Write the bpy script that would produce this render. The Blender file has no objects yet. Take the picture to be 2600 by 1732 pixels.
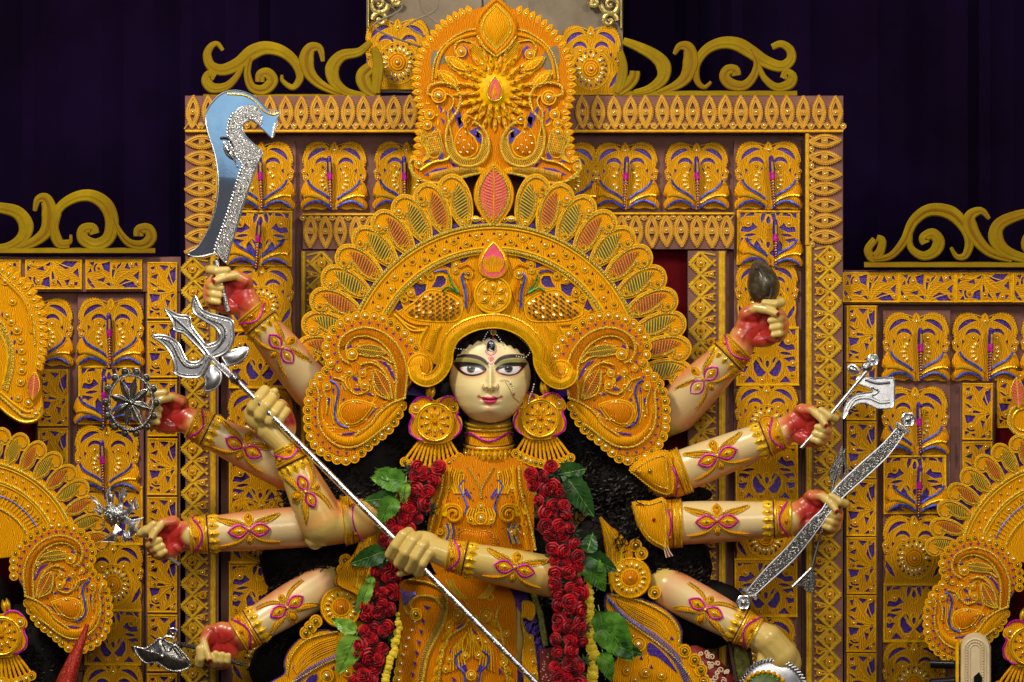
import bpy, math, random
import numpy as np
from math import sin, cos, pi, radians, atan2, hypot
from mathutils import Vector, Euler
from mathutils.geometry import tessellate_polygon
random.seed(7)
R = random.random
def U(a, b): return a + (b - a) * random.random()
SC = bpy.context.scene
COL = SC.collection
# ------------------------------------------------------------------ camera, world, lamps, exposure
D = 6000.0                       # lens to the reference plane, millimetres
cd = bpy.data.cameras.new('camera'); cam = bpy.data.objects.new('camera', cd); COL.objects.link(cam)
cam.location = (0, -6, 0); cam.rotation_euler = (radians(90), 0, 0)
cd.sensor_width = 36; cd.lens = 36 * 6 / 2.6; cd.clip_end = 60; cd.clip_start = .05
SC.camera = cam
w = bpy.data.worlds.new('World'); SC.world = w; w.use_nodes = True
nt = w.node_tree; nt.nodes.clear()
tc = nt.nodes.new('ShaderNodeTexCoord'); sp = nt.nodes.new('ShaderNodeSeparateXYZ')
cr_ = nt.nodes.new('ShaderNodeValToRGB'); bg = nt.nodes.new('ShaderNodeBackground'); wo = nt.nodes.new('ShaderNodeOutputWorld')
nt.links.new(tc.outputs['Generated'], sp.inputs[0]); nt.links.new(sp.outputs[2], cr_.inputs[0])
nt.links.new(cr_.outputs[0], bg.inputs[0]); nt.links.new(bg.outputs[0], wo.inputs[0])
e = cr_.color_ramp.elements; e[0].position = 0.0; e[0].color = (.16, .10, .06, 1); e[1].position = .45; e[1].color = (.30, .50, .75, 1)
e2 = cr_.color_ramp.elements.new(.08); e2.color = (.40, .36, .34, 1)
bg.inputs[1].default_value = .18
def lamp(name, loc, aim, size, power, col):
    l = bpy.data.lights.new(name, 'AREA'); l.shape = 'DISK'; l.size = size; l.energy = power; l.color = col
    o = bpy.data.objects.new(name, l); COL.objects.link(o); o.location = loc
    o.rotation_euler = (Vector(aim) - Vector(loc)).to_track_quat('-Z', 'Y').to_euler(); return o
lamp('stage_and_fill_lamp', (-1.9, -2.9, 3.1), (0, 0, 0), .75, 150, (1, .90, .74))
lamp('stage_and_fill_lamp', (2.5, -3.3, 2.6), (0, 0, 0), .8, 68, (1, .88, .70))  # added fill lamp from the right
lamp('stage_and_fill_lamp', (.2, -5.0, .9), (0, 0, -.1), 1.4, 46, (1, .93, .82))  # added fill lamp near the lens, evens out the front light
lamp('blue_reflection_lamp', (-.6, -4.6, 3.1), (-.4, 0, .3), 2.4, 9, (.42, .75, 1))  # added cool lamp, unseen, placed so the sword blade mirrors blue
SC.view_settings.view_transform = 'Standard'; SC.view_settings.look = 'None'; SC.view_settings.exposure = 0.16; SC.view_settings.gamma = 1
SC.cycles.max_bounces = 6; SC.cycles.diffuse_bounces = 2; SC.cycles.glossy_bounces = 3
# ------------------------------------------------------------------ materials
MT = {}
def mat(name, c1, c2=None, rough=.5, metal=0.0, scale=60, bump=0.0, bscale=300, coat=0.0, contrast=(.35, .65), tex='noise', spec=.5, c3=None):
    m = bpy.data.materials.new(name); m.use_nodes = True; t = m.node_tree; b = t.nodes['Principled BSDF']
    b.inputs['Roughness'].default_value = rough; b.inputs['Metallic'].default_value = metal
    b.inputs['Coat Weight'].default_value = coat; b.inputs['Specular IOR Level'].default_value = spec
    b.inputs['Base Color'].default_value = (*c1, 1)
    tcn = t.nodes.new('ShaderNodeTexCoord')
    src = tcn.outputs['Object']
    if c2:
        if tex == 'noise':
            n = t.nodes.new('ShaderNodeTexNoise'); n.inputs['Detail'].default_value = 5; n.inputs['Roughness'].default_value = .65
        else:
            n = t.nodes.new('ShaderNodeTexWave'); n.inputs['Distortion'].default_value = 14; n.inputs['Detail'].default_value = 2; n.inputs['Detail Scale'].default_value = .55
        n.inputs['Scale'].default_value = scale
        oi = t.nodes.new('ShaderNodeObjectInfo'); ad = t.nodes.new('ShaderNodeVectorMath'); ad.operation = 'ADD'
        cx = t.nodes.new('ShaderNodeMath'); cx.operation = 'MULTIPLY'; cx.inputs[1].default_value = 17.0
        t.links.new(oi.outputs['Random'], cx.inputs[0]); t.links.new(src, ad.inputs[0]); t.links.new(cx.outputs[0], ad.inputs[1])
        t.links.new(ad.outputs[0], n.inputs['Vector'])
        r = t.nodes.new('ShaderNodeValToRGB'); el = r.color_ramp.elements
        el[0].position = contrast[0]; el[0].color = (*c1, 1); el[1].position = contrast[1]; el[1].color = (*c2, 1)
        if c3: q = r.color_ramp.elements.new((contrast[0] + contrast[1]) / 2); q.color = (*c3, 1)
        t.links.new(n.outputs[0], r.inputs[0]); t.links.new(r.outputs[0], b.inputs['Base Color'])
        wv_ = n.outputs[0] if tex == 'wave' else None
    if bump:
        v = t.nodes.new('ShaderNodeTexNoise'); v.inputs['Scale'].default_value = bscale; v.inputs['Detail'].default_value = 3
        t.links.new(src, v.inputs['Vector'])
        bp = t.nodes.new('ShaderNodeBump'); bp.inputs['Strength'].default_value = bump; bp.inputs['Distance'].default_value = .002
        t.links.new(v.outputs[0], bp.inputs['Height']); t.links.new(bp.outputs[0], b.inputs['Normal'])
        if c2 and tex == 'wave':
            b2 = t.nodes.new('ShaderNodeBump'); b2.inputs['Strength'].default_value = .4; b2.inputs['Distance'].default_value = .0022
            t.links.new(wv_, b2.inputs['Height']); t.links.new(bp.outputs[0], b2.inputs['Normal']); t.links.new(b2.outputs[0], b.inputs['Normal'])
    MT[name] = m; return m
mat('tile_foam', (.38, .125, .002), (.78, .40, .006), .6, 0, 75, .5, 180, c3=(.66, .285, .003), spec=.1, tex='wave', contrast=(.0, .8))
mat('orange_foam', (.46, .115, .0), (.90, .44, .0), .6, 0, 82, .5, 180, c3=(.79, .30, .0), spec=.1, tex='wave', contrast=(.0, .75))
mat('deep_orange_foam', (.36, .075, .0), (.82, .29, .0), .6, 0, 90, .5, 180, c3=(.66, .19, .0), spec=.1, tex='wave', contrast=(.0, .75))
mat('yellow_ridge', (.74, .34, .0), (.96, .58, .0), .5, 0, 90, .3, 260, spec=.15)
mat('lace_yellow', (.46, .25, .005), (.74, .47, .03), .5, 0, 60, .3, 200, spec=.2)
mat('tan_ridge', (.60, .30, .02), (.80, .46, .05), .5, 0, 50, .3, 260, spec=.2)
mat('tan_foam', (.42, .18, .015), (.66, .33, .03), .55, 0, 40, .3, 260, spec=.2)
mat('gold_thread', (.70, .44, .03), (.98, .74, .08), .28, .55, 700, .9, 1100, contrast=(.4, .6))
mat('dark_gold_thread', (.30, .20, .02), (.85, .66, .12), .3, .5, 900, .9, 1300, contrast=(.42, .58))
mat('gold_foil', (.80, .42, .01), (1.0, .66, .03), .25, .5, 120, .5, 300)
mat('purple_foil', (.05, .012, .22), (.13, .06, .46), .3, .3, 260, .5, 400, contrast=(.45, .7))
mat('blue_tape', (.01, .02, .20), (.08, .16, .90), .28, .3, 120, .3, 500)
mat('green_tape', (.01, .08, .01), (.05, .42, .08), .3, .3, 160, .4, 700)
mat('magenta_tape', (.35, .0, .18), (.85, .02, .60), .3, .3, 140, .4, 700)
mat('pink_foam', (.70, .04, .10), (.90, .10, .22), .5, 0, 60, .2)
mat('red_foam', (.20, .03, .004), (.42, .06, .01), .5, 0, 60, .2)
mat('green_foam', (.04, .055, .005), (.09, .14, .012), .5, 0, 60, .2)
mat('maroon_foil', (.10, .0, .02), (.22, .01, .05), .3, .3, 160, .3)
mat('pearl_gold', (1.0, .80, .38), None, .17, .6, spec=1.0)
mat('dark_gem', (.10, .10, .02), (.55, .42, .10), .12, .6, 400)
mat('brown_board', (.17, .078, .064), (.25, .12, .10), .75, 0, 14, .25, 90, spec=.15)
mat('dark_board', (.05, .022, .018), (.08, .034, .028), .7, 0, 14)
mat('red_cloth', (.055, .0, .002), (.10, .001, .004), .85, 0, 8, .2, 60, spec=.1)
mat('purple_drape', (.0035, .0006, .008), (.006, .0016, .018), .9, 0, 2.5, .2, 40, spec=.05)
mat('olive_gold_paint', (.26, .135, .002), (.38, .245, .003), .6, 0, 9, .3, 120, c3=(.28, .18, .002), contrast=(.3, .7), spec=.1)
mat('orange_gold_paint', (.20, .075, .0), (.24, .13, .0), .6, 0, 14, spec=.15)
mat('hair_sheen', (.006, .004, .0035), (.02, .013, .011), .45, 0, 60, .3, 300, spec=.25)  # lighter, glossier copy of hair_black: sheen put into the colour of some curls
mat('beige_cloth', (.15, .115, .075), (.27, .21, .14), .7, 0, 6, .3, 50)
mat('antique_gold', (.32, .22, .05), (.66, .52, .17), .35, .5, 80, .8, 160)
mat('hair_black', (.002, .0015, .0015), (.008, .005, .004), .6, 0, 60, .4, 300, spec=.12)
mat('silver', (.92, .92, .94), None, .30, 1, bump=.12, bscale=60)
mat('polished_silver', (.90, .90, .93), (.70, .71, .76), .36, 1, 30, bump=.25, bscale=40)
mat('dark_silver', (.16, .15, .14), (.42, .40, .38), .25, .95, 160, .4, 300)
mat('embossed_silver', (.22, .22, .22), (.80, .80, .80), .34, 1, 260, .8, 200, contrast=(.42, .58))
mat('mirror_silver', (.80, .84, .90), (.62, .66, .76), .10, 1, 7, .06, 25)
mat('conch_grey', (.035, .03, .022), (.13, .12, .09), .3, .1, 45, .5, 90, c3=(.07, .05, .03))
mat('rose_red', (.30, .0, .005), (.72, .003, .016), .6, 0, 90, .3, 300)
mat('rose_dark', (.09, .0, .003), (.22, .0, .008), .6, 0, 90)
mat('sepal_green', (.004, .014, .004), (.02, .06, .012), .5, 0, 90)
mat('leaf_green', (.045, .16, .012), (.13, .33, .03), .38, 0, 30, .3, 120)
mat('leaf_dark', (.012, .055, .010), (.035, .12, .02), .4, 0, 30, .3, 120)
mat('leaf_light', (.16, .34, .03), (.28, .50, .06), .38, 0, 30, .3, 120)
mat('marigold', (.72, .48, .01), (.90, .70, .02), .6, 0, 120, .8, 350)
mat('horn_red', (.42, .012, .008), (.95, .55, .25), .25, .3, 320, .6, 500, contrast=(.55, .72))
mat('cream_paint', (.66, .50, .28), (.78, .62, .38), .45, 0, 20)
mat('black_lacquer', (.006, .006, .007), None, .25)
mat('sari_red', (.16, .006, .008), (.30, .02, .015), .6, 0, 60, .4)
mat('sari_cream', (.72, .50, .30), (.85, .66, .45), .5, 0, 90, .4)
mat('brocade_green', (.05, .06, .005), (.24, .24, .02), .5, .3, 150, .5)
mat('white_gem', (.9, .9, .92), None, .1, .6)
mat('gem_black', (.01, .03, .03), (.05, .30, .2), .08, 0, 60)
mat('lip_magenta', (.55, .004, .06), (.72, .03, .14), .22, 0, 60, coat=.6)
mat('ruby', (.4, 0, .01), None, .1, .2)
def colmat(name, rough=.3, coat=.25):
    m = bpy.data.materials.new(name); m.use_nodes = True; t = m.node_tree; b = t.nodes['Principled BSDF']
    a = t.nodes.new('ShaderNodeVertexColor'); a.layer_name = 'Col'; t.links.new(a.outputs[0], b.inputs['Base Color'])
    b.inputs['Roughness'].default_value = rough; b.inputs['Coat Weight'].default_value = coat; b.inputs['Coat Roughness'].default_value = .2
    n = t.nodes.new('ShaderNodeTexNoise'); n.inputs['Scale'].default_value = 90; bp = t.nodes.new('ShaderNodeBump')
    bp.inputs['Strength'].default_value = .06; bp.inputs['Distance'].default_value = .002
    t.links.new(n.outputs[0], bp.inputs['Height']); t.links.new(bp.outputs[0], b.inputs['Normal'])
    MT[name] = m
colmat('painted_clay'); colmat('painted_face', .42, .12)
# ------------------------------------------------------------------ coordinates: x right, y down, h toward the lens (all mm; x, y as measured on the h = 0 plane)
def W(x, y, h=0.0):
    k = (D - h) / D
    return Vector(((x - 1300) * k, -h, (866 - y) * k)) * .001
def K(h): return (D - h) / D
O = {}                            # object name -> world position of its origin
def thing(name, label, cat, x, y, h, group=None):
    o = bpy.data.objects.new(name, None); COL.objects.link(o); o.empty_display_size = .02
    o.location = W(x, y, h); O[o.name] = W(x, y, h); o['label'] = label; o['category'] = cat
    if group: o['group'] = group
    return o
def tag(o, label, cat, group=None):
    o['label'] = label; o['category'] = cat
    if group: o['group'] = group
    return o
# ------------------------------------------------------------------ 2-D drawing helpers
def cr(p, n=6, closed=False):
    out = []; m = len(p)
    rng = range(m) if closed else range(m - 1)
    for i in rng:
        if closed: a, b, c, d = p[i - 1], p[i], p[(i + 1) % m], p[(i + 2) % m]
        else: a, b, c, d = p[max(i - 1, 0)], p[i], p[i + 1], p[min(i + 2, m - 1)]
        for j in range(n):
            t = j / n; t2 = t * t; t3 = t2 * t
            out.append(tuple(.5 * (2 * b[k] + (c[k] - a[k]) * t + (2 * a[k] - 5 * b[k] + 4 * c[k] - d[k]) * t2 + (3 * b[k] - a[k] - 3 * c[k] + d[k]) * t3) for k in range(len(b))))
    if not closed: out.append(tuple(p[-1]))
    return out
def circ(cx, cy, r, n=16, a0=0, a1=360, ry=None):
    ry = r if ry is None else ry
    full = abs(a1 - a0) >= 360
    return [(cx + r * cos(radians(a0 + (a1 - a0) * i / (n if full else n - 1))), cy + ry * sin(radians(a0 + (a1 - a0) * i / (n if full else n - 1)))) for i in range(n)]
def rot(p, a, cx=0, cy=0):
    c, s = cos(radians(a)), sin(radians(a))
    return [(cx + (q[0] - cx) * c - (q[1] - cy) * s, cy + (q[0] - cx) * s + (q[1] - cy) * c) + tuple(q[2:]) for q in p]
def mv(p, dx, dy, s=1): return [(q[0] * s + dx, q[1] * s + dy) + tuple(q[2:]) for q in p]
def mx(p, cx=0): return [(2 * cx - q[0],) + tuple(q[1:]) for q in p]
def lens(cx, cy, L, Wd, a=0, n=7, pw=1.0):
    t = [i / n for i in range(n + 1)]
    up = [(-L / 2 + L * s, -Wd / 2 * sin(pi * s) ** pw) for s in t]
    dn = [(-L / 2 + L * s, Wd / 2 * sin(pi * s) ** pw) for s in t[::-1]][1:-1]
    return mv(rot(up + dn, a), cx, cy)
def drop(cx, cy, L, Wd, a=0, n=16):   # pointed end toward -y (up) at a = 0
    p = []
    for i in range(n):
        t = 2 * pi * i / n
        p.append((Wd / 2 * sin(t) * sin(t / 2) ** .9, -L / 2 * cos(t)))
    return mv(rot(p, a), cx, cy)
def cres(cx, cy, r, a0, a1, wd, n=8):
    a = [a0 + (a1 - a0) * i / n for i in range(n + 1)]
    o = [(cx + r * cos(radians(t)), cy + r * sin(radians(t))) for t in a]
    q = [(cx + (r - wd * sin(pi * i / n)) * cos(radians(a[i])), cy + (r - wd * sin(pi * i / n)) * sin(radians(a[i]))) for i in range(n - 1, 0, -1)]
    return o + q
def spiral(cx, cy, r0, r1, a0, turns, n=14):
    m = int(n * abs(turns)) + 1
    return [(cx + (r0 + (r1 - r0) * i / m) * cos(radians(a0 + 360 * turns * i / m)), cy + (r0 + (r1 - r0) * i / m) * sin(radians(a0 + 360 * turns * i / m))) for i in range(m + 1)]
def resamp(p, step, closed=False):
    q = list(p) + ([p[0]] if closed else [])
    L = [0]
    for i in range(1, len(q)): L.append(L[-1] + hypot(q[i][0] - q[i - 1][0], q[i][1] - q[i - 1][1]))
    n = max(2, int(round(L[-1] / step))); out = []; j = 0
    for i in range(n + (0 if closed else 1)):
        s = L[-1] * i / n
        while j < len(L) - 2 and L[j + 1] < s: j += 1
        t = (s - L[j]) / max(1e-9, L[j + 1] - L[j])
        out.append(tuple(q[j][k] + (q[j + 1][k] - q[j][k]) * t for k in range(len(q[0]))))
    return out
def area(p): return sum(p[i - 1][0] * p[i][1] - p[i][0] * p[i - 1][1] for i in range(len(p))) / 2
def norms(p, closed=True):
    n = len(p); out = []
    for i in range(n):
        a = p[i - 1] if (closed or i) else p[i]; b = p[(i + 1) % n] if (closed or i < n - 1) else p[i]
        dx, dy = b[0] - a[0], b[1] - a[1]; l = hypot(dx, dy) or 1
        out.append((dy / l, -dx / l))
    return out
def offs(p, d, closed=True):         # d > 0 grows a closed loop
    s = 1 if (not closed or area(p) > 0) else -1
    return [(q[0] + s * d * m[0], q[1] + s * d * m[1]) for q, m in zip(p, norms(p, closed))]
def serr(p, amp, pitch, closed=True):
    q = resamp(p, pitch / 2, closed)
    if closed and len(q) % 2: q = q[:-1]
    o = offs(q, amp, closed)
    return [o[i] if i % 2 else q[i] for i in range(len(q))]
def rect(x0, y0, x1, y1): return [(x0, y0), (x1, y0), (x1, y1), (x0, y1)]
def inside(p, x, y):
    c = False; n = len(p)
    for i in range(n):
        a, b = p[i - 1], p[i]
        if (a[1] > y) != (b[1] > y) and x < (b[0] - a[0]) * (y - a[1]) / (b[1] - a[1]) + a[0]: c = not c
    return c
def edist(p, x, y):
    m = 1e9
    for i in range(len(p)):
        a, b = p[i - 1], p[i]; dx, dy = b[0] - a[0], b[1] - a[1]; l = dx * dx + dy * dy or 1
        t = max(0, min(1, ((x - a[0]) * dx + (y - a[1]) * dy) / l)); m = min(m, hypot(x - a[0] - t * dx, y - a[1] - t * dy))
    return m
# ------------------------------------------------------------------ mesh builder
def _sph(nu, nv):
    v = [(0, 0, 1)]; f = []
    for i in range(1, nv):
        for j in range(nu):
            a = pi * i / nv; b = 2 * pi * j / nu; v.append((sin(a) * cos(b), sin(a) * sin(b), cos(a)))
    v.append((0, 0, -1))
    for j in range(nu): f.append((0, 1 + j, 1 + (j + 1) % nu))
    for i in range(nv - 2):
        for j in range(nu):
            a = 1 + i * nu + j; b = 1 + i * nu + (j + 1) % nu; f.append((a, a + nu, b + nu, b))
    for j in range(nu): f.append((len(v) - 1, 1 + (nv - 2) * nu + (j + 1) % nu, 1 + (nv - 2) * nu + j))
    return v, f
SPH = _sph(8, 6); SPHL = _sph(6, 4)
class MB:
    def __init__(s): s.v = []; s.f = []; s.m = []; s.mats = []; s.gr = []; s.hold = 0
    def mark(s, nm):
        if not s.hold: s.gr.append((nm, len(s.v), len(s.f)))
    def mi(s, m):
        if m not in s.mats: s.mats.append(m)
        return s.mats.index(m)
    def add(s, v, f, m):
        b = len(s.v); s.v += v; k = s.mi(m)
        for q in f: s.f.append(tuple(b + i for i in q)); s.m.append(k)
    def plate(s, outer, holes=(), h0=0, h1=4, m='orange_foam', bev=.8, side=None):
        s.mark(m.replace('_foil', '_inlay') if 'purple' in m else 'raised_panel')
        if bev and len(outer) > 3: top = offs(outer, -bev)
        else: top = outer
        loops = [top] + [offs(h, bev) if bev else h for h in holes]
        base = [outer] + list(holes)
        tri = tessellate_polygon([[Vector((x, y, 0)) for x, y in l] for l in loops])
        flat = [p for l in loops for p in l]
        s.add([(x, y, h1) for x, y in flat], [t if _ccw(flat, t) else t[::-1] for t in tri], m)
        for li, (l, b) in enumerate(zip(loops, base)):
            n = len(l); a = area(b) > 0
            v = [(x, y, h1) for x, y in l] + [(x, y, h0) for x, y in b]
            f = []
            for i in range(n):
                j = (i + 1) % n; q = (i, j, j + n, i + n); f.append(q if (a == (li == 0)) else q[::-1])
            s.add(v, f, side or m)
        return s
    def dome(s, out, h0, h1, m='orange_foam', rings=3, c=None, base=0, pw=.6):
        s.mark('raised_boss')
        n = len(out)
        if c is None: c = (sum(p[0] for p in out) / n, sum(p[1] for p in out) / n)
        v = []; f = []
        if base: v += [(x, y, h0 - base) for x, y in out]
        for r in range(rings):
            t = r / rings; hh = h0 + (h1 - h0) * (1 - (1 - t) ** 2) ** pw
            v += [(c[0] + (x - c[0]) * (1 - t), c[1] + (y - c[1]) * (1 - t), hh) for x, y in out]
        v.append((c[0], c[1], h1)); nr = rings + (1 if base else 0); a = area(out) > 0
        for r in range(nr - 1):
            for i in range(n):
                j = (i + 1) % n; q = (r * n + i, r * n + j, (r + 1) * n + j, (r + 1) * n + i); f.append(q[::-1] if a else q)
        for i in range(n):
            j = (i + 1) % n; q = ((nr - 1) * n + i, (nr - 1) * n + j, nr * n); f.append(q[::-1] if a else q)
        f = [q[::-1] for q in f] if True else f
        s.add(v, f, m); return s
    def tube(s, p, r, h=0, m='yellow_ridge', n=6, flat=1.0, closed=False, taper=False):
        s.mark('taped_line' if 'tape' in m else ('gold_cord' if 'gold' in m else 'raised_ridge'))
        # p: (x, y) or (x, y, h); r: number or list
        q = [(a[0], a[1], a[2] if len(a) > 2 else h) for a in p]; L = len(q); P = [Vector(a) for a in q]
        v = []; f = []
        for i in range(L):
            a = P[i - 1] if (closed or i) else P[i]; b = P[(i + 1) % L] if (closed or i < L - 1) else P[i]
            d = (b - a)
            if d.length < 1e-6: d = Vector((1, 0, 0))
            d.normalize(); up = Vector((0, 0, 1))
            if abs(d.z) > .97: up = Vector((0, 1, 0))
            sd = d.cross(up).normalized(); up = sd.cross(d).normalized()
            rr = r[i] if isinstance(r, (list, tuple)) else r
            if taper: rr *= max(.12, sin(pi * min(1, max(0, (i + .25) / (L - .5)))) ** .6)
            for k in range(n):
                t = 2 * pi * (k + .5) / n; v.append(tuple(P[i] + sd * (rr * cos(t)) + up * (rr * flat * sin(t))))
        for i in range(L if closed else L - 1):
            j = (i + 1) % L
            for k in range(n):
                l = (k + 1) % n; f.append((i * n + k, j * n + k, j * n + l, i * n + l))
        if not closed:
            f.append(tuple(range(n))); f.append(tuple(range((L - 1) * n, L * n))[::-1])
        s.add(v, f, m); return s
    def brush(s, p, wd, h0=0, h1=8, m='olive_gold_paint', bev=2, top=None):
        # flat-topped board ribbon of varying width
        L = len(p); N = norms(p, False); v = []; f = []
        for i in range(L):
            w_ = wd[i] if isinstance(wd, (list, tuple)) else wd
            w_ = w_ / 2; b = min(bev, w_ * .5)
            for a, hh in ((-w_, h0), (-w_, h1 - b), (-w_ + b, h1), (w_ - b, h1), (w_, h1 - b), (w_, h0)):
                v.append((p[i][0] + N[i][0] * a, p[i][1] + N[i][1] * a, hh))
        for i in range(L - 1):
            for k in range(5): f.append((i * 6 + k, i * 6 + k + 1, i * 6 + k + 7, i * 6 + k + 6))
        f.append(tuple(range(6))[::-1]); f.append(tuple(range((L - 1) * 6, L * 6)))
        s.add(v, f, m); return s
    def ball(s, x, y, h, r, m='pearl_gold', ry=None, rh=None, a=0, lo=False):
        s.mark('gem'); ry = ry or r; rh = rh or min(r, ry); V, F = SPHL if lo else SPH; c, sn = cos(radians(a)), sin(radians(a))
        s.add([(x + p[0] * r * c - p[1] * ry * sn, y + p[0] * r * sn + p[1] * ry * c, h + p[2] * rh) for p in V], [q[::-1] for q in F], m); return s
    def beads(s, p, step, r, h=0, m='gold_thread', closed=False, lo=True):
        s.mark('bead_row'); s.hold += 1
        for q in resamp(p, step, closed): s.ball(q[0], q[1], (q[2] if len(q) > 2 else h), r, m, lo=lo)
        s.hold -= 1; return s
    def gem(s, x, y, h, L, Wd, a=0, m='pearl_gold'): return s.ball(x, y, h, L / 2, m, ry=Wd / 2, rh=Wd * .4, a=a)
    def box(s, x0, y0, x1, y1, h0, h1, m, bev=1): return s.plate(rect(x0, y0, x1, y1), (), h0, h1, m, bev)
    def ribs(s, pa, pb, step, r, h, m, hb=None):
        # short ribs running from curve pa to curve pb
        n = max(2, int(sum(hypot(pa[i][0] - pa[i - 1][0], pa[i][1] - pa[i - 1][1]) for i in range(1, len(pa))) / step))
        A = _res(pa, n); B = _res(pb, n); s.mark('rib_row'); s.hold += 1
        for a, b in zip(A, B):
            mid = ((a[0] + b[0]) / 2, (a[1] + b[1]) / 2, (h if hb is None else hb))
            s.tube([(a[0], a[1], h), mid, (b[0], b[1], h)], r, 0, m, n=4)
        s.hold -= 1; return s
    def mesh(s, name, fn=None, origin=None, local=True, smooth=True):
        me = bpy.data.meshes.new(name)
        if local: vs = [Vector((x, -h, -y)) * .001 for x, y, h in s.v]
        else:
            vs = [(W(*(fn(*p) if fn else p)) - origin) for p in s.v]
        me.from_pydata(vs, [], s.f)
        for m in s.mats: me.materials.append(MT[m])
        me.polygons.foreach_set('material_index', s.m)
        if smooth: me.polygons.foreach_set('use_smooth', [True] * len(s.f)); me.set_sharp_from_angle(angle=radians(38))
        me.update(); return me
    def split(s, parent, fn=None):
        G_ = s.gr + [('', len(s.v), len(s.f))]
        for (nm, v0, f0), (_, v1, f1) in zip(G_, G_[1:]):
            if f1 <= f0: continue
            c = MB(); c.v = s.v[v0:v1]; c.f = [tuple(i - v0 for i in q) for q in s.f[f0:f1]]; c.m = []; 
            for k in s.m[f0:f1]: c.m.append(c.mi(s.mats[k]))
            link(nm, c.mesh(nm, fn, O[parent.name] if parent else Vector((0, 0, 0)), False), parent)
    def build(s, name, parent=None, fn=None, kind=None):
        if name in ('scrollwork', 'relief_scrolls', 'gold_scrollwork', 'purple_inlay', 'cloth_fold', 'pleat', 'gem_cluster') or (name == 'purple_backing' and len(s.gr) > 3): return s.split(parent, fn)
        o0 = O[parent.name] if parent else Vector((0, 0, 0))
        me = s.mesh(name, fn, o0, False)
        return link(name, me, parent, kind=kind)
def _res(p, n):
    L = [0]
    for i in range(1, len(p)): L.append(L[-1] + hypot(p[i][0] - p[i - 1][0], p[i][1] - p[i - 1][1]))
    out = []; j = 0
    for i in range(n + 1):
        t_ = L[-1] * (i + .5) / (n + 1)
        while j < len(L) - 2 and L[j + 1] < t_: j += 1
        t = (t_ - L[j]) / max(1e-9, L[j + 1] - L[j]); out.append(tuple(p[j][k] + (p[j + 1][k] - p[j][k]) * t for k in range(2)))
    return out
def _ccw(p, t):
    a, b, c = p[t[0]], p[t[1]], p[t[2]]
    return (b[0] - a[0]) * (c[1] - a[1]) - (b[1] - a[1]) * (c[0] - a[0]) < 0
def link(name, me, parent=None, kind=None):
    o = bpy.data.objects.new(name, me); COL.objects.link(o)
    if parent: o.parent = parent; O[o.name] = O[parent.name]
    else: O[o.name] = Vector((0, 0, 0))
    if kind: o['kind'] = kind
    return o
def put(name, me, parent, x, y, h, a=0, s=1, sx=1, sy=1):
    """place a shared mesh at photo-plane millimetres under a thing or a part whose origin is unrotated"""
    o = bpy.data.objects.new(name, me); COL.objects.link(o)
    o.parent = parent; w_ = W(x, y, h); o.location = w_ - (O[parent.name] if parent else Vector((0, 0, 0))); k = K(h) * s
    o.scale = (k * sx, k, k * sy); o.rotation_euler = (0, radians(a), 0); O[o.name] = w_
    return o
def sub(name, me, parent, x, y, h, a=0, s=1, sx=1):
    """place a shared mesh in the local millimetres of a part"""
    o = bpy.data.objects.new(name, me); COL.objects.link(o)
    o.parent = parent; o.location = (x * .001, -h * .001, -y * .001); o.rotation_euler = (0, radians(a), 0); o.scale = (s * sx, s, s)
    return o
# ------------------------------------------------------------------ shared small pieces
def m_coil(r=11, pearl='pearl_gold', body='deep_orange_foam', ridge='yellow_ridge'):
    b = MB(); b.plate(circ(0, 0, r, 14), (), 0, 3, body, .8)
    b.tube(circ(0, 0, r - 1.6, 14), 1.3, 3.2, ridge, 4, closed=True)
    if r > 8: b.tube(circ(0, 0, r * .52, 10), 1.0, 3.4, ridge, 4, closed=True)
    b.ball(0, 0, 5, r * .40 if r > 8 else r * .48, pearl)
    return b.mesh('pearl_coil')
COIL = m_coil(); COILD = m_coil(11, 'dark_gem'); COILS = m_coil(8); COILT = m_coil(9, 'pearl_gold', 'tan_foam', 'tan_ridge')
def m_gem(L, Wd, m='pearl_gold', setm='yellow_ridge'):
    b = MB(); b.dome(lens(0, 0, L * 1.6, Wd * 1.8, 0, 5), 0, 2, setm, 2, base=1); b.gem(0, 0, 2.5, L, Wd, 0, m); return b.mesh('gem')
mat('sequin', (.9, .8, .5), None, .1, .7)
GEM = m_gem(11, 6.5); GEMD = m_gem(10, 5.5, 'dark_gem'); GEMB = m_gem(15, 8)
PEARL = MB().ball(0, 0, 2, 4.6).mesh('pearl')
def coil(par, x, y, h, s=1, t=None, me=None): return put('pearl_coil', me or (COILD if R() < .3 else COIL), par, x, y, h, U(0, 360), s)
# ------------------------------------------------------------------ the setting
b = MB()
n = 260; v = []; f = []
for i in range(n):
    x = -2400 + 7400 * i / (n - 1); hh = -520 + 16 * sin(i * .9) + 9 * sin(i * 2.3 + 1) + 5 * sin(i * 3.7)
    v += [(x, -1500, hh), (x, 2700, hh)]
for i in range(n - 1): f.append((2 * i, 2 * i + 1, 2 * i + 3, 2 * i + 2))
b.add(v, f, 'purple_drape'); o = b.build('backdrop_drape', None, kind='structure')
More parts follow.
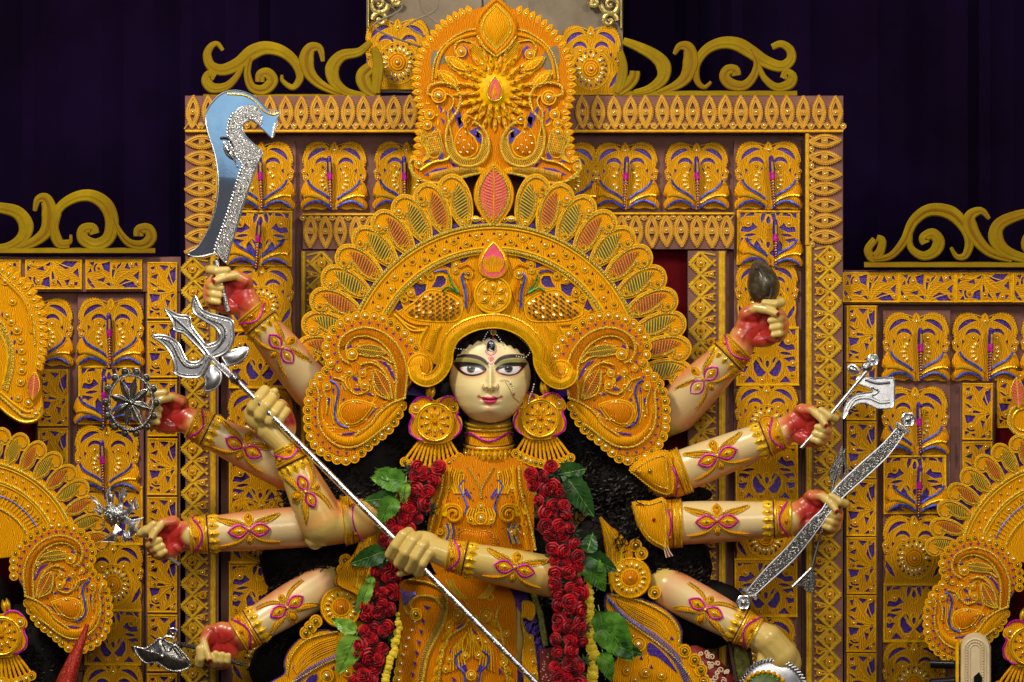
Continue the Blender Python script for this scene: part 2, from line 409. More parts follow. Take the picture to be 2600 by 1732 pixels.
# ------------------------------------------------------------------ pierced foam tiles (shared meshes)
def ridge_holes(b, holes, h, m='yellow_ridge', r=1.0, d=2.4):
    for q in holes: b.tube(offs(q, d), r, h, m, 4, closed=True)
def both(L): return list(L) + [mx(q)[::-1] for q in L]
def half2full(hf): return hf + mx(hf)[::-1][1:-1] if abs(hf[0][0]) < .01 and abs(hf[-1][0]) < .01 else hf + mx(hf)[::-1]
def lobes(bottom):
    up = cr([(0, -89), (9, -80), (12, -66)], 3) + serr(cr([(18, -76), (34, -86), (52, -86), (68, -78), (77, -62), (80, -44), (78, -24)], 5), 3.5, 7, False) + cr([(84, -12), (82, 4), (73, 12)], 3)
    return up + bottom
CR = [cres(34, -36, 34, -112, -6, 9), cres(30, -27, 19, -176, -8, 7)]
SM = [[(52, -14), (58, -20), (58, -6)], [(66, -2), (70, -8), (71, 3)], [(14, -18), (18, -24), (20, -12)]]
PSPOT = [(30, -24), (78, -11), (74, 5), (0, -72)]
T = {}                          # name -> (mesh, backing mesh, [(mesh, x, y, h, a, s)])
def tile(name, outer, holes, pearls, extra=None, m='tile_foam', ridge='yellow_ridge'):
    holes = [offs(q, .9) if len(q) > 3 else q for q in holes]
    b = MB(); b.plate(outer, holes, 0, 6, m, .9); ridge_holes(b, holes, 6, ridge)
    b.tube(offs(outer, -4), 1.0, 6, ridge, 4, closed=True)
    if extra: extra(b)
    k = MB(); x = [p[0] for p in outer]; y = [p[1] for p in outer]
    k.plate(offs(outer, -5), (), -1.5, 1.2, 'purple_foil', 0)
    T[name] = (b.mesh('ornamental_tile'), k.mesh('purple_backing'), pearls)
def arcs(b):
    for sx in (1, -1):
        for c, r, a0, a1 in (((34, -36), 41, -150, 10), ((30, -27), 25, -200, 20), ((34, -36), 48, -120, 0), ((30, -24), 12, 0, 330), ((20, 26), 40, -60, 40)):
            p = circ(c[0], c[1], r, 14, a0, a1); b.tube(p if sx > 0 else mx(p), 1.1, 6.3, 'yellow_ridge', 4)
    b.tube(drop(0, -72, 26, 14), 1.2, 7, 'yellow_ridge', 4, closed=True)
def ex_rod(b):
    arcs(b)
    for sx in (1, -1):
        F = (lambda p: p) if sx > 0 else mx
        # bow wings with blue taped edges, lifting off the tile
        wing = cr([(4, 66), (24, 50), (46, 38), (62, 28), (72, 12), (82, 26), (86, 46), (77, 56), (87, 70), (82, 84), (66, 76), (46, 70), (26, 74), (6, 86)], 3, True)
        b.dome(F(wing), 9, 22, 'orange_foam', 3, c=(sx * 58, 52), base=8)
        b.tube([(x, y, 14 + 8 * i / 8) for i, (x, y) in enumerate(F(_res(cr([(5, 62), (26, 46), (48, 34), (62, 22), (69, 6)], 5), 8)))], 3.4, 0, 'blue_tape', 5, .7)
        b.tube([(x, y, 15 + 6 * sin(i / 8 * 3)) for i, (x, y) in enumerate(F(_res(cr([(5, 84), (24, 70), (46, 64), (64, 70), (80, 82)], 5), 8)))], 3.4, 0, 'blue_tape', 5, .7)
        b.tube([(x, y, 19 + 6 * sin(i / 8 * 3)) for i, (x, y) in enumerate(F(_res(cr([(8, 72), (30, 58), (56, 50), (82, 52)], 5), 8)))], 3.2, 0, 'gold_foil', 5, .8)
        b.tube([(x, y, 18) for x, y in F(cr([(30, 54), (52, 44), (72, 42)], 4))], 1.4, 0, 'dark_gold_thread', 4)
    return b
def m_rod():
    b = MB(); seg = [(-52, 6, 'maroon_foil'), (-40, 8, 'purple_foil'), (-22, 8, 'purple_foil')]
    def cyl(y0, y1, r0, r1, m): b.tube([(0, y0, 24 - y0 * .05), (0, (y0 + y1) / 2, 24 - (y0 + y1) * .025), (0, y1, 24 - y1 * .05)], [r0, (r0 + r1) / 2, r1], 0, m, 8)
    cyl(-50, -44, 3, 6.5, 'purple_foil'); cyl(-44, -8, 6.5, 7.5, 'purple_foil'); cyl(-8, 10, 7.6, 7.2, 'magenta_tape')
    b.tube([(1.5, -34, 32), (1.5, -8, 31)], 2.8, 0, 'gold_foil', 6)
    y = 10; i = 0
    while y < 78:
        r = 6.8 - 3 * (y - 10) / 68
        cyl(y, y + 4.5, r, r * .97, 'purple_foil' if i % 2 else 'maroon_foil'); b.ball(0, y + 4.4, 24 - y * .05 + r * .7, r * .5, 'gold_foil', ry=2.0, rh=2.4, lo=True); y += 7; i += 1
    cyl(76, 88, 3.5, 2, 'purple_foil')
    return b.mesh('striped_rod')
ROD = m_rod()
bot1 = cr([(74, 20), (82, 34), (88, 48), (78, 58), (87, 70), (84, 84), (70, 87), (50, 83), (30, 86), (14, 82), (0, 88)], 3)
gA = [(GEM, 15 * sx + 17 * cos(radians(a)) * sx, 12 + 22 * sin(radians(a)), 6, (a if sx > 0 else 180 - a), 1) for sx in (1, -1) for a in (-60, -30, 0, 30, 60)]
pA = [(COIL, sx * x, y, 5, 0, .8) for x, y in PSPOT[:1] for sx in (1, -1)] + [(COILS, sx * x, y, 5, 0, .9) for x, y in PSPOT[1:3] for sx in (1, -1)] + [(PEARL, 0, -66, 6, 0, 1)]
tile('rod', half2full(lobes(bot1)), both(CR + SM), pA + gA, ex_rod)
bot2 = [(78, 16), (80, 40), (76, 60), (80, 89), (0, 89)]
TR = [[(45 * cos(a - .09), 22 + 45 * sin(a - .09)), (45 * cos(a + .09), 22 + 45 * sin(a + .09)), (38 * cos(a), 22 + 38 * sin(a))] for a in [2 * pi * (i + .5) / 18 for i in range(18)]]
TR = [q if area(q) > 0 else q[::-1] for q in TR]
def ex_ros(b):
    arcs(b)
    b.dome(circ(0, 22, 24, 20), 6, 13, 'deep_orange_foam', 4)
    for r in (24, 17, 10): b.tube(circ(0, 22, r, 18), 1.4, 9 + (24 - r) * .25, 'yellow_ridge', 4, closed=True)
    b.tube(circ(0, 22, 52, 26), 1.5, 6.5, 'yellow_ridge', 4, closed=True)
gR = [((GEMB if R() < .75 else GEMD), 33 * cos(a), 22 + 33 * sin(a), 6, math.degrees(a), 1.0) for a in [2 * pi * i / 18 for i in range(18)]] + [(PEARL, 0, 22, 13, 0, 1.1)]
tile('rosette', half2full(lobes(bot2)), both(CR + [SM[0], SM[1]] + [cres(30, 30, 44, 0, 62, 8)]) + TR, pA + gR, ex_ros)
hB = both([[(8, -64), (15, -66), (18, -54), (17, -40), (12, -50)], cres(42, -46, 20, -140, -40, 5, 6), [(58, -66), (70, -66), (70, -54), (64, -58)], [(28, -28), (40, -40), (44, -30), (66, -28), (70, -18), (50, -16)],
  lens(46, -7, 30, 5, 8, 5), [(42, 6), (68, 2), (70, 10), (56, 14)], lens(20, 8, 20, 6, -50, 5), [(5, 42), (20, 26), (27, 4), (34, 18), (33, 34), (24, 50), (14, 50)], [(50, 26), (70, 24), (70, 36), (58, 40)],
  [(30, 66), (46, 50), (60, 66)], [(28, -60), (34, -66), (36, -58)]]) + [drop(0, -48, 18, 10, 0, 10), drop(0, 20, 16, 9, 180, 8)]
def ex_lot(b):
    for a in range(-170, 360, 24):
        if a % 48: continue
        p = [(8 * cos(radians(a)), -6 + 8 * sin(radians(a))), (34 * cos(radians(a + 7)), -6 + 30 * sin(radians(a + 7))), (60 * cos(radians(a)), -6 + 56 * sin(radians(a)))]
        b.tube(cr(p, 4), 1.2, 6.3, 'yellow_ridge', 4, taper=True)
    for L in (hB[7], hB[18]): b.tube(offs(L, 6), 1.3, 6.5, 'yellow_ridge', 4, closed=True)
    b.tube(drop(0, -44, 40, 26), 1.3, 6.6, 'yellow_ridge', 4, closed=True); b.tube(drop(0, 16, 34, 22, 180), 1.3, 6.6, 'yellow_ridge', 4, closed=True)
    b.box(-80, -75, 80, -69, 6, 9, 'yellow_ridge'); b.box(-80, 69, 80, 75, 6, 9, 'yellow_ridge')
    for x in (-80, 75): b.box(x, -69, x + 5, 69, 6, 8, 'yellow_ridge')
pB = [(COIL, sx * x, y, 5, 0, s) for x, y, s in ((52, -38, .9), (64, 18, .8), (62, 48, .8), (14, 60, .8)) for sx in (1, -1)]
tile('lotus', rect(-80, -75, 80, 75), hB, pB, ex_lot)
hC = [[(-30, -58), (-20, -62), (-22, -44)], [(-8, -64), (16, -62), (4, -50)], [(20, -48), (32, -60), (33, -30), (24, -14), (14, -30)], [(-30, -34), (-12, -42), (-16, -28)],
  [(-32, -20), (-8, -12), (-20, -8)], lens(-6, 2, 30, 5, 8, 4), [(-32, 10), (-6, 12), (-12, 24), (-26, 30)], cres(-14, 34, 16, 60, 150, 5, 5), [(-32, 50), (-20, 52), (-30, 62)],
  [(8, 22), (20, 26), (14, 44)], cres(12, 44, 22, 10, 100, 6, 5), [(-17, 58), (-7, 56), (-5, 65)], lens(26, 10, 22, 6, 100, 4)]
hC = [q if area(q) > 0 else q[::-1] for q in hC]
def ex_hl(b):
    b.box(-38, -72, 38, -68, 6, 8, 'yellow_ridge'); b.box(-38, 68, 38, 72, 6, 8, 'yellow_ridge'); b.box(-38, -68, -35, 68, 6, 8, 'yellow_ridge'); b.box(35, -68, 38, 68, 6, 8, 'yellow_ridge')
    for p in ([(34, 0), (8, -14), (-14, -52)], [(34, 0), (0, -4), (-32, -26)], [(34, 2), (0, 6), (-32, 4)], [(34, 4), (8, 16), (-10, 40)], [(34, 6), (22, 30), (24, 60)], [(34, -4), (22, -28), (14, -60)]):
        b.tube(cr(p, 4), 1.6, 6.3, 'yellow_ridge', 4, taper=True)
pC = [(COILS, -24, -46, 5, 0, .9), (COIL, 22, -60, 5, 0, .7), (COIL, -20, -1, 5, 0, .75), (COIL, -16, 38, 5, 0, .8), (COILS, 26, 58, 5, 0, .9)]
tile('half_lotus', rect(-38, -72, 38, 72), hC, pC, ex_hl)
def place_tile(kind, par, x, y, h, a=0, sx=1, sy=1, rod=None):
    me, bk, pl = T[kind]
    o = put('ornamental_tile', me, par, x, y, h, a + U(-.6, .6), 1, sx, sy)
    sub('purple_backing', bk, o, 0, 0, 0)
    for g in pl:
        if R() < .06: continue
        m2 = g[0]
        if m2 is COIL and R() < .35: m2 = COILD
        nm = 'pearl_coil' if m2 in (COIL, COILD, COILS) else ('pearl' if m2 is PEARL else 'gem')
        sub(nm, m2, o, g[1], g[2], g[3], g[4], g[5])
    if kind == 'rod' or rod is not None: sub('striped_rod', ROD, o, rod or 0, 0, 0, U(-4, 4))
    return o
# leaf and lace units
def m_leaf():
    b = MB(); o = serr(resamp(lens(0, 0, 88, 36, 90, 12, .85), 4, True), 2.6, 6)
    h1 = [(0, -26), (7, -8), (-7, -8)]; h2 = [(0, 24), (6, 9), (-6, 9)]
    b.plate(o, [h1 if area(h1) > 0 else h1[::-1], h2 if area(h2) > 0 else h2[::-1]], 0, 5, 'tan_foam', .8)
    b.tube(lens(0, 0, 74, 27, 90, 8, .85), 2.0, 5, 'tan_ridge', 5, closed=True); b.tube(lens(0, 0, 54, 18, 90, 6, .85), 1.2, 5, 'tan_ridge', 4, closed=True)
    for s in (1, -1): b.tube([(0, 40, 4), (s * 10, 30, 5), (s * 20, 44, 4)], 2, 0, 'tan_ridge', 5)
    return b.mesh('leaf_motif')
LEAF = m_leaf()
def m_lace():
    b = MB()
    b.plate([(34, 0), (10, 25), (-16, 0), (10, -25)], [[(26, 0), (20, 7), (20, -7)], [(-6, 0), (1, -6), (1, 6)], [(10, 13), (14, 18), (10, 21), (6, 18)][::-1], [(10, -13), (6, -18), (10, -21), (14, -18)][::-1]], 0, 3, 'lace_yellow', .5)
    for s in (1, -1):
        b.brush([(38, 0), (26, s * 12), (10, s * 28.5)], 8, 0, 4.5 + s * .3, 'lace_yellow', 1.2)
        for i in range(6): b.plate([(37 - i * 4.4, s * (3 + i * 4.6)), (41.5 - i * 4.4, s * (5.5 + i * 4.6)), (34.5 - i * 4.4, s * (7 + i * 4.6))], (), 0, 3.8, 'lace_yellow', 0)
        b.brush([(10, s * 28.5), (-18, s * 2)], 6, 0, 5.3 + s * .3, 'lace_yellow', 1); b.brush([(10, s * 28.5), (-28, s * 20)], 5, 0, 3.4 + s * .2, 'lace_yellow', 1)
        b.brush([(-18, s * 2), (-28, -s * 8)], 6, 0, 4.1 + s * .2, 'lace_yellow', 1)
        b.tube([(35, s * 1), (10, s * 26)], 1.2, 5, 'yellow_ridge', 4); b.tube([(8, s * 26), (-22, s * 1 - s * 4)], 1.2, 6, 'yellow_ridge', 4)
    return b.mesh('lace_unit')
LACE = m_lace()
def leafrow(par, x0, y0, x1, y1, n, h, a, skip=()):
    dx, dy = (x1 - x0) / n, (y1 - y0) / n
    ca, sa = cos(radians(a)), sin(radians(a))
    for i in range(n):
        if i in skip: continue
        x, y = x0 + dx * (i + .5) + U(-1.5, 1.5), y0 + dy * (i + .5) + U(-1.5, 1.5)
        o = put('leaf_motif', LEAF, par, x, y, h + .4 * (i % 2), a + U(-3, 3), 1, U(.95, 1.08), 1.0)
        sub('pearl_coil', COILT, o, 0, 0, 4, 0, .85)
        bx, by = 20, 34
        put('pearl_coil', COILT, par, x + ca * bx - sa * by, y + sa * bx + ca * by, h + 1.5, 0, .9)
def lacecol(par, x, y0, y1, h, flip=1, pitch=57):
    n = int((y1 - y0) / pitch)
    for i in range(n):
        y = y0 + pitch * (i + .5)
        o = put('lace_unit', LACE, par, x + U(-1, 1), y, h, U(-1, 1), 1, flip, 1)
        sub('pearl_coil', COIL if R() < .7 else COILD, o, 10, 0, 4, 0, 1.0); sub('pearl_coil', COILS if R() < .7 else COILD, o, -16, 28.5, 5, 0, .95)
# ------------------------------------------------------------------ central altar frame
A = thing('altar_frame', 'tall central altar frame of brown boards covered in orange pierced tiles', 'altar frame', 1300, 1740, -60)
def board(par, x0, y0, x1, y1, h0, h1, m='brown_board', name='board'):
    return MB().box(x0, y0, x1, y1, h0, h1, m, 1.5).build(name, par)
board(A, 560, 320, 2060, 1900, -130, -112, name='back_board')
board(A, 470, 243, 2141, 338, -112, -56); board(A, 470, 338.5, 556, 1900, -112, -58); board(A, 2044, 338.5, 2141, 1900, -112, -58)
board(A, 768, 541, 1004, 634, -111, -66); board(A, 1500, 539, 1864, 634, -111, -66)
board(A, 762, 636.5, 852, 1900, -111, -70); board(A, 1745, 636.5, 1846, 1900, -111, -70)
board(A, 853.5, 600, 1743.5, 1900, -111, -100, 'red_cloth', 'red_cloth_panel')
board(A, 582, 356, 752, 1900, -111, -92, 'brown_board'); board(A, 1862, 356, 2036, 1900, -111, -92, 'brown_board')
def ledge(par, x0, y0, x1, y1, h, hh=9, m='tan_ridge'):
    b = MB(); b.box(x0, y0, x1, y1, h, h + hh, m, 2)
    if abs(x1 - x0) > abs(y1 - y0): b.tube([(x0, (y0 + y1) / 2), (x1, (y0 + y1) / 2)], 2, h + hh, 'yellow_ridge', 5)
    else: b.tube([((x0 + x1) / 2, y0), ((x0 + x1) / 2, y1)], 2, h + hh, 'yellow_ridge', 5)
    return b.build('trim_strip', par)
ledge(A, 470, 329, 1300, 338, -56); ledge(A, 1301, 329, 2141, 338, -56)
leafrow(A, 470, 285, 1060, 285, 15, -56, 0); leafrow(A, 1460, 285, 2140, 285, 17, -56, 0)
leafrow(A, 512, 660, 512, 340, 8, -57, -90); leafrow(A, 2094, 340, 2094, 620, 7, -57, 90)
ledge(A, 546, 339, 556, 640, -58); ledge(A, 2044, 339, 2056, 622, -58)
lacecol(A, 500, 655, 1790, -58, -1); ledge(A, 533, 642, 549, 1900, -58, 6, 'lace_yellow')
lacecol(A, 2096, 625, 1790, -58, 1); ledge(A, 2046, 624, 2062, 1900, -58, 6, 'lace_yellow')
ledge(A, 768, 541, 1004, 549, -66); ledge(A, 1500, 539, 1864, 547, -66)
leafrow(A, 1000, 588, 768, 588, 6, -66, 180); leafrow(A, 1864, 586, 1520, 586, 9, -66, 180)
lacecol(A, 808, 640, 1790, -70, 1); ledge(A, 764, 638, 776, 1900, -70, 6, 'lace_yellow')
lacecol(A, 1788, 640, 1790, -70, -1); ledge(A, 1824, 638, 1842, 1900, -70, 6, 'lace_yellow')
# niche tiles
place_tile('rod', A, 849, 448, -108, 0, .98, 1, -10); place_tile('rod', A, 1032, 448, -108, 0, .98, 1, -4)
place_tile('rod', A, 1436, 450, -108); place_tile('rod', A, 1588, 448, -108, 0, .98, .98); place_tile('rod', A, 1768, 448, -108, 0, .96, .98)
# tile columns
place_tile('rod', A, 664, 448, -90, 0, .98, 1, 0)
place_tile('lotus', A, 662, 606, -90, 0, 1, .95, -4)
place_tile('rosette', A, 664, 755, -90, 0, .98, .95); place_tile('lotus', A, 662, 912, -90); place_tile('rosette', A, 662, 1075, -90); place_tile('lotus', A, 662, 1240, -90)
place_tile('rosette', A, 664, 1350, -90.5); place_tile('lotus', A, 662, 1500, -90); place_tile('rosette', A, 664, 1656, -89, 0, .95)
place_tile('rod', A, 1950, 447, -90, 0, 1, 1, 8)
place_tile('lotus', A, 1950, 604, -90, 0, 1, .93, 16); place_tile('rosette', A, 1946, 748, -90, 0, .95, .95)
place_tile('lotus', A, 1948, 905, -90, 0, 1, 1); place_tile('rosette', A, 1946, 1056, -89, 0, .96, .95)
place_tile('lotus', A, 1946, 1200, -90); place_tile('rosette', A, 1944, 1346, -89, 0, .95, .95); place_tile('lotus', A, 1944, 1492, -90, 0, 1, 1)
place_tile('rosette', A, 1940, 1650, -89, 0, .95)
# tile strip next to the lace, seen left of the hair, and behind the right arms
for y in (1215, 1345, 1475, 1605): place_tile('half_lotus', A, 720 - 60 * 0, y, -70, 0, 1, .9) if False else None
# ------------------------------------------------------------------ side frames
B = thing('altar_frame', 'lower altar frame at the left with pierced tiles around a small butterfly tile column', 'altar frame', 228, 1740, -70)
board(B, -300, 652, 459, 1900, -140, -124, name='back_board'); board(B, -300, 652, 459, 742, -123, -92); board(B, 369, 743.5, 459, 1900, -123, -93)
board(B, 92, 938, 180, 1900, -123, -103); board(B, -300, 1010, 90, 1900, -123, -118, 'red_cloth', 'red_cloth_panel')
board(B, 196, 748, 366, 1900, -123, -108, 'brown_board')
for x, s in ((-90, 1), (0, 1), (137, -1), (290, 1)): place_tile('half_lotus', B, x - (18 if x == 0 else 0), 697, -92, 90, 1.0 * s, 1.0)
for i, y in enumerate(range(738, 1900, 149)): place_tile('half_lotus', B, 413, y, -92 + .3 * (i % 2), 0, 1, 1.0)
place_tile('rod', B, 282, 845, -106, 0, 1, 1, 0); place_tile('lotus', B, 278, 1003, -106, 0, .98, 1, -10); place_tile('rod', B, 272, 1165, -106, 0, .98, .98, -8)
place_tile('lotus', B, 284, 1310, -106.5); place_tile('rosette', B, 288, 1462, -105, 0, .92); place_tile('lotus', B, 288, 1618, -106, 0, .9, .95); place_tile('rosette', B, 288, 1770, -105, 0, .92)
place_tile('rod', B, 104, 845, -122, 0, .98, 1, 0)
for y in range(1010, 1700, 149): place_tile('half_lotus', B, 136, y, -102, 0, 1, 1)
Cf = thing('altar_frame', 'lower altar frame at the right with butterfly tiles under an olive scroll crest', 'altar frame', 2370, 1740, -70)
board(Cf, 2142.5, 686, 2950, 1900, -140, -124, name='back_board'); board(Cf, 2142.5, 686, 2950, 774, -123, -92); board(Cf, 2142.5, 775.5, 2230, 1900, -123, -93)
board(Cf, 2436, 982, 2526, 1900, -123, -103); board(Cf, 2527.5, 1050, 2950, 1900, -123, -118, 'red_cloth', 'red_cloth_panel')
board(Cf, 2240, 788, 2414, 1900, -123, -108, 'brown_board')
for x, s in ((2210, 1), (2354, 1), (2498, -1), (2642, 1)): place_tile('half_lotus', Cf, x, 730, -92, 90, 1.0 * s, 1.0)
for i, y in enumerate(range(848, 1900, 147)): place_tile('half_lotus', Cf, 2186, y, -92 + .3 * (i % 2), 0, 1, 1.0)
place_tile('rod', Cf, 2325, 882, -106, 0, 1, 1, 8); place_tile('rod', Cf, 2500, 882, -122, 0, 1, 1, 10); place_tile('rod', Cf, 2675, 882, -122)
place_tile('rod', Cf, 2322, 1070, -106, 0, 1, 1, 8); place_tile('lotus', Cf, 2322, 1230, -106, 0, 1, 1, 8)
place_tile('rosette', Cf, 2320, 1395, -105, 0, .96, 1); place_tile('lotus', Cf, 2320, 1556, -106, 0, .98, 1); place_tile('rosette', Cf, 2320, 1715, -105, 0, .96)
place_tile('half_lotus', Cf, 2481, 1045, -102); place_tile('half_lotus', Cf, 2481, 1193, -102, 0, 1, 1); place_tile('half_lotus', Cf, 2481, 1341, -102); place_tile('half_lotus', Cf, 2568, 1015, -121)
# bow wings that stand out from the lotus tiles carrying a rod
WG = MB(); ex = MB()
for sx in (1, -1):
    F = (lambda p: p) if sx > 0 else mx
    WG.dome(F(cr([(4, 66), (24, 50), (46, 38), (62, 28), (72, 12), (82, 26), (86, 46), (77, 56), (87, 70), (82, 84), (66, 76), (46, 70), (26, 74), (6, 86)], 3, True)), 9, 22, 'orange_foam', 3, c=(sx * 58, 52), base=8)
    WG.tube([(x, y, 14 + 8 * i / 8) for i, (x, y) in enumerate(F(_res(cr([(5, 62), (26, 46), (48, 34), (62, 22), (69, 6)], 5), 8)))], 3.4, 0, 'blue_tape', 5, .7)
    WG.tube([(x, y, 15 + 6 * sin(i / 8 * 3)) for i, (x, y) in enumerate(F(_res(cr([(5, 84), (24, 70), (46, 64), (64, 70), (80, 82)], 5), 8)))], 3.4, 0, 'blue_tape', 5, .7)
    WG.tube([(x, y, 19 + 6 * sin(i / 8 * 3)) for i, (x, y) in enumerate(F(_res(cr([(8, 72), (30, 58), (56, 50), (82, 52)], 5), 8)))], 3.2, 0, 'gold_foil', 5, .8)
WGM = WG.mesh('taped_bow')
for par, x, y, h in ((A, 658, 596, -84), (A, 1958, 596, -84), (B, 268, 994, -100), (Cf, 2330, 1220, -100)): put('taped_bow', WGM, par, x, y, h, U(-3, 3), .95)
# ------------------------------------------------------------------ tower block behind the top
Tw = thing('tower_block', 'beige cloth covered tower rising behind the top of the altar', 'tower', 1255, 240, -130)
board(Tw, 930, -300, 1582, 236, -260, -150, 'beige_cloth', 'cloth_body')
b = MB()
for k, (x0, x1) in enumerate(((1060, 1250), (1270, 1450), (1100, 1400), (1010, 1300), (1330, 1500))):
    b.tube([(x, y, 0) for x, y in cr([(x0, -60), (x0 + 10, 20), (x0 + 60 * (1 if k < 1 else -1), 70), (x0 + 90, 130)], 6)], 3, -150, 'beige_cloth', 6)
b.tube(cr([(1160, -80), (1225, 0), (1200, 60)], 6), 2.5, -150, 'dark_board', 5); b.tube(cr([(1330, -80), (1280, 0), (1310, 60)], 6), 2.5, -150, 'dark_board', 5); b.build('cloth_fold', Tw)
def bracket(x, y, sx):
    b = MB(); b.box(x - 3, -150, x + 3, y + 60, -150, -120, 'antique_gold', 2)
    for (cx, cy, r, a0, tn) in ((26, 0, 26, 0, 1.4), (50, -24, 22, 60, -1.3), (22, -52, 24, 200, 1.3), (58, -62, 22, 10, -1.4), (30, 40, 20, 180, 1.2), (70, -8, 12, 0, 1.2), (80, -90, 22, 0, 1.2), (30, -100, 24, 0, 1.2)):
        b.tube([(x + sx * px, y + py) for px, py in spiral(cx, cy, r, 4, a0, tn)], [7 - 4 * i / (int(14 * abs(tn)) + 1) for i in range(int(14 * abs(tn)) + 2)], -134, 'antique_gold', 6, .8)
        b.ball(x + sx * cx, y + cy, -134, 5, 'antique_gold')
    return b.build('gilt_bracket', Tw)
bracket(935, 10, 1); bracket(1577, 12, -1)
place_tile('rosette', Tw, 1010, 138, -149, 0, .98, 1.02); place_tile('rosette', Tw, 1500, 154, -149, 0, .92, 1.0)
# ------------------------------------------------------------------ olive scroll crests
def crest(label, strokes, x, y, base, sx=1, ox=0, oy=0):
    t = thing('scroll_crest', label, 'scroll crest', x, y, -75, 'olive scroll crests')
    bb = MB()
    for i, (p, wd) in enumerate(strokes):
        wd = [z * 1.14 for z in wd]
        q = cr(p, 7); m = len(q); ws = [wd[0] + (wd[1] - wd[0]) * min(1, 2 * j / m) if j < m / 2 else wd[1] + (wd[2] - wd[1]) * (2 * j / m - 1) for j in range(m)]
        q = [(ox + sx * a, oy + c) for a, c in q]
        bb.brush(q, ws, -80, -66 + i * .9, 'olive_gold_paint', 3)
        bb.tube(q, [.13 * w_ for w_ in ws], -65.8 + i * .9, 'orange_gold_paint' if i % 2 else 'olive_gold_paint', 5, .35)
    bb.build('scroll_board', t)
    x0, x1, yy = base; MB().box(min(ox + sx * x0, ox + sx * x1), yy + oy, max(ox + sx * x0, ox + sx * x1), yy + 15 + oy, -84, -64, 'olive_gold_paint', 2).build('base_rail', t)
    return t
S1 = [  # right crest of the top, photo millimetres
 ([(1960, 120), (1984, 112), (2006, 127), (2008, 152), (1984, 169), (1944, 157), (1905, 131), (1870, 112), (1830, 110), (1792, 128), (1768, 165), (1770, 205), (1788, 222), (1806, 208)], (14, 32, 6)),
 ([(1905, 124), (1922, 160), (1912, 196), (1888, 218), (1856, 214), (1840, 196), (1848, 178), (1866, 178), (1870, 192)], (12, 26, 20)),
 ([(1926, 168), (1942, 200), (1972, 222), (2004, 214), (2012, 196), (1998, 186), (1990, 200)], (10, 24, 18)),
 ([(1712, 138), (1726, 118), (1748, 122), (1754, 156), (1742, 196), (1712, 220), (1670, 236)], (8, 36, 10)),
 ([(1582, 104), (1618, 118), (1660, 140), (1684, 166), (1682, 200), (1650, 226), (1610, 236)], (16, 34, 12)),
 ([(1570, 236), (1596, 216), (1610, 196), (1612, 180)], (20, 26, 22)), ([(1574, 130), (1582, 168), (1576, 208), (1566, 236)], (14, 24, 20))]
crest('olive gold scroll crest on the altar top, right of the central orange plaque', S1, 1800, 236, (1560, 2024, 230))
S2 = [([(2012, 122), (1996, 108), (2014, 126), (2004, 158), (1968, 172), (1925, 152), (1890, 126), (1848, 112), (1806, 120), (1772, 150), (1766, 195), (1784, 218), (1808, 196)], (12, 32, 6))] + [S1[1]] + S1[2:4] + [([(1586, 108), (1622, 128), (1662, 138), (1690, 164), (1690, 200), (1660, 226), (1616, 240)], (16, 32, 12)), S1[5], S1[6]]
S2[0] = ([(566, 128), (552, 112), (536, 118), (526, 140), (536, 168), (566, 178), (606, 162), (640, 134), (676, 122), (718, 132), (750, 160), (762, 196), (744, 222), (718, 206), (716, 190)], (8, 34, 5))
S2 = [S2[0], ([(636, 146), (628, 186), (640, 222), (670, 228), (692, 206), (680, 186), (662, 190), (660, 208)], (12, 26, 20)), ([(616, 166), (600, 196), (574, 220), (540, 224), (524, 206), (532, 190), (546, 196)], (10, 24, 20)),
  ([(820, 156), (812, 124), (790, 122), (778, 148), (786, 186), (816, 216), (866, 240)], (8, 34, 12)), ([(942, 106), (912, 132), (868, 142), (844, 172), (850, 208), (880, 234), (930, 244)], (14, 32, 12)), ([(954, 240), (930, 222), (922, 192), (940, 172)], (20, 34, 26)), ([(948, 120), (960, 160), (954, 236)], (14, 26, 20))]
crest('olive gold scroll crest on the altar top, left of the plaque and above the sword', S2, 740, 240, (516, 965, 239))
S3 = [([(-60, 520), (0, 528), (44, 540), (66, 572), (56, 606), (20, 628), (-40, 634)], (20, 34, 14)), ([(88, 536), (96, 508), (116, 506), (126, 540), (118, 586), (84, 616), (30, 636)], (8, 36, 14)),
  ([(180, 596), (176, 618), (148, 610), (134, 580), (150, 530), (190, 502), (232, 498), (268, 520), (284, 560), (276, 604), (244, 622), (212, 608), (212, 584), (234, 580), (240, 594)], (6, 32, 22)),
  ([(286, 552), (304, 590), (330, 618), (364, 622), (384, 604), (376, 582), (354, 584), (352, 600)], (10, 26, 22)), ([(150, 540), (138, 580), (150, 618), (176, 620)], (12, 24, 20))]
crest('olive gold scroll crest on the left side frame, at the photo edge', S3, 200, 650, (-80, 394, 629))
S4 = [([(2222, 608), (2204, 634), (2216, 656), (2234, 640), (2240, 612), (2226, 604)], (16, 22, 14)), ([(2220, 660), (2262, 650), (2296, 612), (2320, 562), (2360, 534), (2412, 540), (2448, 574), (2462, 612), (2452, 648), (2430, 652), (2414, 628)], (12, 32, 6)),
  ([(2312, 588), (2312, 628), (2342, 650), (2372, 640), (2384, 614), (2368, 594), (2346, 604), (2350, 618)], (10, 28, 20)), ([(2512, 556), (2492, 536), (2466, 546), (2462, 572), (2482, 610), (2516, 642), (2570, 660)], (8, 34, 14)),
  ([(2640, 538), (2590, 546), (2540, 568), (2528, 602), (2550, 636), (2600, 656), (2660, 660)], (18, 34, 14)), ([(2640, 600), (2612, 600), (2608, 630), (2640, 640)], (16, 24, 20))]
crest('olive gold scroll crest on the right side frame, below the tall altar corner', S4, 2400, 680, (2194, 2700, 665))
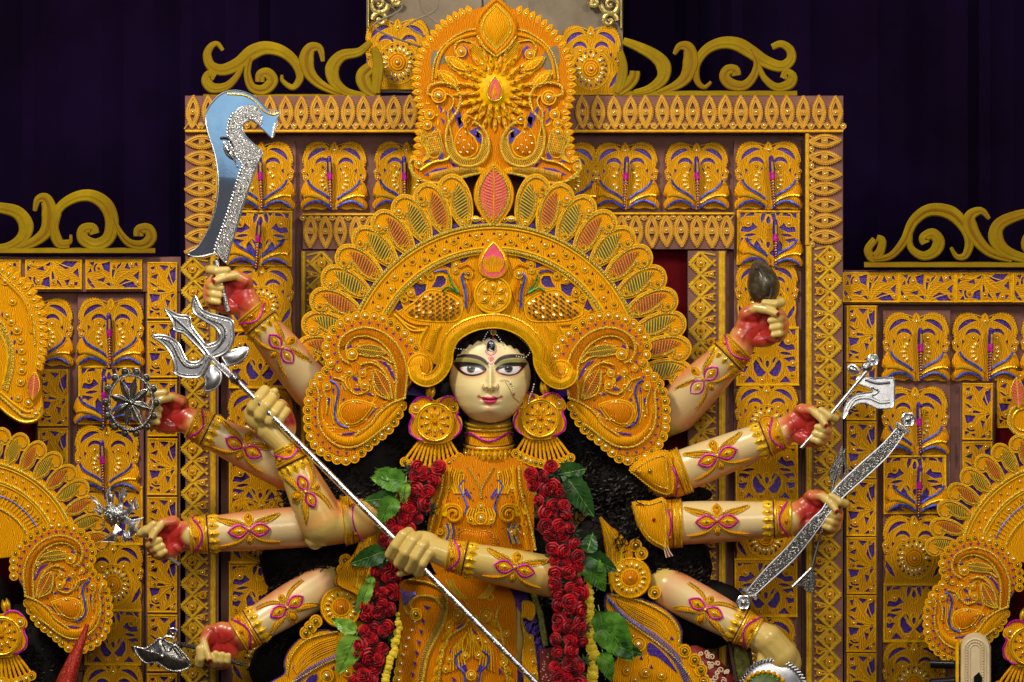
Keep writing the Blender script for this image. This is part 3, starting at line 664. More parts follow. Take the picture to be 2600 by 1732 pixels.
# ------------------------------------------------------------------ ornament helpers used by plaque, crown, ear pieces, drapes
def CV(ox, oy, s): return lambda p: [(ox + q[0] / s, oy + q[1] / s) + tuple(q[2:]) for q in p]
def rope(b, p, r=3.0, h=10, m='gold_thread', n=6, closed=False, tw=True):
    q = cr(p, n, closed); b.mark('rope_trim'); b.hold += 1; b.tube(q, r, h, m, 6, .8, closed)
    if tw: b.beads(q, r * 2.4, r * .8, h + r * .55, m, closed)
    b.hold -= 1
def chips(b, poly, n, h, m='purple_foil', L=9, Wd=5, marg=6, a=None, rnd=99, avoid=()):
    rr = random.Random(rnd); xs = [p[0] for p in poly]; ys = [p[1] for p in poly]; pts = []; k = 0
    while len(pts) < n and k < n * 40:
        k += 1; x = rr.uniform(min(xs), max(xs)); y = rr.uniform(min(ys), max(ys))
        if not inside(poly, x, y) or edist(poly, x, y) < marg: continue
        if any(hypot(x - q[0], y - q[1]) < L * 1.1 for q in pts) or any(hypot(x - q[0], y - q[1]) < q[2] for q in avoid): continue
        pts.append((x, y)); ang = rr.uniform(0, 180) if a is None else a
        b.plate(lens(x, y, L * rr.uniform(.7, 1.2), Wd, ang, 4), (), h - .5, h + .9, m, 0)
    return pts
def scallops(par, p, step, h, s=1.0, closed=False, me=None):
    for q in resamp(p, step, closed): put('pearl_coil', me or (COIL if R() < .6 else COILD), par, q[0], q[1], h + U(0, 1), U(0, 360), s)
def leafrib(b, out, axis_pts, h, m, n=12, ridge='gold_thread', r=2.2):
    """a leaf: outline rope and coloured ribs running up from the midrib"""
def ribleaf(b, cx, cy, L, Wd, a, h, col, edge='gold_thread', base='deep_orange_foam', n=13, r=1.6):
    o = lens(cx, cy, L, Wd, a, 10, .8); b.plate(o, (), h - 4, h, base, 1)
    b.tube(o, r * 1.25, h + .5, edge, 5, closed=True)
    for i in range(n):
        t = (i + 1) / (n + 1); x = -L / 2 + L * t; w_ = Wd / 2 * sin(pi * t) ** .8 - r * 1.4
        if w_ < 3: continue
        for sg in (1, -1):
            p = [(x + 3, 0), (x - 1, sg * w_ * .55), (x - L * .05, sg * w_)]
            b.tube(mv(rot(p, a), cx, cy), r * 1.25, h + 1, col, 4)
            b.tube(mv(rot(mv(p, 2.6, 0), a), cx, cy), r * .7, h + 1.8, 'orange_foam', 4)
    b.tube(mv(rot([(-L / 2, 0), (L / 2, 0)], a), cx, cy), r, h + 2, 'yellow_ridge', 4)
def arcp(cx, cy, r, a0, a1, n=30, ky=1.0):   # angle clockwise from straight up
    return [(cx + r * sin(radians(a0 + (a1 - a0) * i / n)), cy - ky * r * cos(radians(a0 + (a1 - a0) * i / n))) for i in range(n + 1)]
# ------------------------------------------------------------------ peacock crest plaque above the crown
P = thing('crest_plaque', 'arched orange crest plaque with a pink centred sunburst and two peacocks, above the crown', 'crest plaque', 1254, 460, 40)
H = 40; c1 = CV(800, 0, 2.613)
half = [(1190, 30), (1058, 60), (950, 100), (850, 165), (765, 260), (705, 360), (680, 450), (675, 560), (690, 680), (720, 760), (700, 840), (690, 930), (680, 1030), (640, 1080), (640, 1140), (700, 1200), (800, 1215), (940, 1185), (1080, 1140), (1195, 1120)]
po = cr(c1(half), 3) + cr(c1(mx(half, 1195))[::-1], 3)[1:-1]
b = MB(); b.plate(po, (), H, H + 14, 'deep_orange_foam', 2); b.build('plaque_body', P)
b = MB()
for p, L in (([(1480, 400), (1600, 300), (1620, 420), (1560, 470)], 0), ([(900, 400), (790, 330), (770, 450), (850, 420)], 0)): b.plate(cr(c1(p), 3, True), (), H + 13, H + 15, 'beige_cloth', 0)
PP = [[(945, 780), (980, 770), (1000, 820), (960, 870)], [(1010, 880), (1060, 850), (1095, 840), (1090, 920), (1050, 900)], [(950, 330), (985, 300), (1015, 330), (1005, 390), (985, 350)], [(720, 1160), (800, 1120), (880, 1110), (830, 1150), (740, 1165)],
  [(860, 730), (890, 760), (880, 800)], [(880, 1060), (930, 1090), (920, 1110)], [(830, 1000), (855, 1010), (850, 1060), (815, 1080)], [(720, 1010), (740, 1060), (775, 1070), (730, 1080)], [(830, 780), (860, 800), (855, 830)], [(985, 960), (1000, 930), (1010, 950)], [(925, 770), (960, 740), (985, 800), (950, 840)], [(1080, 860), (1120, 900), (1110, 960), (1060, 930)], [(905, 700), (935, 735), (915, 770)], [(820, 700), (845, 720), (835, 750)], [(900, 1080), (960, 1110), (940, 1130)], [(770, 850), (800, 840), (790, 870)]]
for p in PP:
    for q in (c1(p), c1(mx(p, 1195))): b.plate(q, (), H + 13, H + 15.5, 'purple_foil', 0)
b.build('purple_backing', P)
LF = MB(); LF.dome(lens(0, 0, 30, 19, 90, 6, .8), 0, 5, 'orange_foam', 2, base=3); LF.tube(lens(0, 0, 22, 12, 90, 5), 1.2, 3.5, 'yellow_ridge', 4, closed=True); LF.gem(0, 2, 4, 5, 9, 0, 'pearl_gold'); LFM = LF.mesh('edge_leaf')
edge = cr(c1(half), 6)[:76]
for k, e_ in enumerate((edge, [(2 * 1254.6 - x, y) for x, y in edge])):
    q = resamp(e_[8:], 17.5); 
    for i in range(len(q)):
        a_, b_ = q[max(0, i - 1)], q[min(len(q) - 1, i + 1)]; ang = math.degrees(atan2(b_[1] - a_[1], b_[0] - a_[0])) + (180 if k == 0 else 0)
        put('edge_leaf', LFM, P, q[i][0], q[i][1], H + 11, ang + U(-5, 5), 1)
b = MB()
for sg in (0, 1):
    F = (lambda p: c1(p)) if not sg else (lambda p: c1(mx(p, 1195)))
    rope(b, F([(1100, 190), (1000, 205), (900, 260), (830, 330), (790, 420), (775, 540)]), 2.6, H + 16)
    rope(b, F([(1080, 220), (960, 250), (870, 310), (820, 400), (800, 520)]), 4.0, H + 17, 'orange_foam', tw=False)
    S = F([(800, 640), (750, 620), (760, 570), (840, 548), (920, 570), (965, 640), (945, 730), (890, 810), (868, 900), (880, 1000), (930, 1075), (1010, 1105), (1100, 1080), (1150, 1010), (1150, 920), (1110, 850), (1060, 810)])
    rope(b, S, 3.4, H + 22)
    S2_ = F([(860, 620), (905, 640), (915, 690), (880, 760), (905, 900), (930, 1000), (980, 1050), (1060, 1050), (1100, 990), (1110, 900), (1070, 860)])
    b.tube(cr(S2_, 5), 2.4, H + 19, 'gold_thread', 5)
    b.ribs(cr(F([(868, 900), (880, 1000), (930, 1075), (1010, 1105), (1100, 1080), (1150, 1010), (1150, 920)]), 5), cr(F([(905, 900), (930, 1000), (980, 1050), (1020, 1060), (1060, 1050), (1100, 990), (1110, 900)]), 5), 5.5, 1.2, H + 21, 'gold_thread')
    rope(b, F([(640, 1100), (650, 1160), (720, 1200), (820, 1215), (960, 1180), (1080, 1150), (1190, 1140)]), 4.2, H + 18, 'gold_thread')
    rope(b, F([(690, 1080), (640, 1060), (630, 1120), (700, 1185)]), 3.0, H + 20); rope(b, F([(700, 1130), (780, 1080), (870, 1060), (900, 1030)]), 3.2, H + 20, 'gold_foil')
    b.tube(cr(F([(760, 1170), (900, 1140), (1040, 1120), (1180, 1160)]), 6), 9, H + 16, 'orange_foam', 8, .6)
    b.ribs(cr(F([(780, 1150), (920, 1115), (1080, 1100)]), 6), cr(F([(780, 1200), (920, 1165), (1080, 1150)]), 6), 4, 1.0, H + 20, 'dark_gold_thread', H + 25)
    # cross-hatched drop and dotted body
    dd = F(mv(drop(0, 0, 200, 130, 8), 795, 950)); b.dome(dd, H + 14, H + 24, 'deep_orange_foam', 3); b.tube(dd, 2, H + 16, 'gold_thread', 5, closed=True)
    for i in range(-4, 5):
        b.tube(F([(795 + i * 14 - 20, 900), (795 + i * 12 + 20, 1020)]), .9, H + 23, 'gold_thread', 4); b.tube(F([(750, 950 + i * 16), (840, 930 + i * 16)]), .9, H + 23.5, 'gold_thread', 4)
    bd = F([(960, 860), (1000, 840), (1020, 880), (1060, 920), (1080, 980), (1050, 1030), (990, 1045), (940, 1010), (925, 940)])
    b.dome(cr(bd, 3, True), H + 14, H + 28, 'deep_orange_foam', 3); b.tube(cr(bd, 4, True), 1.8, H + 16, 'yellow_ridge', 5, closed=True)
    for x, y in ((960, 900), (990, 930), (950, 950), (1020, 960), (985, 980), (1045, 985), (965, 1010), (1010, 1010), (1000, 880)):
        q = F([(x, y)])[0]; b.gem(q[0], q[1], H + 26, 8, 5, U(0, 180), 'pearl_gold')
    b.tube(cr(F([(1000, 850), (990, 800), (1020, 770), (1050, 790)]), 5), [5, 5, 5, 5, 4, 4, 4, 4, 4, 3, 3, 3, 3, 2.5, 2, 2][:16], H + 24, 'orange_foam', 6)
    b.tube(cr(F([(1110, 330), (1040, 280), (960, 270), (925, 320), (950, 380)]), 5), 2.4, H + 18, 'gold_thread', 5)
    b.tube(cr(F([(1140, 380), (1080, 420), (1020, 330), (1100, 300)]), 5), 3, H + 17, 'deep_orange_foam', 5)
    b.ribs(cr(F([(1020, 300), (1060, 380), (1120, 430)]), 4), cr(F([(1060, 270), (1110, 340), (1150, 400)]), 4), 4, 1.0, H + 19, 'yellow_ridge', H + 22)
    for (x, y, L, Wd, a) in ((945, 430, 195, 80, 32), (885, 525, 185, 80, 38)):
        q = c1(lens(x, y, L, Wd, a, 8, .8)) if not sg else c1(mx(lens(x, y, L, Wd, a, 8, .8), 1195))
        b.dome(q, H + 17, H + 27, 'orange_foam', 3, base=6); b.tube(q, 1.8, H + 18, 'gold_thread', 5, closed=True)
        q = c1(lens(x, y, L * .7, Wd * .5, a, 6)) if not sg else c1(mx(lens(x, y, L * .7, Wd * .5, a, 6), 1195)); b.tube(q, 1.3, H + 25, 'gold_foil', 4, closed=True)
        for i in range(9):
            s_ = -L * .36 + L * .09 * i; pq = [(x + s_ * cos(radians(a)) - k_ * Wd * .2 * sin(radians(a)), y + s_ * sin(radians(a)) + k_ * Wd * .2 * cos(radians(a))) for k_ in (-1, 1)]
            b.tube(F(pq), .9, H + 26, 'yellow_ridge', 4)
    chips(b, F([(700, 700), (760, 640), (860, 680), (880, 760), (840, 840), (720, 830)]), 10, H + 15, 'yellow_ridge', 16, 5, 2, rnd=3 + sg)
    for i in range(5):
        x = 1650 + 0 * i; q = F([(720 + 8 * i, 850 + 10 * i), (700 + 10 * i, 930), (740 + 6 * i, 1010 + 6 * i), (700, 1080)]); b.tube(cr(q, 4), 1.3, H + 17 + i * .3, 'gold_thread' if i % 2 else 'yellow_ridge', 4)
b.build('scrollwork', P)
for x, y, s in ((970, 345, 1.3), (1425, 360, 1.3), (820, 635, 1.9), (1550, 650, 1.9), (745, 830, 1.2), (1610, 880, 1.3), (1745, 110, .01), (1740, 1110, 1.2), (690, 1090, 1.2), (1365, 795, 1.1), (1000, 790, 1.1), (1590, 760, 1.3), (760, 760, 1.3), (1610, 820, 1.2)):
    if s > .1: q = c1([(x, y)])[0]; put('pearl_coil', COIL, P, q[0], q[1], H + 17, U(0, 90), s)
# sunburst
q = c1([(1193, 595)])[0]; fx, fy = q
sb = MB(); sb.plate(circ(fx, fy, 74, 24), (), H + 14, H + 22, 'orange_foam', 2); sb.dome(circ(fx, fy, 46, 20), H + 26, H + 40, 'yellow_ridge', 4, base=10); dso = sb.build('sunburst_disc', P)
PT = MB(); PT.dome(drop(0, -8, 40, 17, 0, 12), 0, 6, 'orange_foam', 2, base=3); PT.tube(drop(0, -7, 30, 11, 0, 8), 1.2, 3.5, 'yellow_ridge', 4, closed=True); PT.gem(0, -8, 6, 5, 10, 0, 'pearl_gold'); PTM = PT.mesh('sunburst_petal'); PT2 = MB(); PT2.dome(drop(0, -8, 40, 17, 0, 12), 0, 6, 'yellow_ridge', 2, base=3); PT2.tube(drop(0, -7, 30, 11, 0, 8), 1.2, 3.5, 'orange_foam', 4, closed=True); PT2.gem(0, -8, 6, 5, 9, 0, 'dark_gem'); PTM2 = PT2.mesh('sunburst_petal')
for rr_, nn, hh, ss in ((82, 22, 16, 1.05), (64, 20, 24, 1.0), (47, 17, 31, .85)):
    for i in range(nn): a = 360 * i / nn + rr_; put('sunburst_petal', PTM if R() < .5 else PTM2, P, fx + rr_ * sin(radians(a)), fy - rr_ * cos(radians(a)), H + hh, a, ss)
b = MB(); b.plate(offs(drop(fx, fy - 2, 54, 42), 1), (), H + 36, H + 42, 'pink_foam', 1); b.tube(drop(fx, fy - 2, 62, 50), 3, H + 40, 'gold_foil', 6, closed=True)
b.dome(drop(fx, fy + 4, 44, 18), H + 41, H + 46, 'orange_foam', 2)
for i in range(-6, 7):
    for sg in (1, -1): b.tube([(fx + sg * 8, fy + i * 3.2 + 4), (fx + sg * 17 * cos(i / 8), fy + i * 3.6)], 1.0, H + 43, 'orange_foam', 4)
b.build('pink_centre', P)
# flame petal at the top of the plaque
b = MB(); fl = [(1261 - (y - 68) * 0 + q, y) for q, y in [(x - 1261, y) for x, y in lens(1261, 68, 152, 112, 90, 14, .82)]]; b.plate(fl, (), H + 10, H + 24, 'orange_foam', 4); b.tube(offs(fl, -8), 3, H + 25, 'deep_orange_foam', 6, closed=True)
b.dome(offs(fl, -20), H + 24, H + 36, 'orange_foam', 4); b.tube(offs(fl, -19), 2.4, H + 26, 'gold_thread', 5, closed=True); b.ribs(offs(fl, -20), offs(fl, -28), 3.6, .9, H + 28, 'yellow_ridge')
rope(b, [(1212, 92), (1230, 120), (1256, 142)], 3, H + 27); rope(b, [(1310, 92), (1290, 120), (1262, 142)], 3, H + 27)
b.build('flame_petal', P)
b = MB(); b.plate(offs(po, 0), (), H - 60, H - .5, 'brown_board', 0); b.build('mounting_block', P)
# ------------------------------------------------------------------ crown
CX, CY, CH = 1254, 950, 130
Cr = thing('crown', 'wide central golden crown with a full fan of red and green ribbed petals', 'crown', CX, 800, CH)
b = MB(); b.plate(arcp(CX, CY, 395, -96, 96, 50) + [(CX + 120, CY + 60), (CX - 120, CY + 60)], (), CH - 22, CH - 14, 'purple_foil', 0); b.build('purple_backing', Cr)
b = MB(); bandp = arcp(CX, CY, 382, -92, 92, 60) + arcp(CX, CY, 306, 92, -92, 60)
hl = []
for i in range(34):
    a = -84 + 168 * (i + .5) / 34
    for rr_, oo in ((357, 0), (331, 0)):
        x, y = CX + rr_ * sin(radians(a + 2.5)), CY - rr_ * cos(radians(a + 2.5)); q = [(x - 3, y + 3), (x, y - 4), (x + 3.5, y + 2.5)]; hl.append(q if area(q) > 0 else q[::-1])
b.plate(bandp, hl, CH - 12, CH + 8, 'orange_foam', 1)
for rr_, r_, m_, hh in ((379, 5, 'dark_gold_thread', 10), (371, 2.2, 'yellow_ridge', 11), (314, 5, 'dark_gold_thread', 10), (322, 2.2, 'yellow_ridge', 11), (307, 2.5, 'yellow_ridge', 8)): b.tube(arcp(CX, CY, rr_, -92, 92, 80), r_, CH + hh, m_, 6, .7)
b.build('arch_band', Cr)
b = MB(); b.beads(arcp(CX, CY, 379, -92, 92, 90), 8, 3.0, CH + 14, 'gold_thread'); b.beads(arcp(CX, CY, 314, -92, 92, 90), 8, 3.0, CH + 14, 'gold_thread'); b.build('bead_string', Cr, kind='stuff')
for i in range(36):
    a = -84 + 168 * i / 35; rr_ = 346 + 7 * (-1) ** i; put('pearl_coil', COIL if R() < .5 else COILD, Cr, CX + rr_ * sin(radians(a)), CY - rr_ * cos(radians(a)), CH + 7, 0, .95)
for i in range(20):
    a = -78 + 156 * (i + .5) / 20; put('pearl_coil', COIL if i in (9, 10, 8, 11) else COILD, Cr, CX + 394 * sin(radians(a - 0)), CY - 394 * cos(radians(a)), CH + 2, 0, .8)
def m_petal(col):
    b = MB(); o = cr([(5, 74), (-14, 52), (-26, 20), (-25, -8), (-38, -14), (-49, -30), (-49, -54), (-34, -74), (-8, -82), (16, -70), (31, -40), (36, -2), (31, 34), (19, 62)], 4, True)
    b.plate(o, (), 0, 8, 'orange_foam', 1.5); b.tube(offs(o, -1.5), 2, 7, 'yellow_ridge', 5, closed=True)
    i1 = cr([(4, 60), (-12, 40), (-19, 12), (-17, -14), (-12, -34), (-28, -24), (-40, -36), (-38, -54), (-26, -68), (-6, -72), (12, -60), (24, -36), (28, -4), (24, 30), (14, 54)], 4, True)
    b.tube(i1, 3.2, 9, 'dark_gold_thread', 5, closed=True); b.beads(i1, 7, 2.5, 11.5, 'gold_thread', True)
    L = cr([(6, 48), (-9, 30), (-13, 4), (-8, -26), (0, -50)], 5); Rr = cr([(8, 48), (18, 26), (21, -2), (17, -30), (2, -56)], 5)
    b.plate(L + Rr[::-1], (), 7, 9, col, 0)
    A_, B_ = _res(L, 12), _res(Rr, 12)
    for q, w_ in zip(A_, B_):
        m_ = ((q[0] + w_[0]) / 2, (q[1] + w_[1]) / 2 + 1, 13)
        b.tube([(q[0], q[1] + 5, 9), m_, (w_[0], w_[1] - 3, 9)], 1.5, 0, 'yellow_ridge' if col == 'green_foam' else 'orange_foam', 4)
    return b.mesh('paisley_petal')
PET = [m_petal('green_foam'), m_petal('red_foam')]
for i in range(11):
    a = 11.5 + 7.75 * i
    for sg in (-1, 1):
        if sg < 0 and i > 9: continue
        aa = a * sg; rr_ = 441 - (10 if i > 2 else 3 * i)
        o = put('paisley_petal', PET[i % 2 if i else 0], Cr, CX + rr_ * sin(radians(aa)), CY - rr_ * cos(radians(aa)), CH - 6 + 1.2 * (i % 2) + .15 * i, aa * .94, .96 - .006 * i, -sg if sg < 0 else -1)
        o.scale[0] = abs(o.scale[0]) * (1 if sg < 0 else -1)
        sub('pearl_coil', COIL if R() < .5 else COILD, o, -30, -44, 8, 0, 1.05)
b = MB(); cf = lens(1254, 495, 176, 104, 90, 14, .85); b.plate(cf, (), CH - 2, CH + 12, 'orange_foam', 2); b.tube(offs(cf, -13), 3.2, CH + 13, 'dark_gold_thread', 5, closed=True); b.beads(offs(cf, -13), 7.2, 2.6, CH + 16, 'gold_thread', True); b.build('flame_petal', Cr)
b = MB(); b.plate(lens(1254, 492, 140, 66, 90, 12, .8), (), CH + 11, CH + 14, 'pink_foam', 0)
for i in range(17):
    t = (i + 1) / 18; y = 562 - 140 * t; w_ = 33 * sin(pi * t) ** .8
    for sg in (1, -1):
        b.tube([(1254, y + 8, CH + 15), (1254 + sg * w_ * .6, y + 1, CH + 17), (1254 + sg * w_, y - 6, CH + 15)], 1.3, 0, 'orange_foam', 4)
b.tube([(1254, 562), (1254, 425)], 3.2, CH + 16, 'orange_foam', 6, taper=True); b.build('pink_ribbed_centre', Cr)
for x in (1208, 1298): put('gem', GEMB, Cr, x, 556, CH + 10, 5, 1.2)
# inner field
c9 = CV(1000, 600, 4.708)
hh_ = [[(220, 590), (260, 560), (320, 585), (385, 570), (375, 650), (330, 690), (270, 720), (255, 640)], [(450, 610), (490, 560), (520, 480), (590, 480), (620, 520), (610, 570), (560, 610)], [(590, 350), (685, 310), (685, 385)], [(790, 275), (915, 240), (850, 300), (805, 320)], [(-10, 900), (70, 760), (110, 860), (60, 885)], [(185, 770), (245, 780), (190, 805)]]
holes = []
for q in hh_:
    for z in (c9(q), mx(c9(q), 1253)): holes.append(z if area(z) > 0 else z[::-1])
b = MB(); b.plate(arcp(CX, CY, 308, -76, 76, 50) + [(1390, 930), (1340, 860), (1254, 826), (1168, 860), (1118, 930)], holes, CH - 13, CH + 2, 'orange_foam', 1)
for q in holes: b.tube(offs(q, 3), 1.4, CH + 2.5, 'yellow_ridge', 4, closed=True)
b.build('inner_panel', Cr)
body = [(120, 900), (260, 780), (400, 650), (560, 655), (700, 700), (810, 790), (815, 900), (740, 1010), (480, 1020), (240, 990)]
for sg in (0, 1):
    b = MB(); F = (lambda p: c9(p)) if not sg else (lambda p: mx(c9(p), 1253))
    b.dome(cr(F(body), 3, True), CH + 1, CH + 10, 'orange_foam', 4, base=4); b.tube(cr(F(body), 4, True), 1.8, CH + 3, 'yellow_ridge', 5, closed=True)
    for ring in range(8):
        for k in range(15):
            x = 190 + ring * 82 + (k % 2) * 30; y = 640 + k * 27
            if inside(body, x, y) and edist(body, x, y) > 22:
                q = F([(x, y)])[0]; dd_ = min(1, edist(body, x, y) / 130); b.plate(lens(q[0], q[1], 8.5, 5, (-28 if not sg else 28), 4), (), CH + 2, CH + 4.5 + 7.5 * (1 - (1 - dd_) ** 2) ** .6, 'dark_board' if R() < .85 else 'pearl_gold', 0)  # dark chips replace pierced holes, their shade put in as colour
    b.tube(cr(F([(845, 440), (815, 490), (840, 600), (860, 700), (862, 860)]), 6), 3.4, CH + 9, 'blue_tape', 5)
    b.tube(cr(F([(660, 460), (690, 560), (780, 680)]), 6), 2.8, CH + 8, 'green_tape', 5); b.tube(cr(F([(780, 680), (700, 635), (640, 615), (575, 660)]), 6), 2.8, CH + 9, 'green_tape', 5)
    b.tube(cr(F([(480, 430), (560, 405), (650, 440)]), 6), 2.2, CH + 6, 'blue_tape', 5)
    for p in ([(900, 520), (930, 620), (950, 700), (900, 820), (880, 900)], [(780, 380), (880, 340), (950, 400)], [(720, 500), (770, 600), (810, 700)], [(420, 470), (520, 400), (640, 400)], [(870, 560), (910, 660), (905, 760)]): b.tube(cr(F(p), 5), 2.6, CH + 5, 'deep_orange_foam', 5)
    for p in ([(20, 880), (100, 960), (230, 1040), (420, 1060)], [(0, 930), (120, 1030), (260, 1100)], [(40, 960), (200, 1120), (380, 1120)], [(400, 1080), (330, 1200), (300, 1300)], [(560, 1060), (480, 1180), (440, 1330)]): b.tube(cr(F(p), 5), 3, CH + 6, 'orange_foam' if p[0][0] % 40 else 'yellow_ridge', 5)
    ra, rb_ = F([(460, 1090), (420, 1200), (380, 1340)]), F([(540, 1090), (500, 1210), (450, 1380)]); b.ribs(cr(ra, 5), cr(rb_, 5), 4, 1.3, CH + 8, 'yellow_ridge', CH + 12)
    b.build('dotted_peacock', Cr)
    for x, y, s in ((745, 340, .8), (735, 410, .8), (890, 450, 1.2), (435, 475, .9), (325, 520, .8), (205, 675, 1.0), (125, 745, 1.0), (110, 60, .01), (250, 110, .01)):
        if s > .1: q = F([(x, y)])[0]; put('pearl_coil', COIL if R() < .4 else COILD, Cr, q[0], q[1], CH + 4, 0, s)
b = MB(); od = drop(1252, 656, 108, 104, 0, 26); b.plate(od, (), CH + 4, CH + 20, 'orange_foam', 2); idp = drop(1253, 661, 84, 74, 0, 24); b.tube(offs(idp, 3), 2.6, CH + 21, 'gold_foil', 5, closed=True); b.build('drop_petal', Cr)
b = MB(); b.plate(idp, (), CH + 19, CH + 22, 'pink_foam', 0)
for i in range(-10, 11):
    x1 = 1253 + i * 3.4; b.tube([(1253 + i * 1.4, 692, CH + 22.5), (1253 + i * 2.6, 672, CH + 24), (1253 + i * 2.7 , 648 + abs(i) * 1.1, CH + 22)], 1.5, 0, 'orange_foam', 4)
b.build('pink_ribbed_centre', Cr)
b = MB(); b.plate(circ(1251, 749, 49, 26), (), CH + 4, CH + 13, 'orange_foam', 1.5); b.tube(circ(1251, 749, 46, 26), 2.6, CH + 14, 'yellow_ridge', 5, closed=True); b.tube(circ(1251, 749, 39, 24), 1.4, CH + 14, 'yellow_ridge', 5, closed=True)
for i in range(6):
    a = 60 * i + 30; x, y = 1251 + 36 * cos(radians(a + 30)), 749 + 36 * sin(radians(a + 30)); b.plate([(x - 4, y - 4), (x + 4, y - 3), (x, y + 5)], (), CH + 12, CH + 14, 'dark_gem', 0)
    b.dome(lens(1251 + 22 * cos(radians(a)), 749 + 22 * sin(radians(a)), 30, 18, a, 6), CH + 13, CH + 19, 'orange_foam', 2); b.tube(lens(1251 + 22 * cos(radians(a)), 749 + 22 * sin(radians(a)), 28, 16, a, 6), 1.3, CH + 15, 'yellow_ridge', 4, closed=True)
b.build('rosette_disc', Cr)
for i in range(6): a = 60 * i + 30; put('gem', GEM, Cr, 1251 + 23 * cos(radians(a)), 749 + 23 * sin(radians(a)), CH + 18, a, .9)
# forehead band, standing forward round the brow
fb = [(1050, 930), (1058, 955), (1084, 966), (1112, 952), (1130, 922), (1134, 890), (1146, 860), (1170, 838), (1208, 821), (1254, 815)]
fbr = [(2 * 1250 - x + (0 if i > 5 else 4), y + (8 - i if i < 8 else 0)) for i, (x, y) in enumerate(fb)]
path = cr(fb + fbr[::-1][1:], 6); m_ = len(path)
def fh(i): t = abs(i / (m_ - 1) - .5) * 2; return 310 - 60 * t ** 2
b = MB(); wd = [30 + 8 * sin(pi * i / m_) for i in range(m_)]
N_ = norms(path, False)
v = []; f = []
for i, p in enumerate(path):
    for a, dh in ((-.5, -30), (-.5, 0), (-.3, 6), (0, 9), (.3, 6), (.5, 0), (.5, -30)): v.append((p[0] + N_[i][0] * wd[i] * a, p[1] + N_[i][1] * wd[i] * a, fh(i) + dh))
for i in range(m_ - 1):
    for k in range(6): f.append((i * 7 + k, i * 7 + k + 1, i * 7 + k + 8, i * 7 + k + 7))
b.add(v, f, 'orange_foam')
for off, r_, mm in ((.44, 3.0, 'gold_foil'), (-.46, 2.4, 'yellow_ridge'), (.2, 1.6, 'yellow_ridge')):
    b.tube([(p[0] + N_[i][0] * wd[i] * off, p[1] + N_[i][1] * wd[i] * off, fh(i) + 4) for i, p in enumerate(path)], r_, 0, mm, 5)
for i in range(3, m_ - 3):
    p, q = path[i], path[i + 1]
    for t in (0, .5):
        x, y = p[0] + (q[0] - p[0]) * t, p[1] + (q[1] - p[1]) * t
        b.tube([(x - N_[i][0] * wd[i] * .4, y - N_[i][1] * wd[i] * .4, fh(i) + 6), (x, y, fh(i) + 10), (x + N_[i][0] * wd[i] * .18, y + N_[i][1] * wd[i] * .18, fh(i) + 7)], 1.1, 0, 'yellow_ridge', 4)
for cx, cy, sg in ((1066, 930, 1), (1424, 946, -1)):
    b.dome(circ(cx, cy, 35, 22), 232, 252, 'orange_foam', 4, base=20)
    for r_ in (31, 22, 13): b.tube(circ(cx, cy, r_, 20), 1.8, 242 + (31 - r_) * .35, 'yellow_ridge', 5, closed=True)
    b.ball(cx, cy, 254, 4.5, 'pearl_gold' if sg < 0 else 'dark_gem')
b.build('forehead_band', Cr)
# small connecting boss that holds the crown to the head and frame
MB().plate(circ(CX, 860, 150, 20), (), -60, CH - 24, 'dark_board', 0).build('crown_mount', Cr)
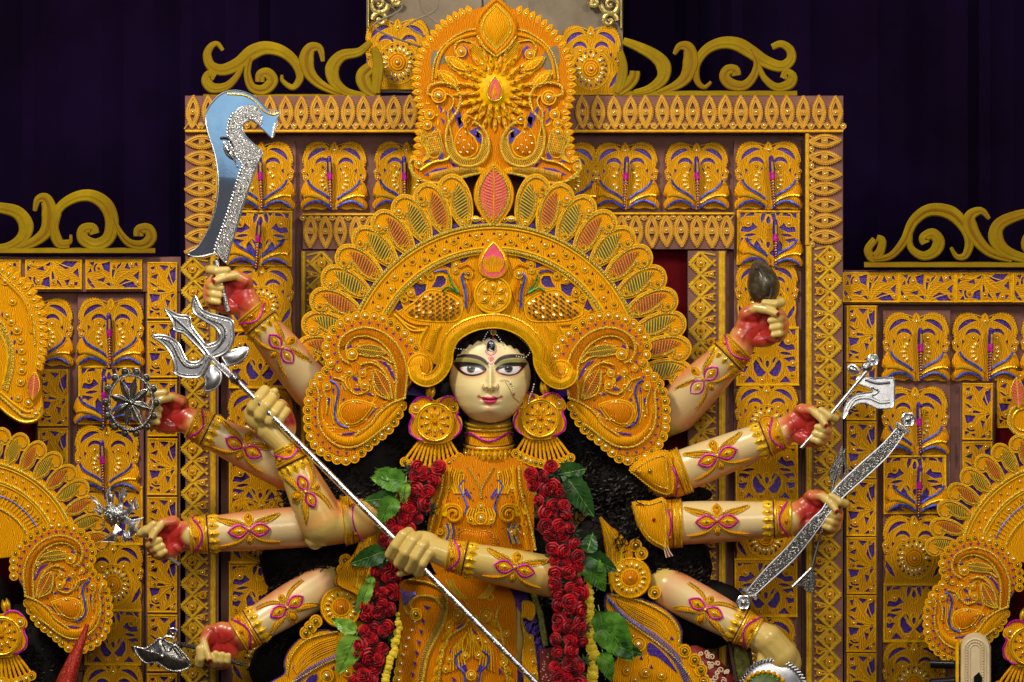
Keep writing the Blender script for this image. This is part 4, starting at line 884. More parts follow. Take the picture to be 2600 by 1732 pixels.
# ------------------------------------------------------------------ ear ornaments
c5 = CV(760, 760, 3.7325)
WO = [(1000, 330), (850, 215), (700, 160), (560, 160), (430, 210), (320, 300), (262, 420), (270, 540), (295, 640), (210, 720), (130, 830), (88, 980), (84, 1150), (110, 1300), (200, 1430), (350, 1515), (500, 1515), (610, 1430), (720, 1330), (840, 1240), (940, 1090), (1005, 930), (1100, 800), (1130, 650), (1115, 490), (1060, 390)]
def ear_wing(label, sg, S=1.0, to=None, hb=180):
    F0 = (lambda p: c5(p)) if sg < 0 else (lambda p: mx(c5(p), 1236))
    wc = (917, 985) if sg < 0 else (1555, 985); to = to or wc
    F = lambda p: [(to[0] + (q[0] - wc[0]) * S, to[1] + (q[1] - wc[1]) * S) + tuple(q[2:]) for q in F0(p)]
    t = thing('ear_ornament', label, 'ear ornament', to[0], to[1], hb, 'paisley ear ornaments of the crowns')
    def hx(x, y, h): d = abs(x - to[0] + wc[0] - 1236); return (x, y, h + (460 - d) * .12)    # leans forward toward the face
    o = cr(F(WO), 4, True)
    b = MB(); b.plate(offs(o, -8), (), hb, hb + 14, 'deep_orange_foam', 3); b.build('foam_body', t, hx)
    cpts = chips(MB(), o, 70, 0, 'purple_foil', 12, 5, 26, rnd=31); b = MB()
    for x, y in cpts:
        if R() < .5: b.plate(lens(x, y, 8, 4, U(0, 180), 4), (), hb + 13, hb + 15, 'dark_board', 0)
        else: b.ball(x, y, hb + 15, 3.0, 'pearl_gold', lo=True)
    b.build('sequin_scatter', t, hx, 'stuff')
    b = MB(); rq = random.Random(17)
    for i in range(46):
        x, y = cpts[i % len(cpts)]; L_ = rq.uniform(9, 22) * S; a_ = math.degrees(atan2(y - to[1], x - to[0])) + 90 + rq.uniform(-25, 25); b.tube(mv(rot([(-L_, 4), (0, -3), (L_, 4)], a_), x + 5, y + 4), 1.6, hb + 14.5, 'yellow_ridge', 4, taper=True)
    b.build('engraved_veins', t, hx, 'stuff')
    for q in resamp(o, 22.5 * S, True):
        if hypot(q[0] - F([(1100, 900)])[0][0], q[1] - F([(1100, 900)])[0][1]) < 42 * S: continue
        x, y, h = hx(q[0], q[1], hb + 6 + U(0, 2)); put('pearl_coil', COIL if R() < .45 else COILD, t, x, y, h, 0, 1.28 * S)
    b = MB()
    for q in resamp(offs(o, -18 * S), 22.5 * S, True):
        b.plate([(q[0] - 4, q[1] - 2), (q[0] + 4, q[1] - 3), (q[0] + 1, q[1] + 5)], (), hb + 13, hb + 15.2, 'purple_foil', 0)
    for p in ([(455, 455), (490, 425), (500, 450), (465, 475)], [(745, 580), (820, 595), (880, 670), (912, 780), (880, 740), (830, 640)], [(570, 655), (610, 650), (630, 670), (600, 668), (580, 685)], [(500, 730), (530, 730), (570, 770), (560, 785), (510, 760)],
              [(510, 845), (575, 840), (580, 862), (530, 865)], [(640, 900), (670, 885), (700, 915), (680, 915)], [(400, 810), (440, 850), (430, 865)], [(270, 930), (295, 940), (280, 1010), (262, 980)], [(655, 1130), (690, 1060), (770, 1020), (710, 1060)], [(400, 1275), (540, 1255), (500, 1285), (420, 1290)],
              [(320, 830), (332, 850), (318, 900), (310, 860)], [(405, 950), (430, 935), (420, 975)]):
        b.plate(F(p), (), hb + 13, hb + 16, 'purple_foil', 0)
    b.build('purple_inlay', t, hx)
    b = MB()
    o1 = [(470, 605), (400, 560), (370, 470), (395, 375), (470, 310), (600, 268), (740, 290), (870, 370), (965, 490), (1012, 620), (1020, 760), (1000, 930)]
    i1 = [(480, 560), (445, 490), (455, 420), (530, 360), (640, 350), (760, 400), (850, 490), (900, 600), (920, 720), (910, 960)]
    rope(b, F(o1), 3.2, hb + 20); rope(b, F(i1), 3.0, hb + 18)
    b.ribs(cr(F(o1[2:]), 6), cr(F(i1[2:]), 6), 5.2, 1.6, hb + 17, 'deep_orange_foam', hb + 23)
    rope(b, F([(540, 440), (640, 460), (760, 470), (860, 540), (880, 600)]), 2.2, hb + 17); rope(b, F([(560, 520), (680, 540), (780, 545), (870, 600)]), 2.6, hb + 17)
    rope(b, F([(580, 620), (680, 600), (780, 660), (850, 780), (880, 940)]), 2.8, hb + 19); rope(b, F([(690, 680), (700, 800), (740, 900), (860, 950)]), 2.4, hb + 19)
    rope(b, F([(150, 820), (185, 900), (172, 1050), (190, 1200), (260, 1315), (380, 1395), (520, 1400), (640, 1345), (760, 1250), (860, 1180)]), 2.8, hb + 18)
    rope(b, F([(230, 860), (262, 960), (255, 1080)]), 2.4, hb + 17)
    rope(b, F([(1005, 935), (870, 990), (750, 1080), (680, 1180), (600, 1240), (530, 1290)]), 3.0, hb + 22)
    rope(b, F([(320, 740), (410, 770), (460, 840), (540, 900), (640, 870), (655, 830)]), 2.4, hb + 18)
    b.tube(cr(F([(290, 770), (345, 800), (370, 880), (350, 980), (335, 1080), (365, 1170), (450, 1215)]), 6), 2.8, hb + 17, 'blue_tape', 5)
    fold = cr(F([(960, 960), (840, 1060), (720, 1210), (580, 1320), (420, 1340), (290, 1270), (225, 1150), (215, 1020)]), 6); b.tube(fold, [9 * sin(pi * min(1, .15 + i / len(fold))) + 3 for i in range(len(fold))], hb + 15, 'orange_foam', 8, .7)
    f2 = cr(F([(990, 960), (900, 1090), (780, 1200), (640, 1290)]), 6); b.tube(f2, 11, hb + 8, 'orange_foam', 8, .8); b.ribs(offs(f2, 9, False), offs(f2, -9, False), 4.5, 1.0, hb + 14, 'yellow_ridge', hb + 18)
    for rr_ in (0, 12, 24): b.tube(cr(F([(660 + rr_, 640), (590, 700 - rr_), (560 + rr_, 780), (620, 830 - rr_)]), 5), 1.6, hb + 16, 'yellow_ridge', 4)
    for rr_ in range(5): b.tube(cr(F([(300 + 22 * rr_, 900 + 5 * rr_), (300 + 20 * rr_, 1050), (330 + 22 * rr_, 1180 - 10 * rr_)]), 5), 1.3, hb + 15.5, 'yellow_ridge', 4)
    for k in range(3): b.tube(cr(F([(470 + 30 * k, 700), (400 + 34 * k, 760), (440 + 30 * k, 860)]), 5), 1.4, hb + 15.5, 'yellow_ridge', 4)
    b.build('gold_scrollwork', t, hx)
    b = MB(); p = F([(685, 485)])[0]; ribleaf(b, p[0], p[1], 82 * S, 26 * S, 8 * -sg * 1.0 if sg < 0 else -8, hb + 18, 'green_foam', n=14, r=1.3); b.build('green_leaf', t, hx)
    b = MB(); p = F([(785, 800)])[0]; ribleaf(b, p[0], p[1], 82 * S, 34 * S, 62 if sg < 0 else 118, hb + 19, 'red_foam', n=12, r=1.4); b.build('red_leaf', t, hx)
    b = MB(); p = F([(548, 1062)])[0]; dr = drop(p[0], p[1], 96 * S, 84 * S, (70 if sg < 0 else -70), 24); b.dome(dr, hb + 14, hb + 26, 'deep_orange_foam', 4); b.tube(dr, 2, hb + 15, 'yellow_ridge', 5, closed=True); b.tube(offs(dr, -6), 1.3, hb + 21, 'yellow_ridge', 4, closed=True)
    rr = random.Random(5)
    for i in range(26):
        a, q = rr.uniform(0, 6.28), rr.uniform(0, 30 * S); b.gem(p[0] + q * cos(a), p[1] + q * sin(a) * .85, hb + 24 - q * .12, 8, 4.4, rr.uniform(-40, 10), 'pearl_gold' if rr.random() < .7 else 'dark_gem')
    b.build('gem_drop', t, hx)
    for x, y, s in ((500, 520, 1.5), (260, 820, 1.1), (600, 700, 1.0), (620, 810, 1.1), (310, 600, .8), (375, 655, .8), (475, 690, .9), (450, 1180, .8)):
        q = F([(x, y)])[0]; X, Y, Z = hx(q[0], q[1], hb + 15); put('pearl_coil', COIL, t, X, Y, Z, 0, s * S)
    MB().plate(offs(o, -40 * S), (), -50, hb - .5, 'dark_board', 0).build('ear_mount', t)
ear_wing('large scalloped paisley ear ornament left of the face, above the trident shaft', -1)
ear_wing('large scalloped paisley ear ornament right of the face, under the lowest crown petals', 1)
# ------------------------------------------------------------------ earrings
def earring(label, x0, y0, mir=1):
    c = lambda p: [(x0 + mir * q[0], y0 + q[1]) for q in p]
    t = thing('earring', label, 'earring', x0, y0, 225, 'round filigree earrings'); h = 225
    fan = MB(); fp = [(-30, 48)]
    ends = [(-62 + 12.6 * i, 78 + 34 * sin(pi * (i + 1) / 14) + (i > 5) * 4) for i in range(12)]
    for i, (ex_, ey) in enumerate(ends):
        sx_ = -34 + 6.2 * i; fan.tube([(q[0], q[1]) for q in c([(sx_, 42), ((sx_ + ex_) / 2, 62 + (ey - 80) * .4), (ex_, ey)])], 4.2, h - 2, 'orange_foam', 6, .6); fan.tube(c([(sx_, 42), (ex_, ey)]), 1.3, h + 1, 'yellow_ridge', 4)
    fan.build('fringe', t)
    for (ex_, ey) in ends:
        q = c([(ex_, ey + 4)])[0]; put('pearl_coil', COILD if R() < .8 else COIL, t, q[0], q[1], h, 0, 1.15)
    o = cr(c([(0, -56), (22, -66), (44, -62), (62, -44), (66, -26), (58, -16), (66, 6), (64, 30), (48, 42), (30, 52), (0, 56), (-30, 52), (-56, 34), (-70, 14), (-68, -8), (-58, -22), (-62, -38), (-50, -60), (-28, -66), (-8, -60)]), 3, True)
    b = MB(); b.plate(o, (), h, h + 8, 'orange_foam', 1.5); b.tube(offs(o, -2), 1.6, h + 8, 'yellow_ridge', 4, closed=True); b.build('backing_plate', t)
    b = MB()
    hs = []
    for i in range(10): a = 36 * i + 18; hs.append([(38 * cos(radians(a - 6)), 38 * sin(radians(a - 6))), (38 * cos(radians(a + 6)), 38 * sin(radians(a + 6))), (29 * cos(radians(a)), 29 * sin(radians(a)))])
    b.plate(c(circ(0, 0, 50, 30)), (), h + 8, h + 15, 'orange_foam', 1); b.tube(c(circ(0, 0, 47, 30)), 3, h + 16, 'gold_foil', 6, closed=True); b.tube(c(circ(0, 0, 42, 30)), 1.4, h + 16, 'yellow_ridge', 5, closed=True)
    for q in hs: b.plate(c(q), (), h + 14, h + 15.8, 'dark_board', 0)
    b.build('rosette_disc', t)
    b = MB()
    for i in range(9):
        a = 40 * i + 10; q = lens(21 * cos(radians(a)), 21 * sin(radians(a)), 26, 13, a, 6); b.dome(c(q), h + 15, h + 20, 'orange_foam', 2); b.tube(c(q), 1.2, h + 16.5, 'yellow_ridge', 4, closed=True); g = c([(23 * cos(radians(a)), 23 * sin(radians(a)))])[0]; b.gem(g[0], g[1], h + 20, 8, 4.5, a * mir if mir > 0 else 180 - a, 'pearl_gold')
    b.ball(x0, y0, h + 18, 6, 'deep_orange_foam'); b.build('flower', t)
    b = MB()
    for p in ([(6, -54), (22, -64), (44, -60), (58, -44)], [(-14, -50), (-26, -64), (-44, -64), (-56, -52)], [(-62, -26), (-56, -16), (-66, 6), (-62, 26), (-48, 40)], [(60, -22), (56, -12), (64, 8), (60, 28), (44, 42), (30, 46)]): b.tube(cr(c(p), 6), 2.8, h + 10, 'magenta_tape', 5)
    b.build('magenta_edge', t)
    b = MB()
    for p, L in (((16, -78), 40), ((6, -74), 36)): b.dome(lens(*c([p])[0], 40, 15, 78 * mir + (0 if mir > 0 else 0), 7), h + 4, h + 14, 'gold_foil', 3, base=3)
    b.build('leaf_hook', t); q = c([(48, -36)])[0]; put('pearl_coil', COIL, t, q[0], q[1], h + 8, 0, 1.3); q = c([(-48, -38)])[0]; put('pearl_coil', COILD, t, q[0], q[1], h + 8, 0, 1.2)
earring('round gold filigree earring with magenta edging, left of the central neck', 1104, 1072, -1)
earring('round gold filigree earring with magenta edging, right of the central neck', 1372, 1062, 1)
# ------------------------------------------------------------------ goddess statue
G = thing('goddess_statue', 'ten armed painted clay goddess statue with red palms, standing before the tall altar frame', 'statue', 1245, 1740, 150)
def lerp(a, b, t): return tuple(a[k] + (b[k] - a[k]) * t for k in range(len(a)))
class Arm:
    def __init__(s, A_, B_, rA, rB, down=1): s.A, s.B, s.rA, s.rB = A_, B_, rA, rB; s.L = math.dist(A_, B_); s.d = tuple((B_[k] - A_[k]) / s.L for k in range(3)); n = (-s.d[1], s.d[0]); l = hypot(*n) or 1; s.n = (n[0] / l, n[1] / l); s.n = s.n if s.n[1] * down > 0 else (-s.n[0], -s.n[1])
    def c(s, u): t = u / s.L; return tuple(s.A[k] + s.d[k] * u for k in range(3))
    def r(s, u): t = min(1.1, max(-.1, u / s.L)); return s.rA + (s.rB - s.rA) * (t ** .8 if t > 0 else 0) + 3 * sin(pi * min(1, max(0, t)) ** 1)
    def map(s, u, v, e): 
        r = s.r(u); th = v / r; c = s.c(u); q = (r + e) * sin(th); return (c[0] + s.n[0] * q, c[1] + s.n[1] * q, c[2] + (r + e) * cos(th))
# A wrist, B far end (x, y, h)
ARMS = {
 'L1': Arm((634, 790, 205), (795, 985, 85), 35, 57), 'L2': Arm((486, 1072, 190), (735, 1195, 130), 36, 54),
 'L3': Arm((724, 1132, 300), (818, 1325, 285), 29, 60, -1), 'L4': Arm((482, 1360, 215), (800, 1335, 180), 41, 53),
 'L5': Arm((604, 1615, 210), (826, 1480, 130), 40, 54, -1), 'R0': Arm((1136, 1409, 345), (1405, 1466, 285), 35, 53),
 'R1': Arm((1878, 878, 205), (1715, 1040, 85), 38, 60), 'R2': Arm((1985, 1098, 215), (1690, 1212, 150), 38, 54),
 'R3': Arm((2010, 1318, 215), (1690, 1330, 160), 40, 56), 'R4': Arm((1918, 1610, 225), (1700, 1495, 150), 38, 52, -1)}
ARMS['U3'] = Arm((818, 1330, 285), (925, 1316, 230), 58, 50)
ub = MB()
def cap(pts, rs, n=12):
    for i in range(len(pts)):
        ub.ball(*pts[i], rs[i] * .998, 'cream_paint')
        if i: ub.tube([pts[i - 1], pts[i]], [rs[i - 1], rs[i]], 0, 'cream_paint', n)
SPH = _sph(28, 16)
for k, a in ARMS.items():
    us = [a.L * i / 8 for i in range(9)]; cap([a.c(u) for u in us], [a.r(u) for u in us], 36)
ub.ball(800, 1370, 285, 26, 'cream_paint'); 
PALMS = []; NAILS = []
def hand(C, phi, m, arm, s=1.0, wr=None, idx=True):
    """curled hand, palm toward the viewer; u along the fingers, v negative on the thumb side"""
    s *= 1.07; c, sn = cos(radians(phi)), sin(radians(phi))
    def P3(u, v, h): v *= m; return (C[0] + (u * c - v * sn) * s, C[1] + (u * sn + v * c) * s, C[2] + h * s)
    def el(u, v, h, ru, rv, rh): ub.ball(*P3(u, v, h), ru * s, 'cream_paint', ry=rv * s, rh=rh * s, a=phi)
    el(2, 0, -12, 50, 50, 20); el(-24, 8, -5, 34, 40, 21); el(-16, -26, 1, 30, 22, 19); el(8, 36, -3, 40, 20, 19); el(40, 4, -16, 34, 46, 16)
    w = wr or arm.A; cap([w, lerp(w, P3(-30, 4, -10), .5), P3(-30, 4, -12)], [arm.rA, 33 * s, 25 * s], 24)
    for i, (v, r) in enumerate(((-44, 11.2), (-9, 10.4), (9, 10.2), (26, 9.4))):
        if i == 0: pts = [P3(18, -40, -4), P3(48, -48, 4), P3(62, -46, 18), P3(48, -45, 30), P3(22, -51, 30)]
        else: pts = [P3(26, v, -10), P3(52, v, -4), P3(61 - i * 2, v + 1, 12), P3(50 - i, v + 2, 25), P3(29 + i, v + 3, 27)]
        cap(pts, [r, r * 1.08, r * 1.1, r, r * .88])
    cap([P3(-24, -30, 4), P3(0, -42, 16), P3(26, -33, 30), P3(47, -21, 37)], [19 * s, 13.5 * s, 11.5 * s, 8.8 * s])
    el(-28, 30, -4, 24, 20, 18)
    PALMS.append((P3(2, 5, 8), 62 * s)); NAILS.append((P3(51, -19, 45), 7 * s)); return P3
H = {}
H['R1'] = hand((1926, 825, 225), -8, 1, ARMS['R1'], .98)
H['L1'] = hand((592, 742, 225), 188, -1, ARMS['L1'], .98)
H['L2'] = hand((434, 1048, 200), 186, -1, ARMS['L2'], .9)
H['L4'] = hand((432, 1362, 225), 150, -1, ARMS['L4'], .88)
H['L5'] = hand((556, 1632, 225), 96, -1, ARMS['L5'], .88)
H['R2'] = hand((2046, 1078, 225), 24, 1, ARMS['R2'], .9)
H['R3'] = hand((2072, 1298, 225), 22, 1, ARMS['R3'], .92)
def fist(fs, blob, thumb, w, arm):
    for f in fs: cap(f[0], f[1])
    for b_ in blob: ub.ball(b_[0], b_[1], b_[2], b_[3], 'cream_paint', ry=b_[4], rh=b_[5], a=b_[6])
    cap(thumb[0], thumb[1]); cap([arm.A] + w[0], [arm.rA] + w[1], 16)
fist([([(1038, 1352, 352), (1024, 1360, 372), (1004, 1386, 374), (990, 1408, 356), (1000, 1420, 335)], [15, 15.5, 15, 14, 12]), ([(1064, 1362, 356), (1048, 1374, 380), (1028, 1404, 384), (1012, 1430, 364), (1022, 1438, 340)], [15, 15.5, 15, 14, 12]),
      ([(1086, 1376, 356), (1072, 1388, 382), (1054, 1416, 386), (1038, 1444, 364), (1048, 1448, 340)], [14, 15, 14.5, 13.5, 11]), ([(1100, 1392, 356), (1088, 1406, 378), (1072, 1432, 382), (1060, 1455, 360), (1068, 1456, 340)], [13, 14, 13, 12, 11])],
     [(1078, 1380, 348, 46, 32, 26, 12)], ([(1060, 1440, 325), (1030, 1452, 330), (1014, 1458, 335)], [13, 10, 8]), ([(1092, 1392, 346)], [33]), ARMS['R0'])
fist([([(640, 1050, 300), (642, 1034, 322), (656, 1012, 328), (672, 992, 312), (668, 998, 285)], [16, 17, 16, 15, 12]), ([(656, 1066, 302), (660, 1054, 328), (676, 1030, 334), (691, 1012, 314), (700, 1006, 290)], [15, 16, 15.5, 14, 11]),
      ([(678, 1080, 302), (684, 1068, 326), (697, 1048, 331), (711, 1030, 312), (718, 1028, 290)], [14, 15, 14, 13, 11]), ([(696, 1086, 302), (704, 1076, 320), (714, 1060, 324), (726, 1044, 308), (730, 1044, 290)], [13, 13, 12.5, 12, 10])],
     [(654, 1060, 296, 40, 32, 26, 50), (726, 1062, 262, 52, 22, 20, 72)], ([(690, 1040, 280), (688, 1008, 305), (697, 994, 312)], [14, 11, 10.5]), ([(684, 1090, 292)], [34]), ARMS['L3'])
PALMS.append(((738, 1052, 268), 34)); PALMS.append(((1112, 1434, 335), 20))
# lower right hand resting on the dish, seen from behind
cap([ARMS['R4'].A, (1950, 1626, 232), (1985, 1668, 226)], [38, 42, 44]); ub.ball(1985, 1668, 226, 60, 'cream_paint', ry=44, rh=30, a=52)
for i, (x, y) in enumerate(((2016, 1706), (1996, 1722), (1974, 1730), (1950, 1726))): cap([(1992 - i * 6, 1684 + i * 3, 230), (x, y, 226), (x + 4, y + 26, 190)], [15, 13, 11])
cap([(1940, 1650, 236), (1932, 1688, 244), (1944, 1716, 240)], [16, 13, 11])
# trunk and neck
for (x, y, h, rx, ry, rh) in ((1235, 1255, 150, 150, 110, 75), (1225, 1420, 140, 110, 130, 70), (1215, 1620, 130, 150, 160, 80), (1215, 1860, 130, 170, 160, 90)): ub.ball(x, y, h, rx, 'cream_paint', ry=ry, rh=rh)
cap([(1241, 1190, 150), (1243, 1110, 155), (1244, 1040, 160)], [66, 57, 54], 28)
for a, sh in (('L1', (1110, 1190, 120)), ('L2', (1100, 1230, 110)), ('L4', (1110, 1290, 120)), ('L5', (1110, 1330, 100)), ('R1', (1360, 1190, 120)), ('R2', (1370, 1220, 120)), ('R3', (1370, 1270, 120)), ('R4', (1370, 1320, 100)), ('R0', (1350, 1330, 190)), ('U3', (1110, 1260, 160))):
    B_ = ARMS[a].B
    if a == 'R0': cap([B_, (1432, 1440, 180), (1420, 1400, 60), sh[:2] + (20,)], [52, 50, 50, 58], 28)
    elif a == 'U3': cap([B_, (965, 1306, 150), (1010, 1290, 60), sh[:2] + (20,)], [49, 46, 46, 58], 28)
    else: cap([B_, lerp(B_, (sh[0], sh[1], 30), .3)[:2] + (45,), (sh[0], sh[1], 20)], [ARMS[a].rB, ARMS[a].rB * .95, 58], 28)
SPH = _sph(8, 6)
tmp = ub.build('body', G)
md = tmp.modifiers.new('r', 'REMESH'); md.mode = 'VOXEL'; md.voxel_size = .0023; ms = tmp.modifiers.new('s', 'SMOOTH'); ms.factor = .5; ms.iterations = 7
dg = bpy.context.evaluated_depsgraph_get(); me = bpy.data.meshes.new_from_object(tmp.evaluated_get(dg)); me.name = 'body'
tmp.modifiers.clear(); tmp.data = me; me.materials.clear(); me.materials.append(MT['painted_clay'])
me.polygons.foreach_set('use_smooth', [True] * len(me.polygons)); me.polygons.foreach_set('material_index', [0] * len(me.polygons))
nv = len(me.vertices); co = np.zeros(nv * 3); me.vertices.foreach_get('co', co); co = co.reshape(-1, 3) + np.array(O[G.name])
hh = -co[:, 1] * 1000; kk = (D - hh) / D; X = co[:, 0] * 1000 / kk + 1300; Y = 866 - co[:, 2] * 1000 / kk
no = np.zeros(nv * 3); me.vertices.foreach_get('normal', no); no = no.reshape(-1, 3)
def ss(a, b, x): t = np.clip((x - a) / (b - a), 0, 1); return t * t * (3 - 2 * t)
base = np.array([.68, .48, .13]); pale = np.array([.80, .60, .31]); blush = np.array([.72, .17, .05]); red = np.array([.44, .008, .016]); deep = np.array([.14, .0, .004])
col = np.tile(base, (nv, 1))
def mixc(c, w): 
    global col
    col = col * (1 - w[:, None]) + np.array(c) * w[:, None]
nz = .5 + .5 * np.sin(X * .11 + 2 * np.sin(Y * .07)) * np.sin(Y * .09 + 1.5 * np.sin(X * .05))
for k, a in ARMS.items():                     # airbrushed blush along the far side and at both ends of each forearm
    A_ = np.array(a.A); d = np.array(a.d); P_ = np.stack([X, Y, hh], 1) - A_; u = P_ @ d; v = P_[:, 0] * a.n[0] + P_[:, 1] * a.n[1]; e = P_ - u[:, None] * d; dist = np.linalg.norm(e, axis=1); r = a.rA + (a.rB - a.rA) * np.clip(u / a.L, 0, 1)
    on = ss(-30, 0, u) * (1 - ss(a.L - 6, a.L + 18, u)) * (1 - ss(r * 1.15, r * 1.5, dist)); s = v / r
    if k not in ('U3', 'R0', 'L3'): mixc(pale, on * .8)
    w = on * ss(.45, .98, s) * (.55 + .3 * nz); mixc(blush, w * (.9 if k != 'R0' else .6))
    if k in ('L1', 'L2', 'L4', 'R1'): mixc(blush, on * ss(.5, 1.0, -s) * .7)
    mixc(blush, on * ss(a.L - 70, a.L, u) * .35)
for (c, r) in PALMS:
    dd = np.sqrt((X - c[0]) ** 2 + (Y - c[1]) ** 2); lowh = 1 - ss(c[2] + 13, c[2] + 22, hh); z = 1 + .25 * (nz - .5)
    mixc(blush, (1 - ss(r * .9, r * 1.5, dd * z)) * np.maximum(lowh, .0) * .8); mixc(red, (1 - ss(r * .5, r * 1.12, dd * z)) * lowh * .92)
    ang = np.arctan2(Y - c[1], X - c[0]); mixc(deep, (1 - ss(r * .7, r * 1.0, dd)) * lowh * ss(.86, .99, np.cos(ang * 4 + dd * .05)) * .6)
for (c, r) in NAILS:
    dd = np.sqrt((X - c[0]) ** 2 + (Y - c[1]) ** 2); mixc(red, (1 - ss(r * .7, r, dd)) * ss(c[2] - 14, c[2] - 9, hh))
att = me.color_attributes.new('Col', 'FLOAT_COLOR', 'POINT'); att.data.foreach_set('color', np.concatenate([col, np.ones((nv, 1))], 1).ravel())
# ------------------------------------------------------------------ face
nr, nc = 300, 300
ys = np.linspace(0, 1, nr); yy = 846 + (1074 - 846) * (1 - (1 - ys) ** 1.35)
key = np.array([(846, 62), (858, 84), (875, 96), (900, 103), (930, 106), (955, 105), (980, 101), (1005, 92), (1030, 79), (1048, 65), (1060, 51), (1068, 36), (1072, 20), (1074, 3)])
wv = np.interp(yy, key[:, 0], key[:, 1])
for _ in range(3): wv[1:-1] = (wv[:-2] + 2 * wv[1:-1] + wv[2:]) / 4
dk = np.interp(yy, [846, 880, 940, 1000, 1040, 1060, 1074], [58, 78, 92, 94, 84, 66, 34])
for _ in range(260): dk[1:-1] = (dk[:-2] + 2 * dk[1:-1] + dk[2:]) / 4
ph = np.radians(np.linspace(-100, 100, nc)); Yg = np.repeat(yy[:, None], nc, 1); Xg = 1244 + wv[:, None] * np.sin(ph)[None, :]
Hg = 215 + dk[:, None] * np.cos(ph)[None, :] ** .9 if False else 215 + dk[:, None] * np.sign(np.cos(ph)) * np.abs(np.cos(ph)) ** .85
x = Xg - 1245; y = Yg
def g(cx, cy, sx, sy, a): return a * np.exp(-((x - cx) / sx) ** 2 - ((y - cy) / sy) ** 2)
nb = np.interp(y, [905, 925, 950, 978, 986, 991, 998], [0, 3, 11, 24, 25, 17, 0]); sg_ = np.interp(y, [905, 950, 985], [6, 7, 9.5])
F = nb * np.exp(-(x / sg_) ** 2) + g(-13.5, 982, 6.5, 7, 9) + g(13.5, 982, 6.5, 7, 9)
F += g(-50, 934, 24, 14, -7) + g(50, 934, 24, 14, -7) + g(-49, 940, 22, 10, 6) + g(46, 940, 22, 10, 6)
F += g(-50, 990, 34, 30, 5) + g(50, 990, 34, 30, 5) + g(0, 1043, 22, 13, 9) + g(0, 1029, 16, 4, -4) + g(0, 1017, 24, 14, 5)
F += g(-7, 1011, 9, 4, 4.5) + g(7, 1011, 9, 4, 4.5) + g(0, 1021, 13, 5, 6) + g(0, 1015.5, 18, 1.6, -3.5) + g(0, 1003, 2.5, 6, -2) + g(-22, 1013, 4, 4, -2) + g(22, 1013, 4, 4, -2)
F += g(-8, 987, 3.5, 2.5, -7) + g(7, 987, 3.5, 2.5, -7)
Hg = Hg + F * np.clip(np.cos(ph)[None, :], 0, 1) ** .5
def FACEH(px, py):
    i = int(np.clip(np.searchsorted(yy, py), 1, nr - 1)); w_ = wv[i]; s = max(-.98, min(.98, (px - 1244) / max(w_, 1))); j = int(round((math.degrees(math.asin(s)) + 100) / 200 * (nc - 1))); return float(Hg[i, j])
col = np.tile(np.array([.88, .71, .33]), (nr * nc, 1)); fx, fy = Xg.ravel(), Yg.ravel()
def sdf(poly, fx=fx, fy=fy):
    d = np.full(fx.shape, 1e9); ins = np.zeros(fx.shape, bool)
    for i in range(len(poly)):
        a, b_ = poly[i - 1], poly[i]; dx, dy = b_[0] - a[0], b_[1] - a[1]; l = dx * dx + dy * dy + 1e-9
        t = np.clip(((fx - a[0]) * dx + (fy - a[1]) * dy) / l, 0, 1); d = np.minimum(d, np.hypot(fx - a[0] - t * dx, fy - a[1] - t * dy))
        cnd = ((a[1] > fy) != (b_[1] > fy)); xi = (b_[0] - a[0]) * (fy - a[1]) / (dy if abs(dy) > 1e-9 else 1e-9) + a[0]; ins ^= cnd & (fx < xi)
    return np.where(ins, -d, d)
def paint(poly, c, a=1.0, soft=1.0, grow=0):
    d = sdf(poly) - grow; mixc(c, a * (1 - ss(-soft, soft, d)))
def pline(p, c, w, a=1.0, soft=.8):
    p = cr(p, 5) if len(p) > 2 else p; d = np.full(fx.shape, 1e9); ww = w if isinstance(w, (list, tuple)) else [w, w]
    for i in range(len(p) - 1):
        A_, B_ = p[i], p[i + 1]; dx, dy = B_[0] - A_[0], B_[1] - A_[1]; l = dx * dx + dy * dy + 1e-9; t = np.clip(((fx - A_[0]) * dx + (fy - A_[1]) * dy) / l, 0, 1)
        s = (i + .5) / len(p); wl = np.interp(s, np.linspace(0, 1, len(ww)), ww); d = np.minimum(d, np.hypot(fx - A_[0] - t * dx, fy - A_[1] - t * dy) - wl)
    mixc(c, a * (1 - ss(-soft, soft, d)))
c4 = CV(1000, 780, 3.92)
mixc([.80, .60, .42], np.exp(-((fx - 1246) / 26) ** 2 - ((fy - 905) / 30) ** 2) * .9); mixc([.78, .58, .34], np.exp(-((fx - 1244) / 45) ** 2 - ((fy - 1050) / 22) ** 2) * .7)
GL = [(580, 525), (700, 500), (850, 520), (930, 560), (950, 600), (900, 590), (760, 560), (640, 575)]; GR = [(1010, 560), (1080, 520), (1200, 508), (1340, 530), (1330, 570), (1240, 570), (1120, 565), (1010, 600)]
for p in (GL, GR): paint(cr(c4(p), 4, True), [.26, .24, .05], .9, 5)
LL = [(600, 560), (650, 552), (760, 556), (860, 575), (912, 610), (905, 640), (850, 668), (780, 680), (710, 668), (650, 630)]; LR = [(1310, 565), (1240, 558), (1130, 562), (1060, 585), (1020, 615), (1030, 640), (1090, 668), (1160, 676), (1230, 655), (1280, 610)]
for p in (LL, LR): paint(cr(c4(mv(p, 0, 26)), 4, True), [.80, .25, .07], .75, 7)
for p in (LL, LR): paint(cr(c4(p), 4, True), [.006, .004, .004], 1, 1.4, 2.2)
for p in (LL, LR):
    for k in range(0): pass
WL = [(662, 606), (725, 590), (805, 590), (888, 634), (840, 660), (780, 669), (715, 656)]; WR = [(1266, 598), (1205, 586), (1118, 586), (1034, 634), (1090, 660), (1150, 669), (1220, 654)]
for p in (WL, WR): paint(cr(c4(p), 4, True), [.72, .66, .66], 1, .9)
